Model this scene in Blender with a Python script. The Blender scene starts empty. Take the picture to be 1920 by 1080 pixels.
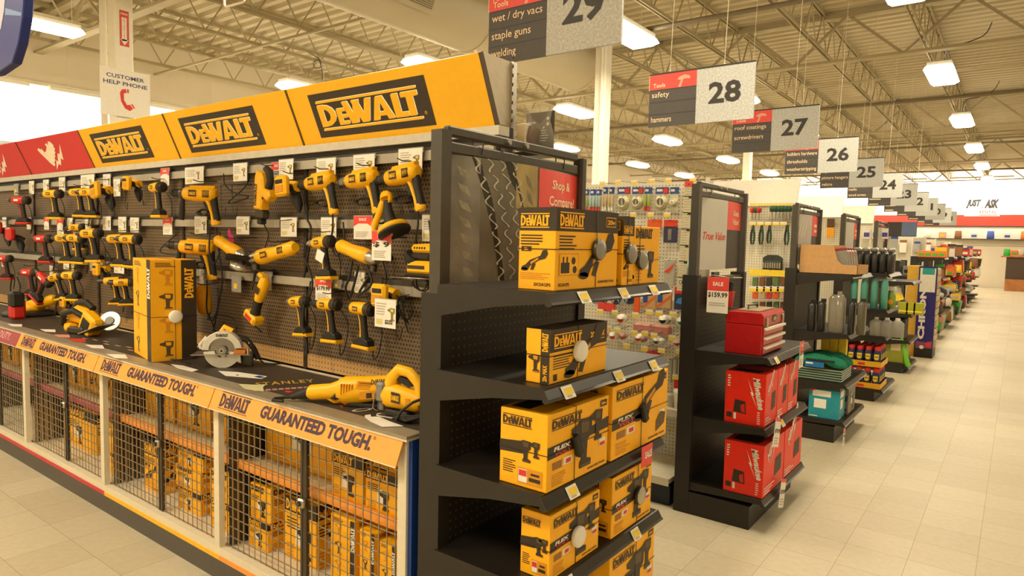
import bpy, math, random
from mathutils import Vector as V, Matrix as M
random.seed(7)
C = bpy.context.scene.collection
SC = bpy.context.scene
# ---------------------------------------------------------------- camera
FPX = 1262.0
CAMR = ((0.79828, -0.06122, 0.59915), (0.60187, 0.04280, -0.79745), (0.02317, 0.99720, 0.07100))
CAMH = 1.69
cam_data = bpy.data.cameras.new('camera')
cam_data.sensor_width = 36.0
cam_data.lens = FPX / 1920.0 * 36.0
cam_data.clip_end = 200
cam = bpy.data.objects.new('camera', cam_data)
C.objects.link(cam)
_r = M(CAMR)
_x = _r.col[0].normalized(); _z = _r.col[2].normalized(); _y = _z.cross(_x).normalized(); _x = _y.cross(_z)
cam.matrix_world = M(((_x.x, _y.x, _z.x, 0), (_x.y, _y.y, _z.y, 0), (_x.z, _y.z, _z.z, CAMH), (0, 0, 0, 1)))
SC.camera = cam
# ---------------------------------------------------------------- world and exposure
world = bpy.data.worlds.new('world'); SC.world = world
world.use_nodes = True
world.node_tree.nodes['Background'].inputs[0].default_value = (1.0, 0.86, 0.66, 1)
world.node_tree.nodes['Background'].inputs[1].default_value = 0.06
SC.view_settings.view_transform = 'Standard'
SC.view_settings.look = 'None'
SC.view_settings.gamma = 1.0
SC.view_settings.use_curve_mapping = False
SC.view_settings.exposure = 0.45
LAMP_COLOR = (1.0, 0.845, 0.60)
LAMP_POWER = 62.0


def P(px, py, x=None, y=None, z=None):
    """point where the sight line of the photograph at (px, py) meets the plane x=, y= or z="""
    d = V(((px - 960) / FPX, -(py - 540) / FPX, -1.0))
    d = V((V(CAMR[0]).dot(d), V(CAMR[1]).dot(d), V(CAMR[2]).dot(d)))
    if x is not None: t = x / d.x
    elif y is not None: t = y / d.y
    else: t = (z - CAMH) / d.z
    return V((0, 0, CAMH)) + d * t


# ---------------------------------------------------------------- materials
def lin(h):
    h = h.lstrip('#')
    o = []
    for i in (0, 2, 4):
        c = int(h[i:i + 2], 16) / 255.0
        o.append(c / 12.92 if c <= 0.04045 else ((c + 0.055) / 1.055) ** 2.4)
    return tuple(o)


MATS = {}


def mat(name, hexcol, rough=0.5, metal=0.0, var=0.06, scale=30.0, spec=0.5, alpha=1.0, coat=0.0, transmission=0.0):
    if name in MATS: return MATS[name]
    m = bpy.data.materials.new(name); m.use_nodes = True
    nt = m.node_tree; b = nt.nodes['Principled BSDF']
    c = lin(hexcol)
    b.inputs['Roughness'].default_value = rough
    b.inputs['Metallic'].default_value = metal
    b.inputs['Specular IOR Level'].default_value = spec
    b.inputs['Coat Weight'].default_value = coat
    b.inputs['Alpha'].default_value = alpha
    b.inputs['Transmission Weight'].default_value = transmission
    tc = nt.nodes.new('ShaderNodeTexCoord'); nz = nt.nodes.new('ShaderNodeTexNoise')
    nz.inputs['Scale'].default_value = scale; nz.inputs['Detail'].default_value = 3
    rp = nt.nodes.new('ShaderNodeValToRGB')
    rp.color_ramp.elements[0].position = 0.3; rp.color_ramp.elements[1].position = 0.7
    rp.color_ramp.elements[0].color = tuple(max(0, v * (1 - var)) for v in c) + (1,)
    rp.color_ramp.elements[1].color = tuple(min(1, v * (1 + var)) for v in c) + (1,)
    nt.links.new(tc.outputs['Object'], nz.inputs['Vector'])
    nt.links.new(nz.outputs['Fac'], rp.inputs['Fac'])
    nt.links.new(rp.outputs['Color'], b.inputs['Base Color'])
    m.diffuse_color = c + (1,)
    MATS[name] = m
    return m


def mathn(nt, op, a, b=None):
    n = nt.nodes.new('ShaderNodeMath'); n.operation = op
    for i, v in enumerate((a, b)):
        if v is None: continue
        if isinstance(v, (int, float)): n.inputs[i].default_value = v
        else: nt.links.new(v, n.inputs[i])
    return n.outputs[0]


def peg_mat(name, hexcol, holecol, pitch=0.0254, rad=0.2, axes='XZ', rough=0.5, stagger=False):
    """sheet with a grid of punched holes"""
    m = bpy.data.materials.new(name); m.use_nodes = True
    nt = m.node_tree; b = nt.nodes['Principled BSDF']; b.inputs['Roughness'].default_value = rough
    tc = nt.nodes.new('ShaderNodeTexCoord'); sp = nt.nodes.new('ShaderNodeSeparateXYZ')
    nt.links.new(tc.outputs['Object'], sp.inputs[0])
    a = mathn(nt, 'DIVIDE', sp.outputs[axes[0]], pitch); c = mathn(nt, 'DIVIDE', sp.outputs[axes[1]], pitch)
    if stagger:
        a = mathn(nt, 'ADD', a, mathn(nt, 'MULTIPLY', mathn(nt, 'FLOOR', c), 0.5))
    fa = mathn(nt, 'SUBTRACT', mathn(nt, 'FRACT', a), 0.5); fc = mathn(nt, 'SUBTRACT', mathn(nt, 'FRACT', c), 0.5)
    d = mathn(nt, 'SQRT', mathn(nt, 'ADD', mathn(nt, 'MULTIPLY', fa, fa), mathn(nt, 'MULTIPLY', fc, fc)))
    k = mathn(nt, 'LESS_THAN', d, rad)
    nz = nt.nodes.new('ShaderNodeTexNoise'); nz.inputs['Scale'].default_value = 6
    nt.links.new(tc.outputs['Object'], nz.inputs['Vector'])
    base = nt.nodes.new('ShaderNodeMix'); base.data_type = 'RGBA'
    cc = lin(hexcol)
    base.inputs[6].default_value = tuple(v * 0.88 for v in cc) + (1,); base.inputs[7].default_value = cc + (1,)
    nt.links.new(nz.outputs['Fac'], base.inputs[0])
    mx = nt.nodes.new('ShaderNodeMix'); mx.data_type = 'RGBA'
    nt.links.new(k, mx.inputs[0]); nt.links.new(base.outputs[2], mx.inputs[6]); mx.inputs[7].default_value = lin(holecol) + (1,)
    nt.links.new(mx.outputs[2], b.inputs['Base Color'])
    MATS[name] = m
    return m


def emit_mat(name, col, strength):
    m = bpy.data.materials.new(name); m.use_nodes = True
    nt = m.node_tree; nt.nodes.clear()
    e = nt.nodes.new('ShaderNodeEmission'); o = nt.nodes.new('ShaderNodeOutputMaterial')
    e.inputs[0].default_value = col + (1,); e.inputs[1].default_value = strength
    nt.links.new(e.outputs[0], o.inputs[0])
    MATS[name] = m
    return m


YEL = mat('tool_yellow', '#ffbc00', 0.42, var=0.04)
BOXY = mat('carton_yellow', '#ffb80c', 0.5, var=0.03, scale=12)
BOXYD = mat('carton_yellow_ink', '#d99212', 0.55)
BLK = mat('black_rubber', '#221f1b', 0.6)
PRN = mat('carton_black', '#33281d', 0.5, var=0.08)
PRG = mat('print_grey', '#5c4a2f', 0.5)
STEEL = mat('steel', '#b9b4a8', 0.3, 0.9)
DSTEEL = mat('dark_steel', '#57534c', 0.38, 0.8)
SHELF = mat('endcap_black', '#221e19', 0.45, var=0.1, scale=8)
SHELF2 = mat('endcap_frame_grey', '#4a463e', 0.42, 0.2)
LIP = mat('shelf_lip', '#2f2c27', 0.32, 0.2)
WHITE = mat('paper_white', '#efece2', 0.6, var=0.03)
CREAM = mat('cream_metal', '#ded5bd', 0.45, var=0.04)
TAGY = mat('tag_yellow', '#f4d43a', 0.55)
RED = mat('print_red', '#d8352c', 0.5)
SIGNRED = mat('sign_red', '#e8493f', 0.45)
MRED = mat('carton_red', '#ee2a10', 0.42, var=0.04)
TRED = mat('tool_red', '#cf2a20', 0.4)
TBRED = mat('toolbox_red', '#b51a1e', 0.3, 0.0, coat=0.3)
NAVY = mat('navy', '#1a2438', 0.5)
BLUE = mat('panel_blue', '#123a86', 0.5)
ORANGE = mat('fascia_orange', '#f9aa4e', 0.45, var=0.03)
PURP = mat('letter_purple', '#453348', 0.55)
WINE = mat('fascia_wine', '#a44a55', 0.45)
GREYT = mat('tag_grey', '#a8a49a', 0.3, 0.1)
TAN = mat('kraft', '#c79a62', 0.7, var=0.06)
GRN = mat('green', '#2f8a3e', 0.5)
LIME = mat('lime', '#6fc22c', 0.5)
TEAL = mat('teal', '#5fb3a6', 0.4)
CLEAR = mat('clear_plastic', '#e4e2d8', 0.08, 0.0, alpha=0.16)
SGREY = mat('sign_grey', '#bfc1be', 0.5, var=0.22, scale=70)
SDARK = mat('sign_dark', '#4a4643', 0.5)
SDARK2 = mat('sign_dark_line', '#34312e', 0.5)
STRONGW = mat('white_enamel', '#f1ecdd', 0.4, var=0.03)
# ---------------------------------------------------------------- mesh builder
_TXT = {}


def text_geo(s, bold=0.0, shear=0.0, space=1.0):
    key = (s, bold, shear, space)
    if key in _TXT: return _TXT[key]
    cu = bpy.data.curves.new('lettering', 'FONT'); cu.body = s; cu.offset = bold; cu.shear = shear
    cu.resolution_u = 2; cu.space_character = space; cu.fill_mode = 'FRONT'
    ob = bpy.data.objects.new('lettering', cu); C.objects.link(ob)
    dg = bpy.context.evaluated_depsgraph_get(); dg.update()
    me = bpy.data.meshes.new_from_object(ob.evaluated_get(dg))
    vs = [(v.co.x, v.co.y) for v in me.vertices]; fs = [tuple(p.vertices) for p in me.polygons]
    C.objects.unlink(ob); bpy.data.objects.remove(ob); bpy.data.curves.remove(cu); bpy.data.meshes.remove(me)
    if vs:
        x0 = min(v[0] for v in vs); y0 = min(v[1] for v in vs)
        vs = [(a - x0, b - y0) for a, b in vs]
        w = max(v[0] for v in vs); h = max(v[1] for v in vs)
    else: w = h = 1
    _TXT[key] = (vs, fs, w, h)
    return _TXT[key]


class Fr:
    """a flat frame on a face: origin, right, up; lengths in metres"""
    def __init__(s, o, u, v):
        s.o = V(o); s.u = V(u).normalized(); s.v = V(v).normalized(); s.n = s.u.cross(s.v)
    def at(s, a, b, d=0.0): return s.o + s.u * a + s.v * b + s.n * d
    def sub(s, a, b, rot=0.0):
        c, q = math.cos(rot), math.sin(rot)
        return Fr(s.at(a, b), s.u * c + s.v * q, s.v * c - s.u * q)


LAYER = 0.0006


class MB:
    def __init__(s):
        s.v = []; s.f = []; s.m = []; s.sm = []; s.mats = []; s.T = None
    def mi(s, m):
        if m not in s.mats: s.mats.append(m)
        return s.mats.index(m)
    def add(s, vs, fs, m, smooth=False):
        o = len(s.v)
        s.v += [tuple((s.T @ V(p)) if s.T else p) for p in vs]
        k = s.mi(m)
        for f in fs:
            s.f.append(tuple(i + o for i in f)); s.m.append(k); s.sm.append(smooth)
        return s
    def box(s, a, b, m):
        x0, y0, z0 = (min(a[i], b[i]) for i in range(3)); x1, y1, z1 = (max(a[i], b[i]) for i in range(3))
        vs = [(x0, y0, z0), (x1, y0, z0), (x1, y1, z0), (x0, y1, z0), (x0, y0, z1), (x1, y0, z1), (x1, y1, z1), (x0, y1, z1)]
        return s.add(vs, [(3, 2, 1, 0), (4, 5, 6, 7), (0, 1, 5, 4), (1, 2, 6, 5), (2, 3, 7, 6), (3, 0, 4, 7)], m)
    def rbox(s, a, b, m, r=0.005):
        """box with chamfered edges"""
        lo = [min(a[i], b[i]) for i in range(3)]; hi = [max(a[i], b[i]) for i in range(3)]
        r = min([r] + [(hi[i] - lo[i]) * 0.45 for i in range(3)])
        vs = []; idx = {}
        for sx in (0, 1):
            for sy in (0, 1):
                for sz in (0, 1):
                    c = [(lo, hi)[q][i] for i, q in enumerate((sx, sy, sz))]
                    inn = [c[i] + (r if q == 0 else -r) for i, q in enumerate((sx, sy, sz))]
                    for ax in range(3):
                        p = list(inn); p[ax] = c[ax]
                        idx[(sx, sy, sz, ax)] = len(vs); vs.append(tuple(p))
        g = lambda x, y, z, ax: idx[(x, y, z, ax)]
        fs = []
        for ax in range(3):
            o = [i for i in range(3) if i != ax]
            for q in (0, 1):
                ring = []
                for (p1, p2) in ((0, 0), (1, 0), (1, 1), (0, 1)):
                    k = [0, 0, 0]; k[ax] = q; k[o[0]] = p1; k[o[1]] = p2
                    ring.append(g(*k, ax))
                flip = (q == 0) != (ax == 1)
                fs.append(tuple(reversed(ring)) if flip else tuple(ring))
        for ax in range(3):
            o = [i for i in range(3) if i != ax]
            for p1 in (0, 1):
                for p2 in (0, 1):
                    k0 = [0, 0, 0]; k1 = [0, 0, 0]; k0[ax] = 0; k1[ax] = 1
                    for k in (k0, k1): k[o[0]] = p1; k[o[1]] = p2
                    fs.append((g(*k0, o[0]), g(*k1, o[0]), g(*k1, o[1]), g(*k0, o[1])))
        for sx in (0, 1):
            for sy in (0, 1):
                for sz in (0, 1):
                    fs.append((g(sx, sy, sz, 0), g(sx, sy, sz, 1), g(sx, sy, sz, 2)))
        return s.add(vs, fs, m)
    def loft(s, path, radii, m, n=12, up=(0, 1, 0), caps=True, smooth=True, e=1.0):
        pts = [V(p) for p in path]; rings = []
        rr = [(r, r) if isinstance(r, (int, float)) else r for r in (radii if isinstance(radii, (list, tuple)) else [radii] * len(pts))]
        up = V(up)
        for i, p in enumerate(pts):
            t = (pts[min(i + 1, len(pts) - 1)] - pts[max(i - 1, 0)])
            if t.length < 1e-9: t = V((0, 0, 1))
            t.normalize()
            b = up - t * up.dot(t)
            if b.length < 1e-4: b = V((1, 0, 0)) - t * t.x
            if b.length < 1e-4: b = V((0, 0, 1)) - t * t.z
            b.normalize(); a = b.cross(t)
            ring = []
            for k in range(n):
                th = 2 * math.pi * (k + 0.5) / n
                ca, sa = math.cos(th), math.sin(th)
                if e != 1.0:
                    ca = math.copysign(abs(ca) ** e, ca); sa = math.copysign(abs(sa) ** e, sa)
                ring.append(tuple(p + a * (rr[i][0] * ca) + b * (rr[i][1] * sa)))
            rings.append(ring)
        vs = [q for r in rings for q in r]; fs = []
        for i in range(len(rings) - 1):
            for k in range(n):
                k2 = (k + 1) % n
                fs.append((i * n + k, i * n + k2, (i + 1) * n + k2, (i + 1) * n + k))
        s.add(vs, fs, m, smooth)
        if caps:
            s.add(rings[0], [tuple(range(n - 1, -1, -1))], m)
            s.add(rings[-1], [tuple(range(n))], m)
        return s
    def cyl(s, a, b, r, m, n=14, r2=None):
        return s.loft([a, b], [r, r if r2 is None else r2], m, n, up=(0.13, 0.99, 0.05))
    def tube(s, pts, r, m, n=6): return s.loft(pts, r, m, n, up=(0.21, 0.3, 0.93))
    def prism(s, pts, y0, y1, m, bev=0.0, plane='xz', m2=None):
        """polygon (counter-clockwise in the plane) given thickness y0..y1, edges chamfered by bev"""
        n = len(pts)
        def off(d):
            out = []
            for i in range(n):
                p0, p1, p2 = V(pts[i - 1]).to_2d(), V(pts[i]).to_2d(), V(pts[(i + 1) % n]).to_2d()
                e1 = (p1 - p0).normalized(); e2 = (p2 - p1).normalized()
                n1 = V((-e1.y, e1.x)); n2 = V((-e2.y, e2.x)); b = n1 + n2
                if b.length < 1e-5: b = n1
                b.normalize(); k = max(0.45, b.dot(n1))
                q = p1 + b * (d / k); out.append((q.x, q.y))
            return out
        def put(p, t):
            if plane == 'xz': return (p[0], t, p[1])
            if plane == 'yz': return (t, p[0], p[1])
            return (p[0], p[1], t)
        lay = [(off(bev), y0), (pts, y0 + bev), (pts, y1 - bev), (off(bev), y1)] if bev else [(pts, y0), (pts, y1)]
        vs = [put(p, t) for ps, t in lay for p in ps]; fs = []
        for i in range(len(lay) - 1):
            for k in range(n):
                k2 = (k + 1) % n
                fs.append((i * n + k2, i * n + k, (i + 1) * n + k, (i + 1) * n + k2) if plane != 'xz' else (i * n + k, i * n + k2, (i + 1) * n + k2, (i + 1) * n + k))
        a, b = tuple(range(n)), tuple(range((len(lay) - 1) * n, len(lay) * n))
        fs.append(a if plane == 'xz' else a[::-1]); fs.append(b[::-1] if plane == 'xz' else b)
        return s.add(vs, fs, m)
    def lathe(s, prof, m, o=(0, 0, 0), ax=(0, 0, 1), n=16):
        """profile [(radius, height)] turned about the axis"""
        o = V(o); ax = V(ax).normalized()
        return s.loft([o + ax * h for r, h in prof], [max(r, 1e-4) for r, h in prof], m, n, up=(0.31, 0.87, 0.1) if abs(ax.y) < 0.9 else (1, 0, 0))
    def ball(s, c, r, m, n=12, sz=1.0):
        prof = [(r * math.sin(math.pi * i / 8), -r * sz * math.cos(math.pi * i / 8)) for i in range(9)]
        return s.lathe(prof, m, c, n=n)
    # flat print on a face frame
    def poly(s, F, pts, m, L=1):
        return s.add([tuple(F.at(a, b, LAYER * L)) for a, b in pts], [tuple(range(len(pts)))], m)
    def rect(s, F, a0, b0, a1, b1, m, L=1): return s.poly(F, [(a0, b0), (a1, b0), (a1, b1), (a0, b1)], m, L)
    def disc(s, F, a, b, r, m, L=1, n=16, ry=None):
        return s.poly(F, [(a + r * math.cos(6.2832 * k / n), b + (ry or r) * math.sin(6.2832 * k / n)) for k in range(n)], m, L)
    def text(s, F, t, a, b, h, m, w=None, bold=0.0, shear=0.0, L=2, center=False, space=1.0):
        vs, fs, tw, th = text_geo(t, bold, shear, space)
        if not vs: return s
        k = h / th; kx = k
        if w is not None: kx = w / tw
        if center: a = a - tw * kx / 2
        return s.add([tuple(F.at(a + x * kx, b + y * k, LAYER * L)) for x, y in vs], fs, m)
    def lines(s, F, a0, b0, a1, b1, n, m, L=2, fill=0.5, rag=0.3):
        """ragged lines standing for small print"""
        h = (b1 - b0) / n
        for i in range(n):
            e = a1 - (a1 - a0) * rag * random.random()
            s.rect(F, a0, b0 + h * i, e, b0 + h * (i + fill), m, L)
        return s
    def build(s, name, parent=None, loc=None, rot=None):
        me = bpy.data.meshes.new(name)
        me.from_pydata(s.v, [], s.f)
        for m in s.mats: me.materials.append(m)
        me.polygons.foreach_set('material_index', s.m)
        me.polygons.foreach_set('use_smooth', s.sm)
        me.update()
        o = bpy.data.objects.new(name, me); C.objects.link(o)
        if parent is not None: o.parent = parent
        if loc is not None: o.location = loc
        if rot is not None: o.rotation_euler = rot
        return o


def tag(o, label, cat, group=None):
    o['label'] = label; o['category'] = cat
    if group: o['group'] = group
    return o


def thing(name, label, cat, loc=(0, 0, 0), rot=(0, 0, 0), group=None):
    o = bpy.data.objects.new(name, None); C.objects.link(o)
    o.empty_display_size = 0.05
    o.location = loc; o.rotation_euler = rot
    return tag(o, label, cat, group)


def struct(name, mb):
    o = mb.build(name); o['kind'] = 'structure'
    return o


def dup(root, loc, rot=None, label=None, group=None, cat=None):
    r = root.copy(); C.objects.link(r); r.location = loc
    if rot is not None: r.rotation_euler = rot
    if label: r['label'] = label
    if group: r['group'] = group
    if cat: r['category'] = cat
    for ch in list(root.children):
        c = ch.copy(); C.objects.link(c); c.parent = r
        for g in list(ch.children):
            d = g.copy(); C.objects.link(d); d.parent = c
    return r


ORD = ['first', 'second', 'third', 'fourth', 'fifth', 'sixth', 'seventh', 'eighth', 'ninth', 'tenth', 'eleventh', 'twelfth',
       'thirteenth', 'fourteenth', 'fifteenth', 'sixteenth', 'seventeenth', 'eighteenth', 'nineteenth', 'twentieth',
       'twenty-first', 'twenty-second', 'twenty-third', 'twenty-fourth', 'twenty-fifth', 'twenty-sixth']


# ---------------------------------------------------------------- logos and pictures used on several things
def block_logo(mb, F, w, h, m, bars=True, L=2):
    """heavy lettering between two bars: D, small-cap E, W, A, L, T"""
    b = 0.09 * h
    if bars:
        mb.rect(F, 0, 0, w, b * 0.8, m, L); mb.rect(F, 0, h - b * 0.8, w, h, m, L)
        y0, y1 = b * 1.5, h - b * 1.5
    else: y0, y1 = 0, h
    H = y1 - y0
    def q(x, y): return (x * w, y0 + y * H)
    def P_(pts): mb.poly(F, [q(x, y) for x, y in pts], m, L)
    def PL(k, pts): mb.poly(F, [q(x, y) for x, y in pts], m, L + k)
    # D
    P_([(0.0, 0), (0.055, 0), (0.055, 1), (0.0, 1)])
    n = 7; out = []; inn = []
    for i in range(n + 1):
        t = -math.pi / 2 + math.pi * i / n
        out.append((0.055 + 0.125 * math.cos(t), 0.5 + 0.5 * math.sin(t))); inn.append((0.055 + 0.065 * math.cos(t), 0.5 + 0.30 * math.sin(t)))
    for i in range(n): P_([out[i], out[i + 1], inn[i + 1], inn[i]])
    # e
    e0, eh = 0.195, 0.74
    P_([(e0, 0), (e0 + 0.045, 0), (e0 + 0.045, eh), (e0, eh)])
    for yy in (0, eh / 2 - 0.075, eh - 0.15): P_([(e0 + 0.045, yy), (e0 + 0.105, yy), (e0 + 0.105, yy + 0.15), (e0 + 0.045, yy + 0.15)])
    # W
    for k, (x0, x1) in enumerate(((0.30, 0.355), (0.42, 0.365), (0.40, 0.465), (0.54, 0.475))):
        PL(k * 0.2, [(x1 - 0.03, 0), (x1 + 0.03, 0), (x0 + 0.03, 1), (x0 - 0.03, 1)] if x1 > x0 else [(x1 - 0.03, 0), (x1 + 0.03, 0), (x0 + 0.03, 1), (x0 - 0.03, 1)])
    # A
    P_([(0.545, 0), (0.605, 0), (0.655, 1), (0.615, 1)]); PL(0.2, [(0.695, 0), (0.755, 0), (0.68, 1), (0.635, 1)])
    PL(0.4, [(0.60, 0.17), (0.70, 0.17), (0.69, 0.35), (0.61, 0.35)])
    # L
    PL(0.5, [(0.765, 0), (0.825, 0), (0.825, 1), (0.765, 1)]); P_([(0.825, 0), (0.885, 0), (0.885, 0.2), (0.825, 0.2)])
    # T
    P_([(0.895, 0), (0.955, 0), (0.955, 0.8), (0.895, 0.8)]); PL(0.3, [(0.85, 0.8), (1.0, 0.8), (1.0, 1), (0.85, 1)])
    return mb


def pic_drill(mb, F, a, b, s, m=None, m2=None, L=3, flip=1):
    """printed silhouette of a pistol drill; s = height"""
    m = m or PRN; m2 = m2 or BOXYD
    def q(pts): return [(a + flip * x * s, b + y * s) for x, y in pts][::flip]
    mb.poly(F, q([(0.3, 0.0), (0.72, 0.0), (0.72, 0.12), (0.56, 0.16), (0.58, 0.5), (0.72, 0.6), (0.74, 0.92), (0.3, 0.95), (0.22, 0.88), (0.0, 0.82), (0.0, 0.72), (0.22, 0.64), (0.34, 0.6), (0.36, 0.16), (0.3, 0.12)]), m, L)
    mb.poly(F, q([(0.34, 0.68), (0.6, 0.66), (0.62, 0.86), (0.32, 0.89)]), m2, L + 1)
    mb.poly(F, q([(0.32, 0.02), (0.7, 0.02), (0.7, 0.06), (0.32, 0.06)]), m2, L + 1)


def pic_saw(mb, F, a, b, s, m=None, L=3):
    """printed silhouette of a long saw or grinder lying at a slant; s = length"""
    m = m or PRN
    q = lambda pts: [(a + x * s, b + y * s) for x, y in pts]
    mb.poly(F, q([(0, 0.02), (0.22, 0.0), (0.3, 0.12), (0.62, 0.3), (0.86, 0.36), (0.95, 0.5), (0.9, 0.62), (0.76, 0.6), (0.68, 0.44), (0.3, 0.3), (0.14, 0.16), (0.0, 0.1)]), m, L)
    mb.poly(F, q([(0.32, 0.02), (0.42, 0.0), (0.52, 0.2), (0.42, 0.22)]), m, L + 1)
    mb.poly(F, q([(0.34, 0.17), (0.62, 0.33), (0.6, 0.38), (0.33, 0.24)]), BOXYD, L + 1)
    mb.disc(F, a + 0.1 * s, b + 0.02 * s, 0.13 * s, m, L, 14, 0.05 * s)


def script_logo(mb, F, w, m, L=2):
    """slanted lettering with a bolt under it, as printed on the red cartons"""
    mb.text(F, 'Milwaukee', 0, 0.09 * w, 0.21 * w, m, w=w, bold=0.035, shear=0.35, L=L)
    mb.poly(F, [(0.0, -0.06 * w), (0.55 * w, 0.045 * w), (0.53 * w, 0.0), (0.95 * w, 0.07 * w), (0.42 * w, -0.06 * w), (0.44 * w, -0.01 * w)], m, L)
# ================================================================ THE BUILDING
XL, XR, YB, YF, ZD = -14.6, 7.0, 38.2, -4.0, 5.45


def floor_mat():
    m = bpy.data.materials.new('vinyl_tile'); m.use_nodes = True
    nt = m.node_tree; b = nt.nodes['Principled BSDF']
    b.inputs['Roughness'].default_value = 0.46; b.inputs['Specular IOR Level'].default_value = 0.3
    tc = nt.nodes.new('ShaderNodeTexCoord'); sp = nt.nodes.new('ShaderNodeSeparateXYZ')
    nt.links.new(tc.outputs['Object'], sp.inputs[0])
    T = 0.3048
    a = mathn(nt, 'DIVIDE', mathn(nt, 'ADD', sp.outputs['X'], 0.998), T); c = mathn(nt, 'DIVIDE', mathn(nt, 'ADD', sp.outputs['Y'], 0.1), T)
    fa = mathn(nt, 'ABSOLUTE', mathn(nt, 'SUBTRACT', mathn(nt, 'FRACT', a), 0.5)); fc = mathn(nt, 'ABSOLUTE', mathn(nt, 'SUBTRACT', mathn(nt, 'FRACT', c), 0.5))
    joint = mathn(nt, 'GREATER_THAN', mathn(nt, 'MAXIMUM', fa, fc), 0.4935)
    cb = nt.nodes.new('ShaderNodeCombineXYZ')
    nt.links.new(mathn(nt, 'FLOOR', a), cb.inputs[0]); nt.links.new(mathn(nt, 'FLOOR', c), cb.inputs[1])
    wn = nt.nodes.new('ShaderNodeTexWhiteNoise'); nt.links.new(cb.outputs[0], wn.inputs['Vector'])
    nz = nt.nodes.new('ShaderNodeTexNoise'); nz.inputs['Scale'].default_value = 26; nz.inputs['Detail'].default_value = 5
    nt.links.new(tc.outputs['Object'], nz.inputs['Vector'])
    nb = nt.nodes.new('ShaderNodeTexNoise'); nb.inputs['Scale'].default_value = 0.9; nb.inputs['Detail'].default_value = 2
    nt.links.new(tc.outputs['Object'], nb.inputs['Vector'])
    f = mathn(nt, 'ADD', mathn(nt, 'MULTIPLY', wn.outputs['Value'], 0.25), mathn(nt, 'ADD', mathn(nt, 'MULTIPLY', nz.outputs['Fac'], 0.5), mathn(nt, 'MULTIPLY', nb.outputs['Fac'], 0.4)))
    rp = nt.nodes.new('ShaderNodeValToRGB')
    rp.color_ramp.elements[0].position = 0.3; rp.color_ramp.elements[0].color = lin('#b9ae93') + (1,)
    rp.color_ramp.elements[1].position = 0.8; rp.color_ramp.elements[1].color = lin('#cbc2a9') + (1,)
    nt.links.new(f, rp.inputs['Fac'])
    mx = nt.nodes.new('ShaderNodeMix'); mx.data_type = 'RGBA'
    jf = mathn(nt, 'MULTIPLY', joint, 0.6)
    nt.links.new(jf, mx.inputs[0]); nt.links.new(rp.outputs['Color'], mx.inputs[6]); mx.inputs[7].default_value = lin('#8d7d5c') + (1,)
    nt.links.new(mx.outputs[2], b.inputs['Base Color'])
    return m


b = MB(); b.box((XL, YF, -0.1), (XR, YB, 0), floor_mat()); struct('floor', b)
DECK = mat('roof_deck', '#c4b797', 0.65, var=0.05, scale=2)
JOIST = mat('joist_paint', '#b0a382', 0.6, var=0.05, scale=3)
WALLM = mat('wall_paint', '#f0e6d2', 0.6, var=0.02, scale=1.5)
# corrugated roof deck, flutes running across the shop
b = MB(); y = YF; vs = []; p = 0.24
while y < YB:
    for dy, dz in ((0, 0), (0.10, 0), (0.13, 0.06), (0.21, 0.06)):
        vs.append((y + dy, ZD + dz))
    y += p
n = len(vs)
b.add([(XL, a, z) for a, z in vs] + [(XR, a, z) for a, z in vs], [(i, i + 1, n + i + 1, n + i) for i in range(n - 1)], DECK)
b.box((XL, YF, ZD + 0.08), (XR, YB, ZD + 0.2), DECK)
struct('ceiling', b)
b = MB(); b.box((XL, YB, 0), (XR, YB + 0.2, ZD + 0.2), WALLM)
F = Fr((XR, YB, 0), (-1, 0, 0), (0, 0, 1))
sr = mat('wall_red_band', '#e2402f', 0.5); dk = mat('wall_dark_line', '#4a4038', 0.5)
b.box((-9.5, YB - 0.02, 2.86), (XR, YB, 3.36), sr); b.box((-9.5, YB - 0.03, 2.80), (XR, YB, 2.86), dk)
struct('wall_back', b)
b = MB(); b.box((XL - 0.2, YF, 0), (XL, YB, ZD + 0.2), WALLM); struct('wall_left', b)
b = MB(); b.box((XR, YF, 0), (XR + 0.2, YB, ZD + 0.2), WALLM); struct('wall_right', b)
b = MB(); b.box((XL, YF - 0.2, 0), (XR, YF, ZD + 0.2), WALLM); struct('wall_front', b)
# soffit over the left wall, its lower edge seen above the sign panels
b = MB(); b.box((XL, YF, 4.27), (-14.0, YB, ZD), WALLM); b.box((XL, YF, 4.22), (-13.97, YB, 4.28), CREAM)
struct('trim_1', b)
b = MB(); b.box((XL, YF, 0), (XL + 0.5, YB, 3.2), mat('left_blue_grey', '#8d9094', 0.5)); struct('trim_2', b)


# open web joists along the aisle direction
def joist(x, n_, z0=4.82, z1=ZD - 0.02):
    b = MB()
    for dx in (-0.035, 0.02):
        b.box((x + dx, YF, z1 - 0.05), (x + dx + 0.015, YB, z1), JOIST); b.box((x + dx, YF, z0), (x + dx + 0.015, YB, z0 + 0.045), JOIST)
    y = YF + 0.3; k = 0
    while y < YB - 0.7:
        b.loft([(x, y, z0 + 0.02), (x, y + 0.36, z1 - 0.02)], 0.012, JOIST, 4, caps=False, smooth=False)
        b.loft([(x, y + 0.36, z1 - 0.02), (x, y + 0.72, z0 + 0.02)], 0.012, JOIST, 4, caps=False, smooth=False)
        y += 0.72
    o = b.build('trim_%d' % n_); o['kind'] = 'structure'


k = 3
for i, x in enumerate([-13.2, -11.75, -10.35, -8.95, -7.6, -5.6, -4.15, -2.75, -1.35, 0.1, 1.6, 3.1, 4.6, 6.0]):
    joist(x, k); k += 1
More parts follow.
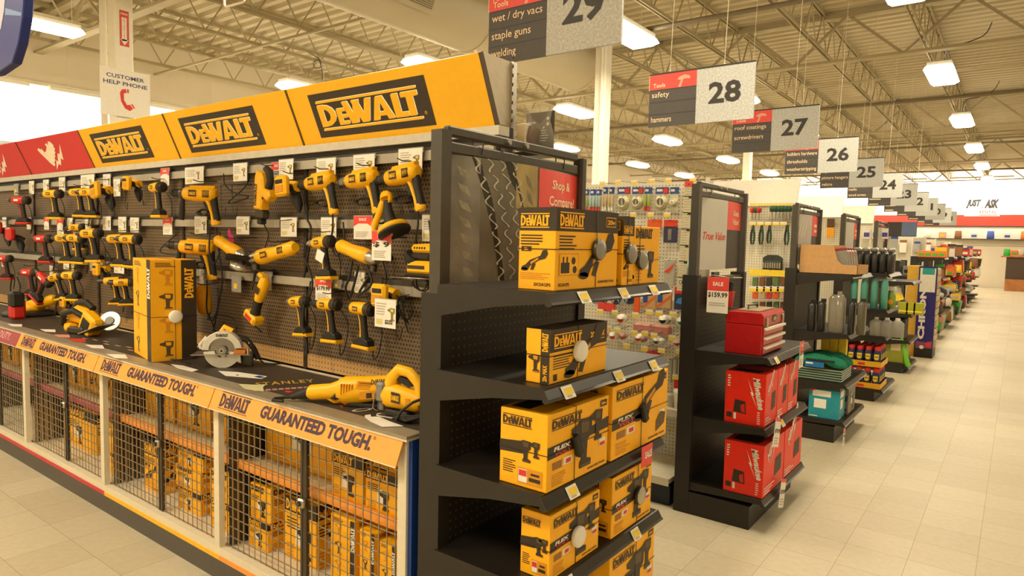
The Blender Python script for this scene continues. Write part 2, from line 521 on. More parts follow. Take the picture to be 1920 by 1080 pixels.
# girders and bridging across
for y, z, r in ((4.6, 4.78, 0.09), (11.9, 4.66, 0.10), (19.6, 4.66, 0.10), (27.2, 4.66, 0.10), (34.5, 4.66, 0.1)):
    b = MB(); b.box((XL, y - 0.07, z - 0.02), (XR, y + 0.07, z + 0.02), JOIST); b.box((XL, y - 0.07, ZD - 0.12), (XR, y + 0.07, ZD - 0.06), JOIST)
    x = XL + 0.2
    while x < XR - 1.6:
        b.loft([(x, y, z), (x + 0.8, y, ZD - 0.08)], 0.03, JOIST, 4, caps=False, smooth=False); b.loft([(x + 0.8, y, ZD - 0.08), (x + 1.6, y, z)], 0.03, JOIST, 4, caps=False, smooth=False)
        x += 1.6
    struct('trim_%d' % k, b); k += 1
PIPE = mat('sprinkler_pipe', '#7d7058', 0.5)
for y in (9.0, 16.2, 23.5, 31):
    b = MB(); b.cyl((XL, y, 4.74), (XR, y, 4.74), 0.035, PIPE, 8); struct('trim_%d' % k, b); k += 1
for y in (6.6, 14.2, 21.9, 29.4):
    b = MB(); b.box((XL, y - 0.02, 4.80), (XR, y + 0.02, 4.84), JOIST); struct('trim_%d' % k, b); k += 1
# round duct
b = MB(); DU = mat('duct_paint', '#c9bea2', 0.5, var=0.03, scale=2)
DX, DZ, DR = -6.46, 4.85, 0.5
b.cyl((DX, YF + 0.1, DZ), (DX, 10.4, DZ), DR, DU, 28)
for y in (1.0, 4.2, 7.4, 10.3): b.cyl((DX, y, DZ), (DX, y + 0.05, DZ), DR + 0.012, DU, 28)
b.cyl((DX, 10.4, DZ), (DX, 10.5, DZ), DR - 0.12, DU, 28)
o = tag(b.build('air_duct'), 'wide round cream air duct hung under the roof deck', 'duct')
ang = math.radians(-26)
for yv in (P(787, 16, x=-6.0).y,):
    g = MB()
    F = Fr((DX + (DR + 0.004) * math.cos(ang), yv, DZ + (DR + 0.004) * math.sin(ang)), (0, 1, 0), (math.sin(-ang), 0, math.cos(ang)))
    g.rect(F, -0.30, -0.16, 0.30, 0.16, DU, 20); g.rect(F, -0.25, -0.11, 0.25, 0.11, mat('grille_dark', '#8a8068', 0.6), 24)
    for j in range(9): g.rect(F, -0.25, -0.11 + j * 0.025, 0.25, -0.102 + j * 0.025, DU, 28)
    g.build('grille', o)
# columns
COLM = mat('column_white', '#f4eedd', 0.45, var=0.02)
def column(name, x, y, w, lab, ex=None):
    b = MB(); b.rbox((x - w / 2, y - w / 2, 0), (x + w / 2, y + w / 2, ZD - 0.05), COLM, 0.012)
    o = b.build(name); o['kind'] = 'structure'
    return o
cA = P(228, 200, y=3.6); column('trim_%d' % k, cA.x, 3.6, 0.2, ''); k += 1
cB = P(1126, 300, y=9.75); column('trim_%d' % k, cB.x, 9.75, 0.2, ''); k += 1
b = MB(); b.cyl((cB.x + 0.06, 9.6, 0), (cB.x + 0.06, 9.6, ZD), 0.018, COLM, 8); struct('trim_%d' % k, b); k += 1
cC = P(1402, 300, y=18.5); column('trim_%d' % k, cC.x, 18.5, 0.2, ''); k += 1
b = MB(); b.cyl((cA.x - 0.2, 3.5, 0), (cA.x - 0.2, 3.5, ZD), 0.04, COLM, 10); struct('trim_%d' % k, b); k += 1

# ---------------------------------------------------------------- ceiling lights
GLOW = emit_mat('lamp_glow', (1.0, 0.90, 0.68), 9.0)
LAMPBODY = mat('lamp_white', '#efe9da', 0.4)


def ceiling_light(x, y, z, lab, group=None, L=1.15, W=0.42, power=None):
    t = thing('ceiling_light', lab, 'ceiling light', (x, y, z), group=group)
    b = MB(); b.rbox((-W / 2 + 0.04, -L / 2 + 0.04, 0.10), (W / 2 - 0.04, L / 2 - 0.04, 0.17), LAMPBODY, 0.01)
    for s in (-1, 1): b.tube([(0, s * L * 0.35, 0.16), (0, s * L * 0.35, ZD - z - 0.4)], 0.006, LAMPBODY, 5)
    b.build('housing', t)
    b = MB(); ring = lambda w, l, zz: [(-w, -l, zz), (w, -l, zz), (w, l, zz), (-w, l, zz)]
    lv = ring(W / 2 - 0.03, L / 2 - 0.03, 0.10) + ring(W / 2, L / 2, 0.04) + ring(W / 2 - 0.06, L / 2 - 0.1, -0.02)
    fs = [(3, 2, 1, 0), (8, 9, 10, 11)]
    for r in (0, 4):
        for q in range(4): fs.append((r + q, r + (q + 1) % 4, r + 4 + (q + 1) % 4, r + 4 + q))
    b.add(lv, fs, GLOW); b.build('lens', t)
    la = bpy.data.lights.new('lamp', 'AREA'); la.shape = 'RECTANGLE'; la.size = W; la.size_y = L
    la.color = LAMP_COLOR; la.energy = power or LAMP_POWER
    lo = bpy.data.objects.new('lamp', la); C.objects.link(lo); lo.parent = t; lo.location = (0, 0, -0.06)
    return t


rows = {-1.2: ('row over the main aisle', [3.9, 8.5, 13.2, 18.1, 23.05, 28.0, 33.0]), -4.5: ('row beside the main aisle', [3.9, 8.5, 13.2, 18.1, 23.05, 28.0, 33.0]),
        -8.05: ('second row beyond the main aisle', [-1.5, 8.4, 12.9, 17.8, 22.7, 27.4, 31.6]), -11.4: ('row next to the left wall', [8.3, 12.8, 17.7, 22.7, 27.0, 31.6]), 2.3: ('row right of the main aisle', [-1.2, 3.9, 8.5, 13.2, 18.1, 23.05, 28, 33])}  # lamp behind the camera beyond the main aisle is an extra for the tool wall
for x, (nm, ys) in rows.items():
    for i, y in enumerate(ys):
        ceiling_light(x, y, 4.5, 'boxed ceiling light, %s from the camera in the %s' % (ORD[i], nm), 'boxed ceiling lights', power={-1.2: 54, 2.3: 24, -4.5: 66, -8.05: 80, -11.4: 60}[x])
ceiling_light(-1.2, -1.2, 4.5, 'glowing boxed ceiling light behind the camera, over the main aisle', 'boxed ceiling lights', power=60)
ceiling_light(-4.5, -1.2, 4.5, 'glowing boxed ceiling light behind the camera, over the tool aisle', 'boxed ceiling lights', power=105)
# the long lamp at the left edge
ceiling_light(-11.2, 3.8, 4.5, 'long glowing tube ceiling light left of the white column', 'boxed ceiling lights', L=0.9, W=0.24)
# strip lamps added under the soffit to whiten the left wall
def added_strip_lamp(y, lab):
    t = thing('added_strip_lamp', lab, 'ceiling light', (XL + 0.75, y, 4.12), group='added strip lamps under the soffit')
    b = MB(); b.rbox((-0.06, -1.2, 0.02), (0.06, 1.2, 0.1), LAMPBODY, 0.01)
    for s in (-1, 1): b.tube([(0, s * 0.9, 0.09), (0, s * 0.9, ZD - 4.12)], 0.006, LAMPBODY, 5)
    b.build('housing', t)
    b = MB(); b.cyl((0, -1.15, 0), (0, 1.15, 0), 0.03, GLOW, 8); b.build('tube', t)
    la = bpy.data.lights.new('lamp', 'AREA'); la.shape = 'RECTANGLE'; la.size = 0.12; la.size_y = 2.3; la.color = (1, 0.9, 0.7); la.energy = 90
    lo = bpy.data.objects.new('lamp', la); C.objects.link(lo); lo.parent = t; lo.location = (-0.06, 0, -0.04); lo.rotation_euler = (0, math.radians(50), 0)
for i, y in enumerate((0.5, 3.2, 5.9, 8.6, 11.3, 14.0)): added_strip_lamp(y, 'slim added strip lamp under the left soffit, %s from the near end' % ORD[i])
for i, x in enumerate((-11.5, -8.2, -4.9, -1.6, 1.7)):  # unseen lamps, added to brighten the far wall
    t = thing('added_strip_lamp', 'slim strip lamp added to wash the far white wall, %s from the left' % ORD[i], 'ceiling light', (x, 37.2, 4.95), group='added strip lamps along the far wall')
    b = MB(); b.rbox((-1.2, -0.06, 0.02), (1.2, 0.06, 0.1), LAMPBODY, 0.01)
    for s in (-1, 1): b.tube([(s * 0.9, 0, 0.09), (s * 0.9, 0, ZD - 4.95)], 0.006, LAMPBODY, 5)
    b.build('housing', t)
    b = MB(); b.cyl((-1.15, 0, 0), (1.15, 0, 0), 0.03, GLOW, 8); b.build('tube', t)
    la = bpy.data.lights.new('lamp', 'AREA'); la.shape = 'RECTANGLE'; la.size = 2.3; la.size_y = 0.12; la.color = (1, 0.93, 0.8); la.energy = 95
    lo = bpy.data.objects.new('lamp', la); C.objects.link(lo); lo.parent = t; lo.location = (0, 0.06, -0.05); lo.rotation_euler = (math.radians(50), 0, 0)

def cable(lab, pts, r=0.008):
    q = [P(a, c, z=z) for a, c, z in pts]; o = q[0]; b = MB(); out = []
    for i in range(len(q) - 1):
        p0, p1, p2, p3 = q[max(i - 1, 0)], q[i], q[i + 1], q[min(i + 2, len(q) - 1)]
        for k_ in range(5):
            u = k_ / 5.0
            out.append(tuple(0.5 * ((2 * p1) + (p2 - p0) * u + (2 * p0 - 5 * p1 + 4 * p2 - p3) * u * u + (3 * p1 - p0 - 3 * p2 + p3) * u ** 3) - o))
    out.append(tuple(q[-1] - o)); b.tube(out, r, BLK, 6)
    tag(b.build('hanging_cable', loc=o), lab, 'cable')
cable('thin black cable drooping from the ceiling to the lamp over the main aisle', [(1860, 42, 5.43), (1845, 66, 5.0), (1805, 82, 4.8), (1778, 88, 4.75), (1770, 118, 4.66)])
cable('second thin black cable drooping to a lamp farther down the main aisle', [(1874, 152, 5.43), (1862, 170, 5.0), (1835, 182, 4.8), (1812, 188, 4.75), (1806, 212, 4.66)])
cable('black cable loop hanging below the joists beside the round duct', [(578, 98, 5.43), (590, 105, 4.9), (600, 113, 4.8), (601, 126, 4.75), (590, 127, 4.75), (588, 117, 4.78), (598, 113, 4.8), (604, 135, 4.7), (604, 150, 4.6)])
# ================================================================ TOOL WALL ON THE LEFT
X0 = -1.74; BAY = 1.28; NB = 5
YP = 2.2                      # face of the perforated wall
SEAM = [X0 - BAY * i for i in range(NB + 1)]
PEGD = peg_mat('perforated_brown', '#7a664c', '#2d241a', 0.02, 0.30, 'XZ', 0.45, True)
PEGT = peg_mat('perforated_tan', '#c39a63', '#5a4326', 0.0254, 0.16, 'XZ', 0.5)
RAILM = mat('rail_grey', '#aea797', 0.35, 0.1)
# the wall itself
wall = thing('tool_display_wall', 'long brown perforated display wall of hanging power tools above the caged counter', 'display wall')
b = MB(); b.box((SEAM[-1], YP, 1.06), (X0 + 0.02, YP + 0.02, 2.16), PEGD); b.build('perforated_panel', wall)
b = MB(); b.box((SEAM[-1], YP - 0.004, 0.985), (X0 + 0.02, YP + 0.02, 1.06), PEGT); b.build('perforated_strip', wall)['label'] = 'tan perforated strip at worktop level'
for i in range(NB + 1):
    b = MB(); b.box((SEAM[i] - 0.012, YP - 0.012, 0.98), (SEAM[i] + 0.012, YP + 0.05, 2.16), DSTEEL)
    for j in range(20): b.box((SEAM[i] - 0.003, YP - 0.0128, 1.02 + j * 0.055), (SEAM[i] + 0.003, YP - 0.011, 1.045 + j * 0.055), BLK)
    b.build('slotted_upright', wall)
RZ = [2.055, 1.75, 1.445]
for z in RZ:
    b = MB(); b.box((SEAM[-1], YP - 0.03, z - 0.022), (X0, YP - 0.002, z + 0.022), RAILM); b.box((SEAM[-1], YP - 0.022, z + 0.022), (X0, YP - 0.004, z + 0.05), DSTEEL)
    b.build('hook_rail', wall)
b = MB(); b.box((SEAM[-1], YP - 0.05, 2.112), (X0 + 0.04, YP + 0.02, 2.15), mat('ledge_silver', '#cbc4b2', 0.35, 0.1)); b.build('header_ledge', wall)
b = MB(); b.box((SEAM[-1], YP - 0.03, 2.095), (X0, YP + 0.02, 2.113), BLK); b.build('header_shadow_strip', wall)  # dark strip put in for the shade under the header ledge
b = MB(); b.box((SEAM[-1], YP + 0.02, 0.0), (X0, YP + 0.10, 2.16), SHELF); b.build('back_sheet', wall)

# leaning header signs
def header_sign(i, kind, lab):
    x1, x0 = SEAM[i] - 0.006, SEAM[i + 1] + 0.006
    t = thing('header_sign', lab, 'sign', (x0, YP - 0.012, 2.152), group='leaning brand signs over the tool wall')
    w = x1 - x0; up = V((0, -0.118, 0.27)); hh = up.length; up.normalize()
    F = Fr((0, 0, 0), (1, 0, 0), up)
    b = MB(); col = mat('sign_yellow', '#f5b80c', 0.4, var=0.02) if kind == 'y' else mat('sign_brand_red', '#cf2f2a', 0.4, var=0.02)
    q = [F.at(a, c, d) for d in (0, -0.02) for a, c in ((0, 0), (w, 0), (w, hh), (0, hh))]
    b.add([tuple(v) for v in q], [(0, 1, 2, 3), (7, 6, 5, 4), (0, 4, 5, 1), (1, 5, 6, 2), (2, 6, 7, 3), (3, 7, 4, 0)], col)
    b.build('sign_board', t)
    b = MB()
    if kind == 'y':
        b.rect(F, 0.15, 0.035, 0.95, hh - 0.045, PRN, 2)
        block_logo(b, F.sub(0.20, 0.07), 0.69, hh - 0.15, mat('logo_shadow', '#fff0c0', 0.5), L=3)
        block_logo(b, F.sub(0.194, 0.067), 0.69, hh - 0.15, mat('sign_yellow', '#f3ab12'), L=5)
        b.text(F, '®', 0.90, 0.085, 0.016, mat('sign_yellow', '#f3ab12'), L=3)
        b.build('brand_panel', t)['label'] = 'black lettering panel'
    else:
        def jag(pts): b.poly(F.sub(0.36, 0.05), [(x * 0.52, y * 0.2) for x, y in pts], mat('logo_white', '#f0dfc6', 0.5), 3)
        jag([(0.02, 0.80), (0.07, 0.76), (0.10, 0.84), (0.17, 0.74), (0.20, 0.80), (0.27, 0.62), (0.34, 0.66), (0.44, 0.82), (0.42, 0.92), (0.48, 0.96), (0.52, 0.88), (0.58, 1.02), (0.66, 0.98), (0.72, 0.84), (0.69, 0.76), (0.72, 0.70), (0.66, 0.62), (0.67, 0.55), (0.60, 0.48), (0.60, 0.41), (0.53, 0.34), (0.53, 0.26), (0.45, 0.18), (0.44, 0.08), (0.37, 0.02), (0.28, 0.16), (0.20, 0.36), (0.10, 0.58)])
        jag([(0.40, -0.14), (0.55, 0.26), (0.60, 0.20), (0.72, 0.52), (0.78, 0.46), (0.96, 0.86), (0.82, 0.22), (0.75, 0.30), (0.64, 0.02), (0.58, 0.10)])
        b.build('brand_emblem', t)['label'] = 'white emblem and lightning bolt'
    b = MB(); q = lambda a0, c0, a1, c1: [F.at(a, c, d) for d in (0.004, -0.022) for a, c in ((a0, c0), (a1, c0), (a1, c1), (a0, c1))]
    for r in ((-0.004, -0.012, w + 0.004, 0.0), (-0.006, 0, 0.0, hh), (w, 0, w + 0.006, hh)):
        b.add([tuple(v) for v in q(*r)], [(0, 1, 2, 3), (7, 6, 5, 4), (0, 4, 5, 1), (1, 5, 6, 2), (2, 6, 7, 3), (3, 7, 4, 0)], mat('sign_edge', '#4c3a20', 0.4))
    b.build('sign_edge', t)


header_sign(0, 'y', 'yellow leaning header sign with black brand panel, nearest the black endcap, largest in view')
header_sign(1, 'y', 'yellow leaning header sign with black brand panel, middle of the three yellow ones')
header_sign(2, 'y', 'yellow leaning header sign with black brand panel, next to the red signs')
header_sign(3, 'r', 'red leaning header sign with white bolt emblem, touching the yellow signs')
header_sign(4, 'r', 'red leaning header sign with white bolt emblem, cut by the left edge of the picture')

# ---------------------------------------------------------------- caged counter
YC = 1.70
WIRE = mat('cage_wire', '#a89f8a', 0.35, 0.6)
YSTRIP = mat('strip_yellow', '#f0b822', 0.45); RSTRIP = mat('strip_red', '#c5343a', 0.45); OSTRIP = mat('strip_orange', '#ef9a3c', 0.45)
KICK = mat('kick_grey', '#4e4a45', 0.45)
INNER = mat('cage_inner', '#d8caa4', 0.55)


def cage(i, strip, fasc, lab):
    x1, x0 = SEAM[i], SEAM[i + 1]
    t = thing('display_cage', lab, 'display cage', (x0, YC, 0), group='wire cages under the worktop')
    w = x1 - x0
    b = MB(); b.box((0, 0.0, 0), (w, 0.04, 0.105), KICK); b.build('kick_plate', t)
    b = MB(); b.box((0, -0.004, 0.105), (w, 0.02, 0.128), strip); b.build('color_strip', t)
    b = MB(); b.box((0, 0.0, 0.128), (w, 0.03, 0.165), CREAM); b.box((0, 0, 0.90), (w, 0.03, 0.96), CREAM); b.box((w - 0.045, 0, 0.165), (w, 0.03, 0.90), CREAM)
    if i == NB - 1: b.box((0, 0, 0.165), (0.045, 0.03, 0.90), CREAM)
    b.build('front_frame', t)
    b = MB(); b.box((0, 0.03, 0.13), (w, YP - YC, 0.16), CREAM); b.build('deck', t)
    b = MB(); b.box((0, YP - YC - 0.03, 0.16), (w, YP - YC - 0.02, 0.95), INNER); b.build('back_panel', t)
    b = MB(); b.box((0, 0.10, 0.55), (w, YP - YC - 0.03, 0.575), INNER); b.build('middle_shelf', t)
    b = MB(); b.box((0, 0.085, 0.545), (w, 0.10, 0.59), OSTRIP if i < 2 else WINE); b.build('shelf_strip', t)
    for d in (0, 1):
        a0, a1 = (0.006 + d * (w - 0.045) / 2, (d + 1) * (w - 0.045) / 2 - 0.004)
        b = MB(); nv = 13; nh = 15
        for q in range(nv + 1):
            x = a0 + (a1 - a0) * q / nv; b.box((x - 0.0017, 0.038, 0.165), (x + 0.0017, 0.0415, 0.90), WIRE)
        for q in range(nh + 1):
            z = 0.168 + 0.73 * q / nh; b.box((a0, 0.0415, z - 0.0017), (a1, 0.045, z + 0.0017), WIRE)
        r = b.build('mesh_door', t)
        b = MB(); xx = a1 - 0.016 if d == 0 else a0 + 0.002
        b.box((xx, 0.034, 0.165), (xx + 0.014, 0.05, 0.90), DSTEEL); b.build('door_stile', r)
    b = MB(); xx = (w - 0.045) / 2; b.rbox((xx - 0.02, 0.015, 0.52), (xx + 0.02, 0.036, 0.56), STEEL, 0.006); b.cyl((xx, 0.005, 0.54), (xx, 0.02, 0.54), 0.011, DSTEEL); b.build('lock', t)
    b = MB(); b.box((0.003, 0.05, 0.165), (0.022, 0.47, 0.90), DSTEEL)
    for q in range(14): b.box((0.0218, 0.055 + q * 0.03, 0.165), (0.0232, 0.062 + q * 0.03, 0.90), WIRE)
    b.build('side_divider', t)
    # tilted price strip under the worktop edge
    F = Fr((0.004, -0.052, 0.862), (1, 0, 0), V((0, 0.042, 0.104)))
    hh = 0.112; b = MB(); W2 = w - 0.008
    col = ORANGE if fasc == 'o' else WINE
    q = [F.at(a, c, d) for d in (0, -0.006) for a, c in ((0, 0), (W2, 0), (W2, hh), (0, hh))]
    b.add([tuple(v) for v in q], [(0, 1, 2, 3), (7, 6, 5, 4), (0, 4, 5, 1), (1, 5, 6, 2), (2, 6, 7, 3), (3, 7, 4, 0)], col)
    if fasc == 'o':
        b.rect(F, 0.07, 0.093, 0.31, 0.096, PURP, 2); b.rect(F, 0.07, 0.018, 0.31, 0.021, PURP, 2)
        block_logo(b, F.sub(0.075, 0.026), 0.23, 0.062, PURP, False, 2)
        b.text(F, 'GUARANTEED TOUGH.', 0.40, 0.03, 0.058, PURP, w=0.72, bold=0.045, shear=0.12, L=2)
        b.text(F, '®', 1.122, 0.075, 0.014, PURP, L=2)
    else:
        b.text(F, 'HEAVY DUTY.', 0.62, 0.03, 0.055, mat('fascia_pale', '#d9a9a4', 0.5), w=0.5, bold=0.03, shear=0.12, L=2)
    b.rect(F, 0, 0, W2, 0.004, CREAM, 3); b.rect(F, 0, hh - 0.005, W2, hh, CREAM, 3)
    b.build('price_strip', t)
    return t


cages = [cage(0, OSTRIP, 'o', 'wire cage counter bay with orange strip, beside the blue end panel'),
         cage(1, YSTRIP, 'o', 'wire cage counter bay with yellow strip, second from the blue end panel'),
         cage(2, RSTRIP, 'o', 'wire cage counter bay with red strip, third from the blue end panel'),
         cage(3, RSTRIP, 'w', 'wire cage counter bay with wine coloured price strip at the left edge'),
         cage(4, RSTRIP, 'w', 'wire cage counter bay farthest left along the tool wall')]
b = MB(); b.box((X0 + 0.001, YC + 0.01, 0.0), (X0 + 0.02, YP, 0.955), BLUE); tag(b.build('end_panel'), 'deep blue end panel closing the caged counter beside the black endcap', 'panel')
b = MB(); b.loft([(X0 + 0.03, 1.75, 0.44), (X0 + 0.028, 1.80, 0.62), (X0 + 0.026, 1.86, 0.80)], [(0.022, 0.002), (0.03, 0.002), (0.012, 0.002)], CLEAR, 8, up=(1, 0, 0))
tag(b.build('plastic_strap'), 'loose clear plastic strap hanging against the blue end panel', 'strap')
b = MB()
WT = mat('worktop_mat', '#3a332b', 0.55, var=0.15, scale=6)
b.box((SEAM[-1], YC - 0.02, 0.955), (X0 + 0.02, YP, 0.972), CREAM)
b.box((SEAM[-1], YC - 0.024, 0.966), (X0 + 0.024, YC + 0.06, 0.976), mat('edge_grey', '#938a78', 0.35, 0.1))
b.box((SEAM[-1], YC + 0.06, 0.966), (X0 + 0.02, YP - 0.05, 0.977), WT)
FT = Fr((SEAM[1], YC + 0.06, 0.977), (1, 0, 0), (0, 1, 0))
F1 = Fr((-2.83, 1.78, 0.977), (0.48, 0.877, 0), (-0.877, 0.48, 0)); b.text(F1, 'STANLEY', 0.0, 0.0, 0.075, mat('mat_gold', '#c9a13a', 0.5), w=0.27, bold=0.02, L=2, space=1.2)
for i in range(12): b.rect(F1, -0.02 + i * 0.028, -0.12, 0.002 + i * 0.028, -0.085, mat('mat_pink', '#c48a80', 0.5), 2)
F2 = Fr((-2.215, 1.785, 0.977), (0.3, 0.954, 0), (-0.954, 0.3, 0))
b.text(F2, 'Milwaukee', 0.0, 0.0, 0.05, mat('mat_red', '#a5443c', 0.5), w=0.21, bold=0.05, shear=0.3, L=2)
b.disc(F2, 0.06, -0.075, 0.045, mat('mat_white', '#c8bfa8', 0.5), 2, 18, 0.022); b.disc(F2, 0.06, -0.075, 0.03, WT, 3, 18, 0.014)
b.text(F2, 'SK', 0.13, -0.095, 0.035, mat('mat_red', '#a5443c'), w=0.08, bold=0.04, L=2)
for i in range(4): b.poly(F2, [(0.02 + i * 0.05, -0.2), (0.045 + i * 0.05, -0.2), (0.06 + i * 0.05, -0.16), (0.035 + i * 0.05, -0.16)], WHITE, 2)
for i in range(9): b.rect(FT, -1.9 + i * 0.11, 0.06 + 0.02 * (i % 3), -1.83 + i * 0.11, 0.075 + 0.02 * (i % 3), mat('mat_gold', '#c9a13a') if i % 2 else mat('mat_pink', '#c48a80'), 2)
tag(b.build('worktop'), 'long worktop with printed dark mat and grey edge over the caged counter', 'worktop')
# ================================================================ TOOLS ON THE WALL AND THE WORKTOP
R = math.radians
YT = YP - 0.10                # middle plane of the hanging tools


def hanger(t, zt=0.03, x=0.0, reach=0.105):
    """wire peg from the wall that carries the tool"""
    b = MB(); inv = t.rotation_euler.to_matrix().inverted()
    p = lambda a, c, d: tuple(inv @ V((a, c, d)))
    b.tube([p(x, reach, zt + 0.03), p(x, reach - 0.02, zt + 0.03), p(x, 0.0, zt + 0.022), p(x, -0.035, zt + 0.03)], 0.0028, DSTEEL, 6)
    b.build('hook', t)


def tether(t, pts, r=0.0035, name='cord'):
    inv = t.rotation_euler.to_matrix().inverted()
    b = MB(); P3 = [V(p) for p in pts]; out = []
    for i in range(len(P3) - 1):
        p0, p1, p2, p3 = P3[max(i - 1, 0)], P3[i], P3[i + 1], P3[min(i + 2, len(P3) - 1)]
        for k in range(4):
            u = k / 4.0
            out.append(0.5 * ((2 * p1) + (p2 - p0) * u + (2 * p0 - 5 * p1 + 4 * p2 - p3) * u * u + (3 * p1 - p0 - 3 * p2 + p3) * u ** 3))
    out.append(P3[-1])
    b.tube([tuple(inv @ p) for p in out], r, BLK, 6)
    return b.build(name, t)


def coil(t, c, rx, rz, turns, r=0.004, name='cord_bundle'):
    pts = []
    for k in range(turns * 10 + 1):
        a = k * 0.628; s = 1 + 0.10 * math.sin(k * 1.7)
        pts.append((c[0] + rx * s * math.cos(a), c[1] + 0.012 * math.sin(k * 0.9), c[2] + rz * s * math.sin(a)))
    inv = t.rotation_euler.to_matrix().inverted()
    b = MB(); b.tube([tuple(inv @ V(p)) for p in pts], r, BLK, 5)
    return b.build(name, t)


def plate(b, F, w, h):
    b.rect(F, -w / 2, -h / 2, w / 2, h / 2, PRN, 2); block_logo(b, F.sub(-w * 0.42, -h * 0.28), w * 0.84, h * 0.5, YEL, False, 3)


def corded_drill(lab, loc, tilt=0, yaw=0, s=1.0, chuck='black', foot=1, cord=True, side_handle=False):
    s *= 0.88
    t = thing('corded_drill', lab, 'drill', loc, (0, R(tilt), R(yaw))); t.scale = (s, s, s)
    b = MB(); b.loft([(-0.085, 0, 0), (-0.078, 0, 0), (-0.03, 0, 0), (0.03, 0, 0.002), (0.075, 0, 0.006), (0.10, 0, 0.008), (0.108, 0, 0.008)], [0.024, 0.034, 0.040, 0.043, 0.042, 0.034, 0.018], YEL, 18)
    b.prism([(-0.05, 0.025), (0.10, 0.03), (0.104, 0.05), (-0.04, 0.046)], -0.02, 0.02, YEL, 0.006)
    F = Fr((-0.012, -0.0425, 0.002), (1, 0, 0), (0, 0, 1)); plate(b, F, 0.045, 0.036)
    for k in range(5): b.rbox((0.045 + k * 0.008, -0.0435, -0.018), (0.049 + k * 0.008, -0.036, 0.022), BLK, 0.001)
    b.build('motor_housing', t)
    b = MB(); b.loft([(-0.112, 0, 0), (-0.106, 0, 0), (-0.08, 0, 0)], [0.02, 0.026, 0.03], DSTEEL if chuck == 'black' else STEEL, 16); b.build('gear_collar', t)
    b = MB(); b.loft([(-0.172, 0, 0), (-0.168, 0, 0), (-0.15, 0, 0), (-0.13, 0, 0), (-0.108, 0, 0)], [0.006, 0.011, 0.019, 0.022, 0.022], BLK if chuck == 'black' else STEEL, 16)
    for k in range(3): b.cyl((-0.145 + 0.012 * k, 0, 0), (-0.142 + 0.012 * k, 0, 0), 0.0228, DSTEEL, 16)
    b.build('chuck', t)
    b = MB(); b.loft([(0.075, 0, 0.03), (0.090, 0, -0.02), (0.100, 0, -0.07), (0.110, 0, -0.12), (0.116, 0, -0.15)], [(0.02, 0.019), (0.021, 0.020), (0.018, 0.018), (0.018, 0.018), (0.02, 0.02)], BLK, 14); b.build('grip', t)
    b = MB(); b.loft([(0.055, 0, -0.03), (0.068, 0, -0.055), (0.087, 0, -0.11), (0.096, 0, -0.145)], [(0.014, 0.0185), (0.010, 0.0185), (0.009, 0.0185), (0.012, 0.021)], YEL, 12)
    b.loft([(0.105, 0, -0.14), (0.108, 0, -0.153), (0.111, 0, -0.167)], [(0.026, 0.021), (0.03, 0.024), (0.024, 0.021)], YEL, 14); b.build('handle_spine', t)
    b = MB(); b.prism([(0.036, -0.045), (0.058, -0.05), (0.066, -0.085), (0.05, -0.08)], -0.008, 0.008, BLK, 0.003); b.build('trigger', t)
    if side_handle:
        b = MB(); b.loft([(-0.09, 0, -0.02), (-0.09, -0.005, -0.05), (-0.09, -0.008, -0.11), (-0.09, -0.008, -0.15)], [0.010, 0.014, 0.017, 0.014], BLK, 12); b.build('side_handle', t)
    if cord:
        tether(t, [(0.111 * s, 0, -0.16 * s), (0.112 * s, 0.0, -0.22 * s), (0.09 * s, 0.01, -0.31 * s), (0.12 * s, 0.02, -0.37 * s), (0.16 * s, 0.03, -0.30 * s), (0.13 * s, 0.05, -0.20 * s)], 0.0045)
        coil(t, (-0.035, 0.05, -0.10), 0.055, 0.018, 3)
    hanger(t, 0.045 * s, 0.01)
    return t


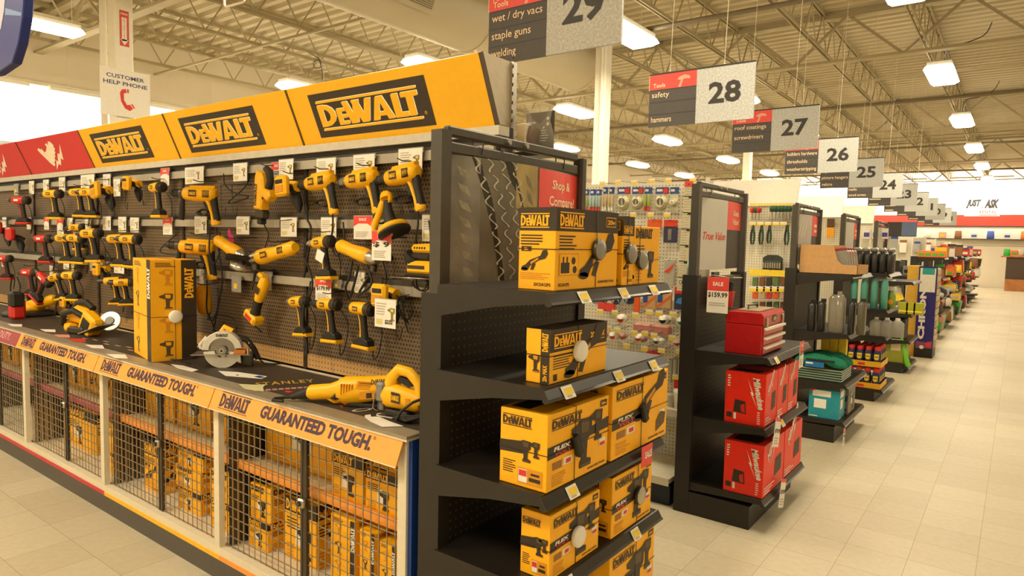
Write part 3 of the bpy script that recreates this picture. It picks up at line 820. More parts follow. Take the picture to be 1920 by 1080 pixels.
def cordless_drill(lab, loc, tilt=0, yaw=0, s=1.0, body=None, chuck_l=0.05, chuck=None, group=None, tail=True, hook=True):
    body = body or YEL
    s *= 0.83
    t = thing('cordless_drill', lab, 'drill', loc, (0, R(tilt), R(yaw)), group); t.scale = (s, s, s)
    b = MB(); b.loft([(-0.07, 0, 0), (-0.062, 0, 0), (-0.02, 0, 0.001), (0.03, 0, 0.002), (0.045, 0, 0.002)], [0.022, 0.029, 0.033, 0.034, 0.033], body, 16)
    F = Fr((-0.01, -0.0335, 0.002), (1, 0, 0), (0, 0, 1)); plate(b, F, 0.038, 0.022) if body is YEL else b.rect(F, -0.02, -0.008, 0.02, 0.008, WHITE, 2)
    b.build('motor_housing', t)
    b = MB(); b.loft([(0.043, 0, 0.002), (0.05, 0, 0.002), (0.075, 0, 0.002), (0.088, 0, 0.002)], [0.0335, 0.036, 0.034, 0.02], BLK, 16)
    for k in range(3): b.cyl((0.055 + k * 0.01, 0, 0.002), (0.058 + k * 0.01, 0, 0.002), 0.0365, PRG, 16)
    b.build('rear_cap', t)
    b = MB(); b.loft([(-0.07 - chuck_l, 0, 0), (-0.066 - chuck_l, 0, 0), (-0.07 - chuck_l * 0.5, 0, 0), (-0.068, 0, 0)], [0.007, 0.012, 0.02, 0.021], chuck or DSTEEL, 14); b.build('chuck', t)
    b = MB(); b.loft([(0.012, 0, -0.02), (0.022, 0, -0.06), (0.03, 0, -0.11), (0.036, 0, -0.15)], [(0.024, 0.021), (0.018, 0.017), (0.018, 0.017), (0.022, 0.02)], BLK, 12); b.build('grip', t)
    b = MB(); b.loft([(-0.002, 0, -0.03), (0.006, 0, -0.06), (0.013, 0, -0.11), (0.016, 0, -0.145)], [(0.01, 0.0165), (0.006, 0.0155), (0.006, 0.0155), (0.009, 0.018)], body, 10); b.build('handle_spine', t)
    b = MB(); b.prism([(-0.016, -0.036), (0.004, -0.04), (0.01, -0.07), (-0.004, -0.066)], -0.008, 0.008, BLK, 0.003); b.build('trigger', t)
    b = MB(); b.prism([(-0.03, -0.182), (0.085, -0.182), (0.08, -0.155), (0.05, -0.142), (0.01, -0.142), (-0.028, -0.165)], -0.028, 0.028, BLK, 0.006)
    b.prism([(-0.038, -0.202), (0.092, -0.202), (0.094, -0.183), (-0.036, -0.183)], -0.032, 0.032, body, 0.006); b.build('battery', t)
    if tail: tether(t, [(0.07, 0.03, -0.03), (0.09 + 0.02 * random.random(), 0.05, -0.10), (0.07, 0.06, -0.22), (0.03, 0.06, -0.26 - 0.05 * random.random()), (0.0, 0.08, -0.2)], 0.003, 'tether')
    if hook: hanger(t, 0.035, 0.0)
    return t


def grinder(lab, loc, tilt=0, yaw=0, s=1.0, guard=False, L=0.30):
    t = thing('angle_grinder', lab, 'grinder', loc, (0, R(tilt), R(yaw))); t.scale = (s, s, s)
    b = MB(); b.loft([(-0.10, 0, 0), (-0.09, 0, 0), (-0.04, 0, 0), (0.04, 0, 0), (L - 0.12, 0, 0.004), (L - 0.10, 0, 0.004)], [0.03, 0.037, 0.038, 0.032, 0.034, 0.022], YEL, 18)
    for k in range(4): b.rbox((0.10 + k * 0.012, -0.035, -0.012), (0.105 + k * 0.012, -0.028, 0.018), BLK, 0.001)
    plate(b, Fr((-0.01, -0.038, 0), (1, 0, 0), (0, 0, 1)), 0.05, 0.03)
    b.build('motor_housing', t)
    b = MB(); b.loft([(-0.16, 0, 0), (-0.15, 0, 0), (-0.12, 0, 0), (-0.10, 0, 0)], [0.02, 0.03, 0.034, 0.032], STEEL, 16); b.cyl((-0.14, 0, -0.03), (-0.14, 0, -0.06), 0.018, DSTEEL)
    b.build('gear_head', t)
    b = MB(); b.loft([(-0.14, -0.028, 0), (-0.14, -0.06, 0.0), (-0.14, -0.14, 0.01), (-0.14, -0.16, 0.01)], [0.009, 0.015, 0.017, 0.010], BLK, 12, up=(0, 0, 1)); b.build('side_handle', t)
    if guard:
        b = MB(); b.lathe([(0.02, -0.075), (0.062, -0.072), (0.064, -0.04), (0.06, -0.04), (0.03, -0.06)], STEEL, (-0.14, 0, 0), n=22); b.build('guard', t)
    tether(t, [((L - 0.10) * s, 0, 0), ((L - 0.05) * s, 0.0, -0.02), (L * s - 0.03, 0.02, -0.12), (L * s - 0.08, 0.03, -0.22), (L * s - 0.1, 0.06, -0.12)], 0.0042)
    hanger(t, 0.035 * s, 0.02); hanger(t, 0.035 * s, 0.10)
    return t


def battery_tool(lab, loc, tilt=0, yaw=0, s=1.0, nose='down'):
    """squat tool that shows its square yellow battery foot"""
    t = thing('battery_tool', lab, 'power tool', loc, (0, R(tilt), R(yaw))); t.scale = (s, s, s)
    b = MB(); b.rbox((-0.05, -0.06, -0.055), (0.05, -0.02, 0.055), YEL, 0.012)
    b.rbox((-0.032, -0.064, 0.012), (0.032, -0.058, 0.034), BLK, 0.003); b.rbox((-0.034, -0.063, -0.035), (0.034, -0.059, 0.004), BOXYD, 0.002); b.build('battery_foot', t)
    b = MB(); b.loft([(0, -0.022, 0.0), (0, 0.02, -0.01), (0, 0.06, -0.03)], [(0.03, 0.026), (0.022, 0.02), (0.028, 0.028)], BLK, 12, up=(0, 0, 1)); b.build('grip', t)
    b = MB(); b.loft([(-0.03, 0.045, -0.05), (0, 0.045, -0.06), (0.02, 0.045, -0.10), (0.024, 0.045, -0.14)], [0.02, 0.032, 0.026, 0.008], BLK, 12); b.build('nose', t)
    b = MB(); b.loft([(-0.07, 0.03, 0.02), (-0.03, 0.04, 0.01), (0.03, 0.04, 0.0)], [0.016, 0.03, 0.028], YEL, 12); b.build('motor_housing', t)
    tether(t, [(0.05, 0.02, 0.0), (0.09, 0.02, -0.03), (0.10, 0.03, -0.12), (0.12, 0.03, -0.17)], 0.004, 'tether')
    hanger(t, 0.05, 0.0)
    return t


def at(px, py, dy=0.0): return P(px, py, y=YT + dy)


# ---- top rail, right to left
corded_drill('large yellow corded drill on the top rail, nearest the black endcap', at(752, 330), tilt=-6, s=1.12)
corded_drill('yellow corded drill with silver nose, second from the endcap on the top rail', at(676, 337), tilt=-4, s=1.12, chuck='steel')
corded_drill('yellow corded hammer drill, third from the endcap on the top rail', at(598, 342), tilt=-4, s=1.12)


def impact_wrench(lab, loc, tilt=0, s=1.0):
    t = thing('impact_wrench', lab, 'power tool', loc, (0, R(tilt), 0)); t.scale = (s, s, s)
    b = MB(); b.prism([(-0.06, -0.11), (0.01, -0.11), (0.02, -0.04), (0.06, -0.06), (0.085, -0.03), (0.07, 0.0), (0.025, 0.01), (0.015, 0.06), (-0.005, 0.09), (-0.055, 0.10), (-0.065, 0.06)], -0.03, 0.03, YEL, 0.008)
    F = Fr((-0.03, -0.031, -0.09), (0, 0, 1), (-1, 0, 0)); block_logo(b, F, 0.12, 0.022, PRN, False, 2)
    b.disc(Fr((0.03, -0.031, -0.045), (1, 0, 0), (0, 0, 1)), 0, 0, 0.008, BLK, 2); b.build('motor_housing', t)
    b = MB(); b.loft([(0.03, 0, 0.0), (0.045, 0, 0.05), (0.03, 0, 0.10), (0.0, 0, 0.115)], [(0.018, 0.02), (0.018, 0.02), (0.022, 0.022), (0.018, 0.02)], BLK, 12); b.build('grip', t)
    b = MB(); b.rbox((-0.05, -0.028, -0.16), (0.02, 0.028, -0.108), DSTEEL, 0.01); b.rbox((-0.035, -0.02, -0.19), (0.005, 0.02, -0.16), BLK, 0.006); b.build('nose_plate', t)
    tether(t, [(-0.01, 0, -0.19), (0.0, 0.02, -0.24), (0.01, 0.0, -0.29), (-0.01, 0.0, -0.33)], 0.004, 'tether')
    hanger(t, 0.11, 0.0)
    return t


impact_wrench('yellow finish nailer with vertical black lettering hung under the red sale card', at(497, 356), s=0.98, tilt=6)
battery_tool('yellow battery tool with square foot, just left of the three corded drills', at(541, 350), s=0.95, tilt=-4)
corded_drill('big yellow corded hammer drill on the top rail, alone in a wide gap', at(372, 364, -0.05), tilt=2, yaw=32, s=1.18, side_handle=True)
cordless_drill('yellow and black impact driver hung nose left, below the red sale card', at(294, 352), tilt=0, s=1.15)
battery_tool('yellow battery tool hung high under the ledge, middle of the top rail', at(248, 344), s=0.85, tilt=3)
battery_tool('yellow battery tool hung nose down beside two cordless drills', at(191, 357), s=1.05, tilt=-8)
cordless_drill('yellow cordless drill, right one of a pair on the top rail', at(166, 361, -0.03), s=1.08, yaw=28)
cordless_drill('yellow cordless drill, left one of a pair on the top rail', at(146, 361, -0.03), s=1.08, yaw=28)
cordless_drill('yellow cordless drill between a red tool and the drill pair, top rail', at(98, 364, -0.03), s=1.18, yaw=28)
cordless_drill('red cordless drill on the top rail, near the left edge', at(38, 376, -0.03), s=1.2, yaw=28, body=TRED)
# ---- middle rail
t = thing('palm_sander', 'yellow palm sander on a wire shelf beside the black endcap', 'sander', P(800, 500, y=YT)); t.rotation_euler = (0, 0, 0)
b = MB(); b.loft([(-0.085, 0, 0.0), (-0.075, 0, 0.02), (-0.06, 0, 0.045)], [0.03, 0.05, 0.05], BLK, 12)
b.prism([(-0.085, -0.03), (0.06, -0.03), (0.10, 0.0), (0.10, 0.02), (0.05, 0.025), (-0.08, 0.025)], -0.045, 0.045, YEL, 0.01); b.rect(Fr((0, -0.0455, 0), (1, 0, 0), (0, 0, 1)), -0.07, -0.01, 0.03, 0.005, PRN, 2); b.build('motor_housing', t)
b = MB(); b.rbox((-0.07, -0.035, 0.025), (0.05, 0.035, 0.06), BLK, 0.012); b.prism([(-0.06, 0.06), (0.055, 0.06), (0.075, 0.085), (0.03, 0.10), (-0.055, 0.095), (-0.07, 0.08)], -0.035, 0.035, YEL, 0.01)
for k in range(5): b.rbox((-0.045 + 0.015 * k, -0.036, 0.075), (-0.035 + 0.015 * k, -0.03, 0.085), BLK, 0.001)
b.build('top_grip', t)
b = MB(); b.rbox((-0.09, -0.05, -0.045), (0.085, 0.05, -0.03), BLK, 0.006); b.build('sanding_pad', t)
coil(t, (-0.05, 0.02, -0.075), 0.04, 0.035, 2)
for k in (-0.03, 0.03):
    b = MB(); b.tube([(0.06, 0.1, -0.049 + 0), (0.06, -0.05, -0.049), (-0.13, -0.06 + k, -0.049), (-0.13, 0.1, -0.049)], 0.003, STEEL, 6); b.build('wire_shelf', t); break

t = thing('orbital_sander', 'yellow orbital sander hung by its handle above a red price card', 'sander', at(726, 412, -0.04), (0, R(-28), 0)); t.scale = (0.85, 0.85, 0.85)
b = MB(); b.loft([(0.02, 0, 0.10), (0.0, 0, 0.085), (-0.05, 0, 0.05), (-0.10, 0, 0.02), (-0.115, 0, -0.01)], [(0.018, 0.018), (0.02, 0.02), (0.018, 0.018), (0.02, 0.02), (0.012, 0.012)], YEL, 12)
b.lathe([(0.02, -0.012), (0.036, -0.012), (0.038, 0.0), (0.036, 0.014), (0.018, 0.014)], YEL, (0.045, 0, 0.105), (0, 1, 0), 16); b.build('handle', t)
b = MB(); b.loft([(0.045, 0, 0.09), (0.03, 0, 0.05), (0.02, 0, 0.0), (0.02, 0, -0.04)], [0.018, 0.024, 0.03, 0.04], BLK, 12); b.build('neck', t)
b = MB(); b.lathe([(0.03, -0.04), (0.075, -0.045), (0.085, -0.055), (0.085, -0.075), (0.03, -0.075)], YEL, (0.02, 0, 0), n=20); b.build('disc_cover', t)
b = MB(); b.lathe([(0.02, -0.076), (0.088, -0.076), (0.088, -0.088), (0.02, -0.09)], BLK, (0.02, 0, 0), n=20); b.build('sanding_pad', t)
coil(t, (-0.08, 0.03, 0.01), 0.045, 0.03, 3); hanger(t, 0.12, 0.04)

t = cordless_drill('yellow cordless hammer drill with silver chuck and paper tag, middle rail', at(604, 455), tilt=-4, s=1.1, chuck=STEEL, chuck_l=0.06)
b = MB(); b.T = M.Rotation(R(25), 4, 'Y'); b.rbox((0.035, -0.05, -0.08), (0.10, -0.048, -0.02), WHITE, 0.001); b.build('paper_tag', t)
grinder('yellow angle grinder with round nose beside the hammer drill, middle rail', at(668, 473), tilt=-12, yaw=180, s=0.95, L=0.24)
grinder('long yellow grinder lying level on the middle rail', at(508, 477), tilt=-10, s=1.1, L=0.30)
grinder('yellow grinder with a polished steel guard, under a pink paper flag', at(432, 466), tilt=-18, yaw=180, s=1.0, guard=True, L=0.25)
b = MB(); q = [(0, 0), (0.03, -0.02), (0.05, 0.01), (0.06, -0.03), (0.075, 0.02), (0.06, 0.06), (0.05, 0.05), (0.03, 0.09), (0.01, 0.07), (0.02, 0.04)]
b.prism([q[i] for i in (0, 1, 2, 3, 4, 5, 6, 7, 8, 9)], 0, 0.003, mat('pink_paper', '#f0408a', 0.6))
tag(b.build('paper_flag', loc=at(425, 457, 0.06)), 'torn bright pink paper flag beside the steel guard', 'paper')
corded_drill('big yellow corded drill with angled side handle, middle rail left of the grinders', at(366, 464, -0.05), tilt=4, yaw=32, s=1.22, side_handle=True)
for i, (px, py, s) in enumerate(((243, 449, 1.0), (219, 448, 1.0), (170, 438, 1.1), (142, 447, 1.0), (120, 447, 1.0), (144, 427, 0.9))):
    cordless_drill('yellow cordless drill on the middle rail, %s to the left of the upright carton' % ORD[i], at(px, py, -0.03 if i < 5 else 0.03), s=s * 1.14, tilt=2 - i % 3 * 2, yaw=26)
cordless_drill('red cordless drill on the middle rail, right of the red battery tools', at(80, 448, -0.03), s=1.15, yaw=26, body=TRED)
t = thing('red_battery_tool', 'large red tool with square battery foot, right one of two on the middle rail', 'power tool', at(28, 440))
b = MB(); b.rbox((-0.06, -0.06, -0.05), (0.06, -0.01, 0.06), TRED, 0.015); b.build('battery_foot', t)
b = MB(); b.loft([(0, -0.02, -0.02), (0, 0.03, -0.03), (0, 0.06, -0.05)], [0.03, 0.025, 0.03], BLK, 12, up=(0, 0, 1)); b.build('grip', t)
b = MB(); b.loft([(-0.02, 0.04, -0.06), (0.01, 0.04, -0.1), (0.03, 0.04, -0.16)], [0.03, 0.03, 0.01], BLK, 12); b.build('nose', t); hanger(t, 0.05)
dup(t, at(4, 428), label='large red tool with square battery foot, left one of two at the picture edge')
cordless_drill('small red cordless drill below the two large red tools', at(8, 485, -0.03), yaw=26, s=1.1, body=TRED)
# ---- lower rail
t = thing('oscillating_tool', 'yellow oscillating tool hung slanting above the circular saw', 'power tool', at(487, 558), (0, R(28), 0))
b = MB(); b.loft([(-0.01, 0, 0.12), (0.0, 0, 0.10), (0.0, 0, 0.05), (0.0, 0, 0.0), (0.0, 0, -0.03)], [(0.018, 0.02), (0.03, 0.03), (0.034, 0.032), (0.028, 0.028), (0.022, 0.022)], YEL, 14); b.rect(Fr((0, -0.033, 0.05), (1, 0, 0), (0, 0, 1)), -0.02, -0.02, 0.02, 0.02, PRN, 2); b.build('motor_housing', t)
b = MB(); b.rbox((-0.06, -0.02, 0.105), (-0.01, 0.02, 0.13), YEL, 0.008); b.build('lever', t)
b = MB(); b.loft([(0, 0, -0.02), (0.002, 0, -0.07), (0.004, 0, -0.10)], [0.026, 0.024, 0.03], BLK, 12); b.build('grip', t)
b = MB(); b.rbox((-0.055, -0.035, -0.15), (0.06, 0.035, -0.10), YEL, 0.01); b.rect(Fr((0, -0.0352, -0.125), (1, 0, 0), (0, 0, 1)), -0.03, -0.012, 0.03, 0.012, RED, 2); b.build('battery', t)
tether(t, [(-0.05, 0.02, -0.05), (-0.09, 0.03, -0.10), (-0.10, 0.03, -0.16), (-0.06, 0.05, -0.20)], 0.004, 'tether'); hanger(t, 0.12)
cordless_drill('yellow cordless drill with silver chuck, first of three below the orange sale card', at(560, 566), s=1.05, chuck=STEEL, tilt=-4)
cordless_drill('yellow impact drill with long black nose, middle of three on the lower rail', at(615, 571), s=1.12, chuck=BLK, chuck_l=0.08, tilt=-2)
cordless_drill('yellow cordless drill with black chuck, right one of three on the lower rail', at(677, 579), s=1.12, chuck=BLK, tilt=2)
battery_tool('yellow battery tool with black cap above a price card, lower rail', at(724, 553), s=0.95)
cordless_drill('yellow cordless tool half hidden behind the endcap post', at(812, 592), s=0.8, tilt=0, tail=False)
b = MB(); b.loft([(0, 0, 0.09), (0, 0, 0.08), (0.005, 0, 0), (0.02, 0, -0.07), (0.022, 0, -0.085)], [0.02, 0.04, 0.045, 0.036, 0.016], YEL, 14)
t = thing('polishing_tool', 'smooth yellow tool body showing right of the upright carton', 'power tool', at(381, 563)); b.build('motor_housing', t); hanger(t, 0.07); tether(t, [(0.02, 0.02, -0.08), (0.05, 0.03, -0.14), (0.10, 0.03, -0.20), (0.16, 0.04, -0.12)], 0.004)
cordless_drill('yellow cordless drill just left of the upright carton, lower rail', at(212, 527), s=1.0, yaw=60)
cordless_drill('second yellow cordless drill left of the upright carton, partly hidden', at(230, 530), s=0.95, yaw=60)
t = battery_tool('small orange yellow battery tool hung on the lower rail above two drills', at(190, 505), s=0.8)
cordless_drill('yellow cordless drill on the lower rail, left of the battery tool', at(132, 517, -0.03), s=1.15, yaw=26)
cordless_drill('yellow drill with its nose up on the lower rail, among red tools', at(105, 520, -0.03), s=1.1, yaw=20, tilt=-12)
cordless_drill('red cordless drill on the lower rail, second from the left edge', at(54, 511, -0.03), s=1.15, yaw=26, body=TRED)
cordless_drill('red drill tilted sharply down on the lower rail', at(83, 523, -0.03), s=1.2, yaw=20, body=TRED, tilt=38)
battery_tool('yellow battery tool standing above the saw heap', at(126, 566), s=0.75)

# ---------------------------------------------------------------- price cards
def price_card(lab, px, py, w, h, style='w', dy=0.06, tilt=0.0, big=None):
    c = P(px, py, y=YP - dy)
    b = MB(); b.T = M.Rotation(tilt, 4, 'Y'); b.tube([(0, 0.004, h / 2 - 0.008), (0, dy, h / 2 - 0.008)], 0.002, DSTEEL, 5)
    base = {'w': WHITE, 'r': WHITE, 'g': GREYT}[style]
    b.box((-w / 2, 0, -h / 2), (w / 2, 0.0015, h / 2), base)
    b.box((-w / 2 - 0.004, 0.0015, h / 2 - 0.02), (w / 2 + 0.004, 0.006, h / 2 + 0.004), GREYT)
    F = Fr((-w / 2, 0, -h / 2), (1, 0, 0), (0, 0, 1))
    gp = mat('card_print', '#b9b2a2', 0.6); ol = mat('card_olive', '#8a7a35', 0.6)
    if style == 'r':
        b.rect(F, 0, h * 0.68, w, h, SIGNRED, 1); b.poly(F, [(0, h * 0.68), (0, h * 0.55), (w * 0.25, h * 0.68)], SIGNRED, 1); b.poly(F, [(w, h * 0.68), (w * 0.75, h * 0.68), (w, h * 0.55)], SIGNRED, 1)
        b.text(F, 'SALE', w / 2, h * 0.8, h * 0.12, WHITE, w=w * 0.4, bold=0.03, L=2, center=True)
        if big: b.text(F, big, w / 2, h * 0.44, h * 0.2, PRN, w=w * 0.85, bold=0.03, L=2, center=True)
        b.lines(F, w * 0.12, h * 0.1, w * 0.85, h * 0.36, 4, gp)
    elif style == 'w':
        b.lines(F, w * 0.08, h * 0.45, w * 0.6, h * 0.92, 5, gp, fill=0.4)
        b.rect(F, w * 0.08, h * 0.1, w * 0.38, h * 0.3, mat('card_tan', '#d8cf8a', 0.6), 2)
        pic_drill(b, F, w * 0.62, h * 0.25, h * 0.5, ol, mat('card_tan', '#d8cf8a'), 2)
        if big: b.text(F, big, w * 0.5, h * 0.12, h * 0.17, PRN, bold=0.03, L=3)
    else:
        b.rect(F, w * 0.25, h * 0.2, w * 0.6, h * 0.55, TAGY, 2)
    return tag(b.build('price_card', loc=c), lab, 'price card')


TOP = [(769, 302, .15, .11, 'w'), (682, 312, .15, .11, 'w'), (611, 316, .15, .10, 'w'), (536, 318, .125, .105, 'w'), (518, 326, .09, .12, 'r'), (450, 323, .14, .10, 'w'),
       (364, 329, .22, .10, 'w'), (309, 332, .11, .11, 'r'), (219, 352, .105, .12, 'w'), (200, 340, .12, .10, 'w'), (164, 343, .24, .12, 'w'), (116, 346, .12, .11, 'w'), (86, 350, .115, .11, 'w'), (59, 352, .11, .11, 'w'), (30, 356, .11, .10, 'g')]
for i, (px, py, w, h, st) in enumerate(TOP):
    price_card('%s price card on the top rail, %s from the black endcap' % ({'w': 'white', 'r': 'red and white sale', 'g': 'grey'}[st], ORD[i]), px, py, w, h, st, big='$329.' if i == 4 else None, dy=0.05 + 0.012 * (i == 3))
MID = [(810, 428, .12, .115, 'w'), (680, 427, .13, .11, 'r'), (616, 427, .12, .10, 'w'), (541, 426, .14, .10, 'w'), (455, 423, .13, .10, 'w'), (376, 423, .14, .11, 'w'), (314, 424, .12, .11, 'r'), (252, 422, .125, .10, 'w'), (229, 421, .12, .105, 'w'), (200, 419, .13, .10, 'w'),
       (165, 424, .1, .1, 'w'), (142, 441, .1, .13, 'r'), (131, 421, .10, .10, 'w'), (113, 425, .13, .17, 'r'), (87, 419, .10, .10, 'r'), (54, 419, .10, .10, 'w'), (8, 417, .10, .09, 'w')]
for i, (px, py, w, h, st) in enumerate(MID):
    price_card('%s price card on the middle rail, %s from the black endcap' % ({'w': 'white', 'r': 'red and white sale'}[st], ORD[i]), px, py, w, h, st, dy=0.05)
price_card('red and white sale card hung under the orbital sander', 715, 461, .125, .13, 'r', 0.16, big='$ 9')
price_card('red sale card reading 179.99 above the three cordless drills', 606, 543, .125, .125, 'r', 0.07, big='$179.99')
price_card('white price card reading 232 below the black capped battery tool', 722, 588, .135, .125, 'w', 0.17, big='$232')
LOW = [(632, 533, .06, .04, 'g'), (674, 530, .07, .10, 'w'), (497, 527, .12, .10, 'g'), (443, 533, .10, .09, 'g'), (378, 518, .05, .09, 'w'), (223, 502, .16, .08, 'w'), (174, 497, .11, .09, 'w'), (138, 500, .10, .1, 'g'), (124, 493, .11, .10, 'r'), (97, 510, .09, .10, 'w'), (6, 490, .09, .10, 'w')]
for i, (px, py, w, h, st) in enumerate(LOW):
    price_card('%s price card on the lower rail, %s from the black endcap' % ({'w': 'white', 'r': 'red and white sale', 'g': 'grey plastic'}[st], ORD[i]), px, py, w, h, st, dy=0.05)
b = MB(); b.prism([(-0.04, -0.03), (0.05, -0.06), (0.06, 0.0), (0.04, 0.09)], 0, 0.002, WHITE); tag(b.build('folded_card', loc=P(808, 572, y=YP - 0.14)), 'folded white card corner beside the endcap post', 'card')

# empty wire hooks and dangling security leads
def wire_hook(lab, px, py, s=1.0):
    c = P(px, py, y=YP - 0.02); b = MB()
    b.tube([(0, 0.02, 0.08 * s), (0, -0.02, 0.08 * s), (0, -0.10, 0.07 * s), (0.0, -0.10, -0.06 * s), (0.01, -0.10, -0.10 * s), (0.04, -0.10, -0.11 * s), (0.05, -0.10, -0.06 * s)], 0.0028, DSTEEL, 6)
    tag(b.build('wire_hook', loc=c), lab, 'hook')
for i, (px, py) in enumerate(((445, 372), (466, 372), (756, 478), (770, 585), (556, 440), (262, 365))):
    wire_hook('empty bent wire hook on the display wall, %s in a count from %s' % (ORD[i], 'the left gap'), px, py)


def lead(lab, pts, r=0.004):
    P3 = [P(a, c, y=YP - d) for a, c, d in pts]; o = P3[0]; b = MB(); out = []
    for i in range(len(P3) - 1):
        p0, p1, p2, p3 = P3[max(i - 1, 0)], P3[i], P3[i + 1], P3[min(i + 2, len(P3) - 1)]
        for k in range(5):
            u = k / 5.0
            out.append(0.5 * ((2 * p1) + (p2 - p0) * u + (2 * p0 - 5 * p1 + 4 * p2 - p3) * u * u + (3 * p1 - p0 - 3 * p2 + p3) * u ** 3) - o)
    out.append(P3[-1] - o); b.tube([tuple(p) for p in out], r, BLK, 6)
    return tag(b.build('security_lead', loc=o), lab, 'cord')
lead('thin black lead looping in the gap left of the nailer', [(420, 315, .01), (421, 345, .06), (440, 362, .08), (466, 368, .07), (450, 376, .05), (428, 380, .03), (460, 350, .04), (468, 330, .02)])
lead('black lead hanging from the middle rail to the worktop left of the steel guard', [(405, 420, .02), (410, 470, .06), (417, 520, .05), (412, 560, .05), (400, 620, .06)])
lead('thick black lead falling behind the cordless hammer drill to the lower rail', [(578, 385, .03), (576, 410, .08), (583, 430, .1), (577, 480, .08), (570, 520, .06)], 0.006)
lead('bundle of black leads under the silver nosed grinder', [(660, 490, .08), (655, 520, .1), (648, 540, .1), (655, 560, .08), (665, 530, .07), (672, 500, .08)], 0.006)
lead('black cord dropping past the lower drills toward the worktop', [(570, 570, .12), (568, 610, .12), (574, 640, .12), (576, 664, .12)], 0.008)
lead('black lead curling at the left of the upright carton', [(330, 440, .03), (300, 470, .05), (330, 478, .06), (352, 470, .05)])
lead('long black lead from the middle rail down beside the endcap', [(690, 500, .08), (697, 530, .08), (684, 545, .1), (672, 552, .08), (690, 520, .06)], 0.006)
lead('twisted black leads right of the battery tool near the endcap', [(745, 560, .08), (768, 570, .06), (772, 590, .06), (758, 600, .06), (748, 580, .06), (765, 605, .05)], 0.004)
lead('slack black lead in the gap beside the circular saw', [(395, 585, .04), (390, 600, .05), (410, 590, .04), (440, 600, .05), (443, 625, .05)], 0.003)
lead('dark cord loop below the row of left drills', [(200, 470, .04), (208, 490, .08), (190, 500, .06), (184, 486, .05)], 0.004)
lead('black coil hanging at the left among the red tools', [(22, 520, .05), (20, 545, .08), (30, 560, .08), (38, 540, .08), (32, 520, .05)], 0.006)
# ---------------------------------------------------------------- things on the worktop (top surface z = 0.977)
ZW = 0.977
def on_top(px, py): return P(px, py, z=ZW)


# reciprocating saw, lying with its handle towards the front edge
c = P(662, 733, z=1.04)
t = thing('reciprocating_saw', 'long yellow reciprocating saw lying on the worktop with its boot to the left', 'saw', (c.x, c.y, ZW), (0, 0, R(26)))
b = MB(); b.loft([(-0.20, 0, 0.045), (-0.19, 0, 0.045), (-0.10, 0, 0.055), (-0.05, 0, 0.065)], [(0.026, 0.028), (0.032, 0.03), (0.034, 0.03), (0.044, 0.035)], YEL, 16)
b.loft([(-0.06, 0, 0.062), (-0.03, 0, 0.062), (0.06, 0, 0.075), (0.16, 0, 0.095), (0.20, 0, 0.10)], [(0.05, 0.042), (0.062, 0.047), (0.055, 0.045), (0.046, 0.04), (0.035, 0.035)], YEL, 18)
for k in range(5):
    b.rbox((-0.035 + k * 0.012, -0.05, 0.055 + 0.006 * k), (-0.031 + k * 0.012, -0.036, 0.10), BOXYD, 0.001)
for k in range(4): b.rbox((0.03 + k * 0.002, -0.047, 0.085 + k * 0.009), (0.09 + k * 0.002, -0.035, 0.088 + k * 0.009), BOXYD, 0.001)
F = Fr((0.10, -0.044, 0.105), (1, 0, 0.12), (0, 0, 1)); block_logo(b, F, 0.07, 0.022, PRN, False, 3)
F = Fr((0.05, -0.047, 0.04), (1, 0, 0.12), (0, 0, 1)); b.rect(F, 0, 0, 0.07, 0.032, BOXYD, 3); b.rect(F, 0.03, 0.004, 0.055, 0.026, PRN, 4)
b.build('motor_housing', t)
b = MB(); pts = [(-0.12, 0, 0.03), (-0.08, 0, 0.012), (-0.05, 0, 0.018), (-0.02, 0, 0.012), (0.0, 0, 0.03)]; b.loft(pts, [(0.008, 0.016)] * 5, YEL, 10); b.build('trigger_guard', t)
b = MB(); b.prism([(-0.09, 0.03), (-0.03, 0.028), (-0.012, 0.05), (-0.06, 0.062)], -0.038, 0.038, BLK, 0.006); b.build('trigger', t)
b = MB(); b.loft([(-0.19, 0, 0.045), (-0.21, 0, 0.04), (-0.25, 0.0, 0.028), (-0.28, 0.0, 0.018)], [0.028, 0.024, 0.016, 0.012], BLK, 14)
b.tube([(-0.27, 0, 0.02), (-0.31, -0.005, 0.016), (-0.345, -0.03, 0.012), (-0.335, -0.06, 0.014), (-0.29, -0.055, 0.012)], 0.0075, BLK, 8); b.build('cord', t)
b = MB(); b.rbox((-0.02, -0.03, 0.0), (0.13, 0.03, 0.02), BLK, 0.006); b.build('side_rest', t)

# jigsaw, standing in front of the reciprocating saw nose
c = on_top(748, 783)
t = thing('jigsaw', 'yellow jigsaw with looped handle standing at the right end of the worktop', 'saw', (c.x, c.y + 0.01, ZW), (0, 0, R(10)))
b = MB(); b.loft([(-0.075, 0, 0.085), (-0.06, 0, 0.085), (0.0, 0, 0.08), (0.08, 0, 0.072), (0.10, 0, 0.07)], [(0.045, 0.034), (0.052, 0.036), (0.048, 0.036), (0.042, 0.034), (0.03, 0.026)], YEL, 18)
plate(b, Fr((0.0, -0.037, 0.085), (1, 0, -0.08), (0, 0, 1)), 0.042, 0.042)
for k in range(4): b.rbox((0.045, -0.038, 0.06 + k * 0.008), (0.068, -0.03, 0.063 + k * 0.008), BOXYD, 0.001)
b.build('motor_housing', t)
b = MB(); b.loft([(-0.055, 0, 0.10), (-0.045, 0, 0.15), (-0.01, 0, 0.19), (0.04, 0, 0.185), (0.085, 0, 0.145), (0.098, 0, 0.10), (0.09, 0, 0.07)], [(0.03, 0.027), (0.027, 0.024), (0.024, 0.022), (0.021, 0.02), (0.021, 0.02), (0.022, 0.022), (0.03, 0.028)], YEL, 16); b.build('loop_handle', t)
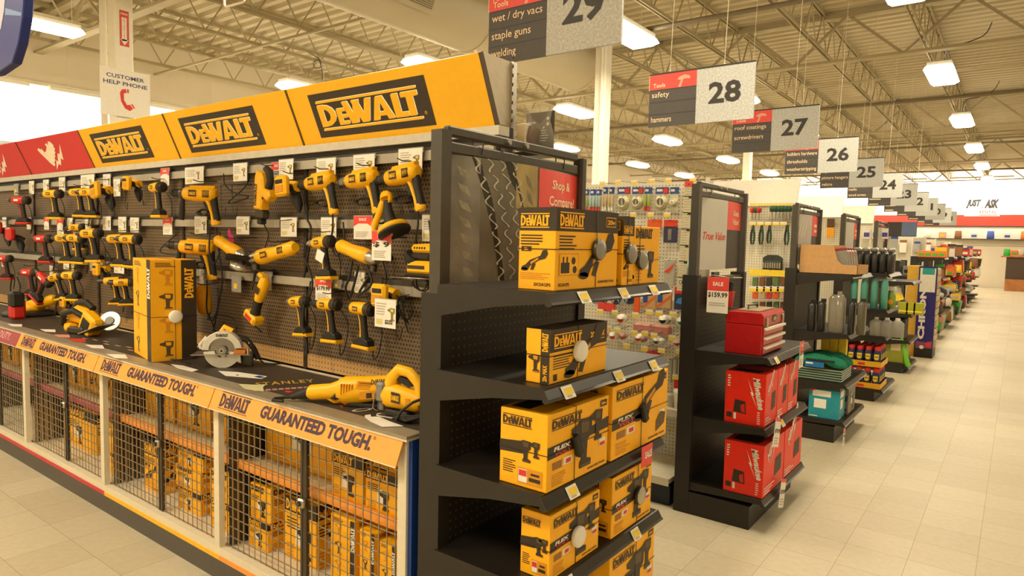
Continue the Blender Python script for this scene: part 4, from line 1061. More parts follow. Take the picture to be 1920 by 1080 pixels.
b = MB(); b.prism([(-0.02, 0.165), (0.035, 0.155), (0.055, 0.135), (0.045, 0.128), (-0.01, 0.148)], -0.008, 0.008, BLK, 0.003); b.build('trigger', t)
b = MB(); b.rbox((-0.105, -0.033, 0.055), (-0.062, 0.033, 0.135), mat('zinc', '#8d8c86', 0.4, 0.5), 0.008); b.rbox((-0.1, -0.02, 0.02), (-0.075, 0.02, 0.06), mat('zinc', '#8d8c86'), 0.004); b.build('gear_cover', t)
b = MB(); b.tube([(-0.108, -0.03, 0.09), (-0.112, -0.035, 0.03), (-0.09, -0.035, 0.02), (-0.088, -0.03, 0.055)], 0.003, STEEL, 6); b.build('wire_guard', t)
b = MB(); b.rbox((-0.09, -0.045, 0.0), (0.06, 0.045, 0.006), STEEL, 0.002); b.rbox((-0.06, -0.03, 0.006), (0.05, 0.03, 0.03), BLK, 0.005); b.build('base_plate', t)
b = MB(); b.tube([(0.10, 0, 0.10), (0.13, 0.0, 0.10), (0.10, -0.06, 0.085), (0.06, -0.08, 0.05), (0.04, -0.085, 0.012)], 0.0055, BLK, 8)
for k in range(5):
    a = k * 1.3
    b.tube([(0.02 + 0.02 * math.cos(a), -0.02 - 0.012 * k, 0.01 + 0.009 * (k % 3)), (0.08, -0.03 - 0.012 * k, 0.014 + 0.008 * (k % 2)), (0.14, 0.01 - 0.012 * k, 0.02 + 0.012 * (k % 3)), (0.18, 0.06 - 0.01 * k, 0.03), (0.13, 0.06 - 0.01 * k, 0.012)], 0.0065, BLK, 7)
b.build('cord', t)

# circular saw
c = on_top(408, 690)
t = thing('circular_saw', 'silver bladed circular saw with white guard standing on the worktop', 'saw', (c.x, c.y + 0.03, ZW), (0, 0, R(46))); t.scale = (0.8, 0.8, 0.8)
GW = mat('guard_white', '#dcd9cf', 0.35, 0.3)
zc = 0.115; ro, ri = 0.128, 0.075
def arc(r0, r1, a0, a1, n): return [(r0 * math.cos(R(a0 + (a1 - a0) * i / n)), zc + r0 * math.sin(R(a0 + (a1 - a0) * i / n))) for i in range(n + 1)] + [(r1 * math.cos(R(a1 - (a1 - a0) * i / n)), zc + r1 * math.sin(R(a1 - (a1 - a0) * i / n))) for i in range(n + 1)]
b = MB(); b.prism(arc(0.083, ro, 178, 8, 16), -0.025, 0.035, GW, 0.003)
F = Fr((-0.036, -0.0255, zc + 0.093), (1, 0, 0), (0, 0, 1)); block_logo(b, F, 0.075, 0.02, PRN, False, 2)
b.loft([(-0.10, 0.0, zc + 0.09), (-0.145, -0.0, zc + 0.035), (-0.135, 0, zc + 0.01)], [0.012, 0.012, 0.01], GW, 8); b.build('upper_guard', t)
b = MB(); b.prism(arc(0.05, 0.115, 185, 350, 16), -0.02, -0.006, GW, 0.002); b.prism([(0.0, zc - 0.09), (0.02, zc - 0.09), (0.02, zc - 0.02), (-0.01, zc - 0.02)], -0.021, -0.008, GW, 0.001); b.prism([(0.095, zc - 0.075), (0.12, zc - 0.085), (0.115, zc - 0.03), (0.10, zc - 0.03)], -0.022, -0.004, GW, 0.001); b.build('lower_guard', t)
b = MB(); b.cyl((0, -0.004, zc), (0, 0.0, zc), 0.092, mat('blade_chrome', '#8e8c88', 0.18, 0.95), 40); b.build('blade', t)
b = MB(); b.cyl((0, -0.03, zc), (0, 0.0, zc), 0.03, mat('zinc', '#8d8c86'), 20); b.cyl((0, -0.034, zc), (0, -0.028, zc), 0.016, STEEL, 12); b.cyl((0, -0.036, zc), (0, -0.03, zc), 0.008, BLK, 8); b.build('arbor', t)
b = MB(); b.rbox((-0.19, -0.05, 0.088), (0.185, 0.10, 0.093), STEEL, 0.001); b.prism([(0.10, 0.02), (0.18, 0.0), (0.19, 0.088), (0.10, 0.088)], 0.02, 0.06, DSTEEL, 0.003); b.build('shoe', t)
b = MB(); b.rbox((0.075, -0.03, 0.093), (0.15, 0.03, 0.12), mat('label_orange', '#c9731d', 0.5), 0.002); b.build('warning_label_block', t)
b = MB(); b.loft([(-0.02, 0.03, zc), (-0.02, 0.12, zc)], [0.05, 0.045], YEL, 16, up=(1, 0, 0)); b.loft([(-0.03, 0.05, zc + 0.10), (0.0, 0.05, zc + 0.148), (0.05, 0.05, zc + 0.12)], [0.018, 0.02, 0.02], YEL, 12); b.build('motor_housing', t)
b = MB(); b.loft([(0.04, 0.06, zc + 0.09), (0.14, 0.06, zc + 0.06), (0.185, 0.06, zc + 0.0), (0.21, 0.07, zc - 0.07)], [0.018, 0.02, 0.018, 0.02], BLK, 12); b.build('rear_handle', t)
b = MB(); b.tube([(-0.19, 0.06, 0.06), (-0.25, 0.02, 0.05), (-0.30, -0.02, 0.05), (-0.31, -0.04, 0.062), (-0.27, -0.05, 0.06), (-0.2, -0.0, 0.02)], 0.006, BLK, 8); b.build('cord', t)
b = MB(); b.tube([(0.21, 0.07, 0.05), (0.25, 0.07, 0.012), (0.31, 0.05, 0.010), (0.36, 0.08, 0.008)], 0.006, BLK, 8); b.build('cord', t)
b = MB(); b.cyl((0.165, -0.02, 0.09), (0.165, -0.02, 0.135), 0.010, STEEL); b.ball((0.172, -0.02, 0.165), 0.006, STEEL); b.build('adjusting_knob', t)

# heap saw: a miter style saw lying on its side, left of the carton
c = on_top(172, 622)
t = thing('worm_drive_saw', 'yellow saw lying on its side in a heap left of the upright carton', 'saw', (c.x, c.y - 0.03, ZW), (0, 0, R(10)))
b = MB(); b.loft([(-0.14, 0, 0.10), (-0.08, 0, 0.12), (0.02, 0, 0.10), (0.10, 0, 0.075)], [(0.05, 0.05), (0.07, 0.06), (0.07, 0.06), (0.05, 0.05)], YEL, 14); b.build('motor_housing', t)
b = MB(); b.T = M.Translation((0.13, -0.05, 0.07)) @ M.Rotation(R(30), 4, 'Y'); b.rbox((-0.075, -0.04, -0.075), (0.075, 0.04, 0.075), YEL, 0.016); b.rbox((-0.04, -0.046, -0.04), (0.04, -0.038, 0.04), BLK, 0.003); b.build('battery_foot', t)
b = MB(); b.tube([(-0.16, 0, 0.12), (-0.10, 0, 0.20), (0.0, 0, 0.21), (0.08, 0, 0.17)], 0.022, BLK, 10); b.tube([(-0.19, -0.05, 0.05), (-0.12, -0.09, 0.13), (0.0, -0.09, 0.16), (0.06, -0.06, 0.12)], 0.02, BLK, 10); b.build('handle', t)
b = MB(); b.T = M.Translation((0.22, 0.03, 0.09)) @ M.Rotation(R(35), 4, 'Z') @ M.Rotation(R(65), 4, 'X'); b.prism([(0.07 * math.cos(R(a)), 0.07 * math.sin(R(a))) for a in range(0, 360, 20)], -0.012, 0.012, GW, 0.003, plane='xy'); b.prism([(0.03 * math.cos(R(a)), 0.03 * math.sin(R(a))) for a in range(0, 360, 30)], 0.012, 0.02, DSTEEL, 0.002, plane='xy'); b.build('blade_guard', t)
b = MB(); b.T = M.Translation((0.26, -0.10, 0.05)) @ M.Rotation(R(-18), 4, 'Y'); b.rbox((-0.10, -0.06, -0.003), (0.13, 0.06, 0.003), STEEL, 0.001); b.build('shoe', t)
b = MB(); b.rbox((-0.05, -0.11, 0.0), (0.12, -0.05, 0.05), DSTEEL, 0.01); b.loft([(-0.18, -0.02, 0.04), (-0.10, -0.06, 0.03), (-0.02, -0.08, 0.04)], [0.03, 0.035, 0.03], YEL, 12); b.build('gear_case', t)
# polisher at the left
c = on_top(60, 590)
t = thing('polisher', 'yellow polisher with a wide black disc lying on the worktop at the left edge', 'polisher', (c.x, c.y, ZW), (0, 0, R(15)))
b = MB(); b.lathe([(0.02, 0.005), (0.20, 0.0), (0.21, 0.012), (0.19, 0.03), (0.05, 0.04)], BLK, n=28); b.build('disc', t)
b = MB(); b.lathe([(0.03, 0.03), (0.09, 0.035), (0.10, 0.06), (0.07, 0.10), (0.03, 0.11)], YEL, n=20); b.loft([(0.0, 0, 0.08), (0.12, 0, 0.10), (0.26, 0, 0.14), (0.29, 0, 0.15)], [(0.045, 0.045), (0.04, 0.04), (0.045, 0.04), (0.025, 0.025)], YEL, 14); b.build('motor_housing', t)
b = MB(); b.tube([(-0.08, 0.04, 0.08), (-0.07, 0.02, 0.16), (0.02, 0, 0.19), (0.08, 0, 0.14)], 0.016, BLK, 10); b.build('handle', t)
b = MB(); b.tube([(0.29, 0, 0.15), (0.38, 0.02, 0.10), (0.46, 0.05, 0.012), (0.60, 0.02, 0.008)], 0.006, BLK, 8); b.build('cord', t)
c = on_top(4, 600); b = MB(); b.rbox((-0.05, -0.05, 0), (0.05, 0.05, 0.16), TRED, 0.02); b.rbox((-0.035, -0.055, 0.09), (0.06, 0.04, 0.22), BLK, 0.02)
tag(b.build('red_tool_case', loc=(c.x, c.y + 0.1, ZW)), 'red and black tool standing on the worktop cut by the left edge', 'power tool')

# loose papers and cards
def paper(lab, px, py, pts, m=WHITE, extra=None, dz=0.0):
    c = on_top(px, py); b = MB()
    n = len(pts); b.prism(pts, 0.0004, 0.0014, m, plane='xy')
    if extra: extra(b)
    tag(b.build('paper_sheet', loc=(c.x, c.y, ZW + 0.0008 + dz)), lab, 'paper')
def pen(b):
    F = Fr((0, 0, 0.0016), (1, 0, 0), (0, 1, 0)); b.rect(F, 0.10, 0.02, 0.15, 0.05, BLUE, 2); b.rect(F, 0.0, -0.02, 0.02, -0.01, BLUE, 2)
paper('white crumpled instruction sheet with a blue corner in front of the circular saw', 448, 703, [(-0.16, -0.02), (-0.02, -0.06), (0.17, 0.02), (0.14, 0.07), (0.03, 0.05), (-0.06, 0.03)], WHITE, pen)
paper('pale green curled sheet at the worktop edge beside the gold lettering', 478, 727, [(-0.12, -0.01), (0.0, -0.05), (0.10, -0.02), (0.02, 0.03), (-0.02, 0.07), (-0.05, 0.03)], mat('paper_green', '#d4d3a4', 0.6))
paper('white torn sheet in front of the jigsaw at the worktop corner', 712, 790, [(-0.09, 0.0), (-0.02, -0.03), (0.07, -0.05), (0.12, 0.01), (0.04, 0.02), (-0.05, 0.04)], WHITE)
paper('white strip of paper in front of the upright carton corner', 345, 690, [(-0.14, 0.0), (0.0, -0.03), (0.13, -0.025), (0.11, 0.02), (-0.05, 0.025)], WHITE)
paper('cream sheet lying below the tan strip behind the saw', 510, 672, [(-0.12, 0.0), (0.18, -0.03), (0.25, 0.0), (0.02, 0.05)], mat('paper_cream', '#d8cfb4', 0.6))
paper('small red slip on the mat near the saw trigger', 541, 735, [(-0.02, -0.01), (0.02, -0.012), (0.022, 0.012), (-0.018, 0.012)], RED)
for i, (px, py, m) in enumerate(((92, 620, WHITE), (118, 630, mat('paper_pink', '#d9968c', 0.6)), (147, 638, RED), (180, 650, WHITE), (30, 610, WHITE), (222, 668, WHITE))):
    paper('loose price slip on the worktop left of the carton, %s from the left' % ORD[[1, 2, 3, 4, 0, 5][i]], px, py, [(-0.11, -0.02), (0.05, -0.04), (0.12, 0.0), (-0.02, 0.045)], m)

# ================================================================ CARTONS
CABLE = mat('security_cable', '#2b241c', 0.5)
TAGG = mat('security_grey', '#8b8880', 0.3, 0.2)


def front_logo(b, F, a, c, w, m, dark=False):
    h = w * 0.30
    if dark: b.rect(F, a - w * 0.04, c - h * 0.2, a + w * 1.04, c + h * 1.2, PRN, 1); m = BOXY
    block_logo(b, F.sub(a, c), w, h, m, True, 3)


def carton(lab, x1, y0, z0, dx, dy, dz, design='flex', tagc=None, tagpos=None, cables=True, seed=0, group=None, front='x', yaw=0.0, name='tool_carton'):
    """front face +x (endcaps) or -y (cages). origin: middle of the bottom"""
    random.seed(100 + seed)
    cx, cy = x1 - dx / 2, y0 + dy / 2
    t = thing(name, lab, 'box', (cx, cy, z0 + 0.0005), (0, 0, yaw), group)
    hx, hy = dx / 2, dy / 2
    b = MB(); body = {'red': MRED, 'teal': mat('carton_teal', '#1f93a5', 0.5), 'grey': mat('carton_grey', '#77746c', 0.5), 'ye2': mat('carton_pale', '#e8cf6a', 0.5)}.get(design, BOXY)
    b.rbox((-hx, -hy, 0), (hx, hy, dz), body, 0.002)
    FX = Fr((hx, -hy, 0), (0, 1, 0), (0, 0, 1)); FY = Fr((-hx, -hy, 0), (1, 0, 0), (0, 0, 1)); FT_ = Fr((-hx, -hy, dz), (1, 0, 0), (0, 1, 0))
    ink = PRN
    for F, W in ((FX, dy), (FY, dx)):
        H = dz; wide = W > 0.75 * H; main = F is FX
        if design == 'band':      # dark band across the top
            b.rect(F, 0, H * 0.72, W, H, ink, 1)
            lw = min(W * 0.78, 0.17) if W < 0.25 else W * 0.36
            block_logo(b, F.sub(W * 0.05, H * 0.755), lw, min(lw * 0.42, H * 0.2), BOXY, True, 3)
            if W > 0.25:
                b.rect(F, W * 0.78, H * 0.80, W * 0.95, H * 0.93, BOXY, 2); b.rect(F, W * 0.787, H * 0.81, W * 0.943, H * 0.92, ink, 3); b.text(F, '20v', W * 0.865, H * 0.83, H * 0.065, BOXY, w=W * 0.13, bold=0.04, L=4, center=True)
                b.lines(F, W * 0.05, H * 0.50, W * 0.32, H * 0.69, 5, ink, 2, 0.45)
                b.rect(F, W * 0.05, H * 0.18, W * 0.34, H * 0.45, BOXYD, 2); b.rect(F, W * 0.06, H * 0.19, W * 0.33, H * 0.44, BOXY, 3); b.rect(F, W * 0.075, H * 0.21, W * 0.20, H * 0.34, ink, 4); b.rect(F, W * 0.10, H * 0.34, W * 0.12, H * 0.41, ink, 4); b.rect(F, W * 0.155, H * 0.34, W * 0.175, H * 0.41, ink, 4); b.disc(F, W * 0.26, H * 0.36, W * 0.03, ink, 4); b.disc(F, W * 0.28, H * 0.25, W * 0.03, ink, 4)
                pic_saw(b, F, W * 0.36, H * 0.15, W * 0.60, L=4)
                b.text(F, 'DCG412P2', W * 0.05, H * 0.05, H * 0.04, ink, bold=0.03, L=2); b.text(F, 'GUARANTEED TOUGH', W * 0.66, H * 0.06, H * 0.035, ink, w=W * 0.28, bold=0.03, L=2)
            else:
                b.lines(F, W * 0.06, H * 0.55, W * 0.7, H * 0.69, 4, ink, 2, 0.45); b.rect(F, W * 0.08, H * 0.47, W * 0.36, H * 0.53, ink, 2); b.text(F, '20v', W * 0.22, H * 0.48, H * 0.035, BOXY, bold=0.04, L=3, center=True)
                pic_saw(b, F, W * 0.1, H * 0.24, W * 0.75, L=3); b.lines(F, W * 0.06, H * 0.13, W * 0.9, H * 0.22, 4, BOXYD, 2); b.text(F, 'DCG412P2', W * 0.45, H * 0.05, H * 0.04, ink, w=W * 0.45, bold=0.03, L=2)
        elif design == 'max':     # flat saw carton with dark band and stripe
            b.rect(F, 0, H * 0.58, W, H, ink, 1)
            if main:
                block_logo(b, F.sub(W * 0.06, H * 0.64), W * 0.46, H * 0.27, BOXY, True, 3); b.text(F, '20vMAX', W * 0.68, H * 0.72, H * 0.12, BOXY, w=W * 0.27, bold=0.035, L=3); b.rect(F, W * 0.75, H * 0.67, W * 0.95, H * 0.69, BOXYD, 3)
                b.lines(F, W * 0.05, H * 0.26, W * 0.38, H * 0.54, 6, ink, 2, 0.4); pic_saw(b, F, W * 0.25, H * 0.08, W * 0.7, L=4); b.rect(F, W * 0.06, H * 0.05, W * 0.12, H * 0.17, ink, 2)
            else:
                b.rect(F, W * 0.62, 0, W, H, ink, 2); b.rect(F, 0, H * 0.58, W * 0.62, H, BOXY, 2)
                Fv = F.sub(W * 0.94, H * 0.60, R(90)); block_logo(b, Fv, H * 0.34, W * 0.26, BOXY, False, 4); Fv = F.sub(W * 0.92, H * 0.05, R(90)); b.text(Fv, '20v MAX', 0, 0, W * 0.2, BOXY, w=H * 0.3, bold=0.03, L=4)
                pic_drill(b, F, W * 0.1, H * 0.2, H * 0.35, L=3)
        elif design in ('flex', 'flexs'):   # yellow with a dark swoosh band
            H1, H2 = (0.40, 0.58) if design == 'flex' else (0.42, 0.60)
            lw = W * (0.46 if main else 0.62)
            block_logo(b, F.sub(W * 0.06, H * 0.78), lw, min(lw * 0.34, H * 0.15), ink, True, 3)
            b.poly(F, [(0, H * H1), (W * 0.55, H * (H1 + 0.02)), (W * 0.66, H * (H1 + 0.1)), (W, H * (H1 + 0.12)), (W, H * (H2 + 0.10)), (W * 0.6, H * (H2 + 0.03)), (W * 0.45, H * H2), (0, H * (H2 - 0.02))] if main and design == 'flexs' else [(0, H * H1), (W * 0.5, H * (H1 + 0.02)), (W * 0.62, H * (H1 + 0.07)), (W * 0.55, H * (H2 + 0.02)), (W * 0.42, H * (H2 + 0.0)), (0, H * (H2 - 0.03))], ink, 2)
            if main:
                b.text(F, 'FLEX', W * 0.09, H * (H2 - 0.095), H * 0.055, WHITE, w=W * 0.26, bold=0.045, shear=0.15, L=3); b.text(F, 'VOLT', W * 0.11, H * (H1 + 0.02), H * 0.055, RED, w=W * 0.26, bold=0.045, shear=0.15, L=3)
                b.rect(F, W * 0.84, H * 0.87, W * 0.96, H * 0.96, ink, 2); b.text(F, '20v', W * 0.90, H * 0.895, H * 0.04, BOXY, w=W * 0.09, bold=0.04, L=3, center=True)
                if dy > 0.42: pic_saw(b, F, W * 0.38, H * 0.42, W * 0.58, L=4); b.poly(F, [(W * 0.78, H * 0.12), (W * 0.94, H * 0.2), (W * 0.96, H * 0.36), (W * 0.86, H * 0.40), (W * 0.78, H * 0.28)], PRG, 4)
                else: pic_drill(b, F, W * 0.36, H * 0.12, H * 0.72, L=4, m2=PRG); pic_drill(b, F, W * 0.66, H * 0.42, H * 0.46, L=5, m2=PRG)
                b.rect(F, W * 0.08, H * 0.26, W * 0.22, H * 0.36, mat('print_brown', '#9c6b2c', 0.5), 2); b.rect(F, W * 0.24, H * 0.27, W * 0.38, H * 0.37, WHITE, 2); b.rect(F, W * 0.28, H * 0.285, W * 0.36, H * 0.345, RED, 3)
                b.lines(F, W * 0.07, H * 0.05, W * 0.30, H * 0.22, 5, BOXYD, 2); b.text(F, 'GUARANTEED TOUGH', W * 0.64, H * 0.05, H * 0.03, ink, w=W * 0.31, bold=0.03, L=2)
                b.rect(F, W * 0.84, H * 0.30, W * 0.95, H * 0.42, WHITE, 2); b.rect(F, W * 0.85, H * 0.31, W * 0.94, H * 0.36, RED, 3)
            else:
                pic_drill(b, F, W * 0.38, H * 0.34, H * 0.3, L=4, m2=PRG); pic_drill(b, F, W * 0.64, H * 0.42, H * 0.22, L=5, m2=PRG)
                b.lines(F, W * 0.08, H * 0.16, W * 0.36, H * 0.34, 6, ink, 2, 0.4); b.rect(F, W * 0.40, H * 0.05, W * 0.92, H * 0.26, BOXYD, 2); b.rect(F, W * 0.42, H * 0.07, W * 0.60, H * 0.24, WHITE, 3); b.rect(F, W * 0.43, H * 0.15, W * 0.59, H * 0.23, RED, 4); b.rect(F, W * 0.64, H * 0.10, W * 0.88, H * 0.15, ink, 3); b.rect(F, W * 0.68, H * 0.18, W * 0.86, H * 0.21, ink, 3)
        elif design == 'tower':   # tall carton printed sideways
            b.rect(F, W * 0.80, 0, W, H, ink, 1) if not main else b.rect(F, W * 0.66, 0, W, H, ink, 1)
            Fv = F.sub(W * 0.985 if not main else W * 0.93, H * 0.62, R(90)); block_logo(b, Fv, H * 0.3, W * (0.15 if not main else 0.2), WHITE if not main else BOXY, False, 3)
            for k in range(4): pic_drill(b, F.sub(W * 0.18, H * (0.04 + 0.235 * k)), 0, 0, min(H * 0.17, W * 0.5), BOXYD if k % 2 else PRG, BOXY, 2)
            b.lines(F, W * 0.1, H * 0.93, W * 0.55, H * 0.98, 3, PRG, 2)
        elif design == 'red':
            Fv = F.sub(W * (0.60 if not main else 0.30), H * (0.90 if not main else 0.55), R(-78) if not main else R(52)); script_logo(b, Fv, min(H * 0.62, W * 0.8) if not main else W * 0.72, WHITE, 2)
            if main:
                b.poly(F, [(W * 0.52, H * 0.25), (W * 0.86, H * 0.3), (W * 0.86, H * 0.62), (W * 0.56, H * 0.6)], PRN, 2); b.lines(F, W * 0.06, H * 0.04, W * 0.6, H * 0.2, 3, WHITE, 2, 0.4, 0.5)
            else:
                b.poly(F, [(W * 0.22, H * 0.22), (W * 0.55, H * 0.2), (W * 0.52, H * 0.44), (W * 0.26, H * 0.46)], PRN, 2); b.poly(F, [(W * 0.42, H * 0.24), (W * 0.52, H * 0.22), (W * 0.5, H * 0.4), (W * 0.4, H * 0.36)], TRED, 3)
                b.lines(F, W * 0.06, H * 0.7, W * 0.14, H * 0.94, 5, WHITE, 2, 0.5); b.rect(F, W * 0.24, H * 0.08, W * 0.3, H * 0.2, WHITE, 2); b.rect(F, W * 0.06, H * 0.10, W * 0.2, H * 0.2, PRN, 2); b.lines(F, W * 0.82, H * 0.05, W * 0.9, H * 0.3, 6, WHITE, 2, 0.4)
        elif design == 'teal':
            b.rect(F, 0, H * 0.86, W, H, mat('print_dark_teal', '#2f4f50', 0.5), 1); b.rect(F, W * 0.12, H * 0.66, W * 0.72, H * 0.84, WHITE, 2); b.rect(F, W * 0.05, H * 0.82, W * 0.2, H * 0.9, RED, 3); b.rect(F, W * 0.18, H * 0.30, W * 0.58, H * 0.58, WHITE, 2); b.lines(F, W * 0.03, H * 0.03, W * 0.4, H * 0.09, 1, WHITE, 2)
        else:                     # plain tool carton: dark band, logo, picture
            if seed % 3 != 2: b.rect(F, 0, H * 0.76, W, H, ink, 1)
            lw = W * 0.62; block_logo(b, F.sub(W * 0.06, H * 0.79), lw, min(lw * 0.34, H * 0.17), BOXY if seed % 3 != 2 else ink, False, 3)
            b.lines(F, W * 0.08, H * 0.50, W * 0.5, H * 0.7, 4, ink, 2, 0.4)
            b.rect(F, W * 0.36, H * 0.26, W * 0.60, H * 0.58, WHITE, 2); pic_drill(b, F, W * 0.4, H * 0.10, H * 0.5, L=4, m2=PRG); b.lines(F, W * 0.08, H * 0.06, W * 0.34, H * 0.28, 4, BOXYD, 2)
    if design in ('flex', 'flexs', 'std'):
        b.rect(FT_, dx * 0.1, dy * 0.08, dx * 0.5, dy * 0.92, ink, 1)
    elif design == 'red': b.rect(FT_, dx * 0.15, dy * 0.1, dx * 0.8, dy * 0.5, PRN, 1)
    elif design in ('band', 'max'): b.rect(FT_, 0, 0, dx, dy, ink, 1)
    b.build('carton_body', t)
    if cables:
        e = 0.0022; yy = (tagpos[0] - 0.5) * dy if tagpos else 0.05 * dy; zz = tagpos[1] * dz if tagpos else dz * 0.5
        b = MB(); b.tube([(hx + e, yy, 0.003), (hx + e, yy, dz + e), (-hx - e, yy, dz + e), (-hx - e, yy, 0.003)], 0.0013, CABLE, 5)
        b.tube([(-hx - e, -hy - e, zz), (hx + e, -hy - e, zz), (hx + e, hy + e, zz), (-hx - e, hy + e, zz)], 0.0013, CABLE, 5); b.build('security_cable', t)
        if tagc:
            m = {'grey': (TAGG, DSTEEL), 'white': (WHITE, WHITE), 'steel': (STEEL, DSTEEL)}[tagc]
            b = MB(); b.lathe([(0.032, 0.0), (0.036, 0.004), (0.036, 0.016), (0.034, 0.018)], m[1], (hx + 0.002, yy, zz), (1, 0, 0), 22); b.lathe([(0.034, 0.018), (0.031, 0.021), (0.012, 0.023), (0.001, 0.0232)], m[0], (hx + 0.002, yy, zz), (1, 0, 0), 22); b.build('security_tag', t)
        elif tagc is None and tagpos:
            b = MB(); b.T = M.Translation((hx + 0.012, yy, zz)) @ M.Rotation(R(25), 4, 'X'); b.rbox((-0.01, -0.016, -0.04), (0.01, 0.016, 0.04), BLK, 0.005); b.build('security_tag', t)
    random.seed(7 + seed)
    return t
# ================================================================ ENDCAPS
XB, XF = -1.58, -1.13          # back sheet and shelf front
PEGB = peg_mat('perforated_black', '#1d1a16', '#6b5a3a', 0.03, 0.13, 'YZ', 0.5)


def endcap(lab, y0, shelves, w=0.92, labels=None, hooks=True, lo=1.5, base=True, sx=None, frame=True):
    s0, s1 = sx or (0.0, w)
    t = thing('endcap_display', lab, 'display rack', (XB, y0, 0), group='black endcap racks along the main aisle')
    for k in (0, w - 0.05):
        kw = 0.05 if k == 0 else 0.03
        b = MB(); b.box((-0.05, k + 0.05 - kw, 0), (0.0, k + 0.05, lo + (0.56 if frame else 0.0)), SHELF2); b.box((-0.085, k - 0.002, 0), (0.012, k + 0.052, lo), SHELF); b.build('post', t)
    b = MB(); b.box((-0.07, 0.05, 0.0), (-0.004, w - 0.05, lo - 0.02), SHELF); b.box((-0.004, 0.05, 0.15), (0.0, w - 0.05, lo - 0.02), PEGB); b.build('perforated_back', t)
    for zz, hh in ((lo + 0.545, 0.035), (lo + 0.485, 0.042)) if frame else ():
        b = MB(); b.rbox((-0.045, 0.05, zz), (-0.012, w - 0.05, zz + hh), SHELF2, 0.006)
        if zz > lo + 0.5:
            for q in (0.40, 0.52): b.cyl((-0.014, w * q, zz + 0.017), (0.002, w * q, zz + 0.017), 0.010, STEEL, 8)
        b.build('top_bar', t)
    if hooks:
        for q in (0.2, 0.78):
            b = MB(); b.tube([(-0.028, w * q, lo + 0.545), (-0.028, w * q, lo + 0.50), (-0.018, w * q + 0.02, lo + 0.488), (-0.01, w * q + 0.04, lo + 0.50), (-0.01, w * q + 0.04, lo + 0.545)], 0.003, DSTEEL, 6); b.build('sign_hook', t)
    if base:
        b = MB(); b.box((0, 0.0, 0), (0.39, w, 0.14), SHELF); b.build('base', t)
    for j, z in enumerate(shelves):
        b = MB(); d = XF - XB
        b.box((0.0, s0 + 0.016, z - 0.022), (d - 0.0005, s1 - 0.016, z), SHELF)
        for k in (s0 + 0.01, s1 - 0.015): b.prism([(0.0, z - 0.11 if z > 0.3 else z - 0.05), (d * 0.55, z - 0.06 if z > 0.3 else z - 0.04), (d - 0.0005, z - 0.035), (d - 0.0005, z), (0, z)], k, k + 0.005, SHELF)
        b.prism([(d, z - 0.002), (d, z - 0.04), (d + 0.012, z - 0.045), (d + 0.03, z - 0.036), (d + 0.022, z - 0.03), (d + 0.006, z - 0.004)], s0, s1, LIP)
        if j in (0, 3):
            for q in range(8): b.disc(Fr((d - 0.05, w * 0.82 - q * 0.02, z), (1, 0, 0), (0, 1, 0)), 0, 0, 0.005, PRG, 1, 8)
        s = b.build('shelf', t)
        for (yy, m) in (labels or {}).get(j, []):
            b = MB(); F = Fr((d + 0.0335, yy - y0, z - 0.04), (0, 1, 0), V((-0.5, 0, 0.8)))
            q = [F.at(a, c, e) for e in (0, -0.002) for a, c in ((-0.03, 0), (0.03, 0), (0.03, 0.042), (-0.03, 0.042))]
            b.add([tuple(v) for v in q], [(0, 1, 2, 3), (7, 6, 5, 4), (0, 4, 5, 1), (1, 5, 6, 2), (2, 6, 7, 3), (3, 7, 4, 0)], WHITE)
            b.rect(F, -0.022, 0.012, 0.024, 0.034, TAGY, 2); b.rect(F, -0.02, 0.004, 0.01, 0.010, mat('card_print', '#b9b2a2'), 2)
            b.build('price_label', s)
    return t


class Bow:
    """poster frame that bows out towards the aisle"""
    def __init__(s, o, w, bow): s.o = V(o); s.w = w; s.bow = bow
    def at(s, a, b, d=0.0): return s.o + V((s.bow * math.sin(math.pi * min(1, max(0, a / s.w))) + d, a, b))


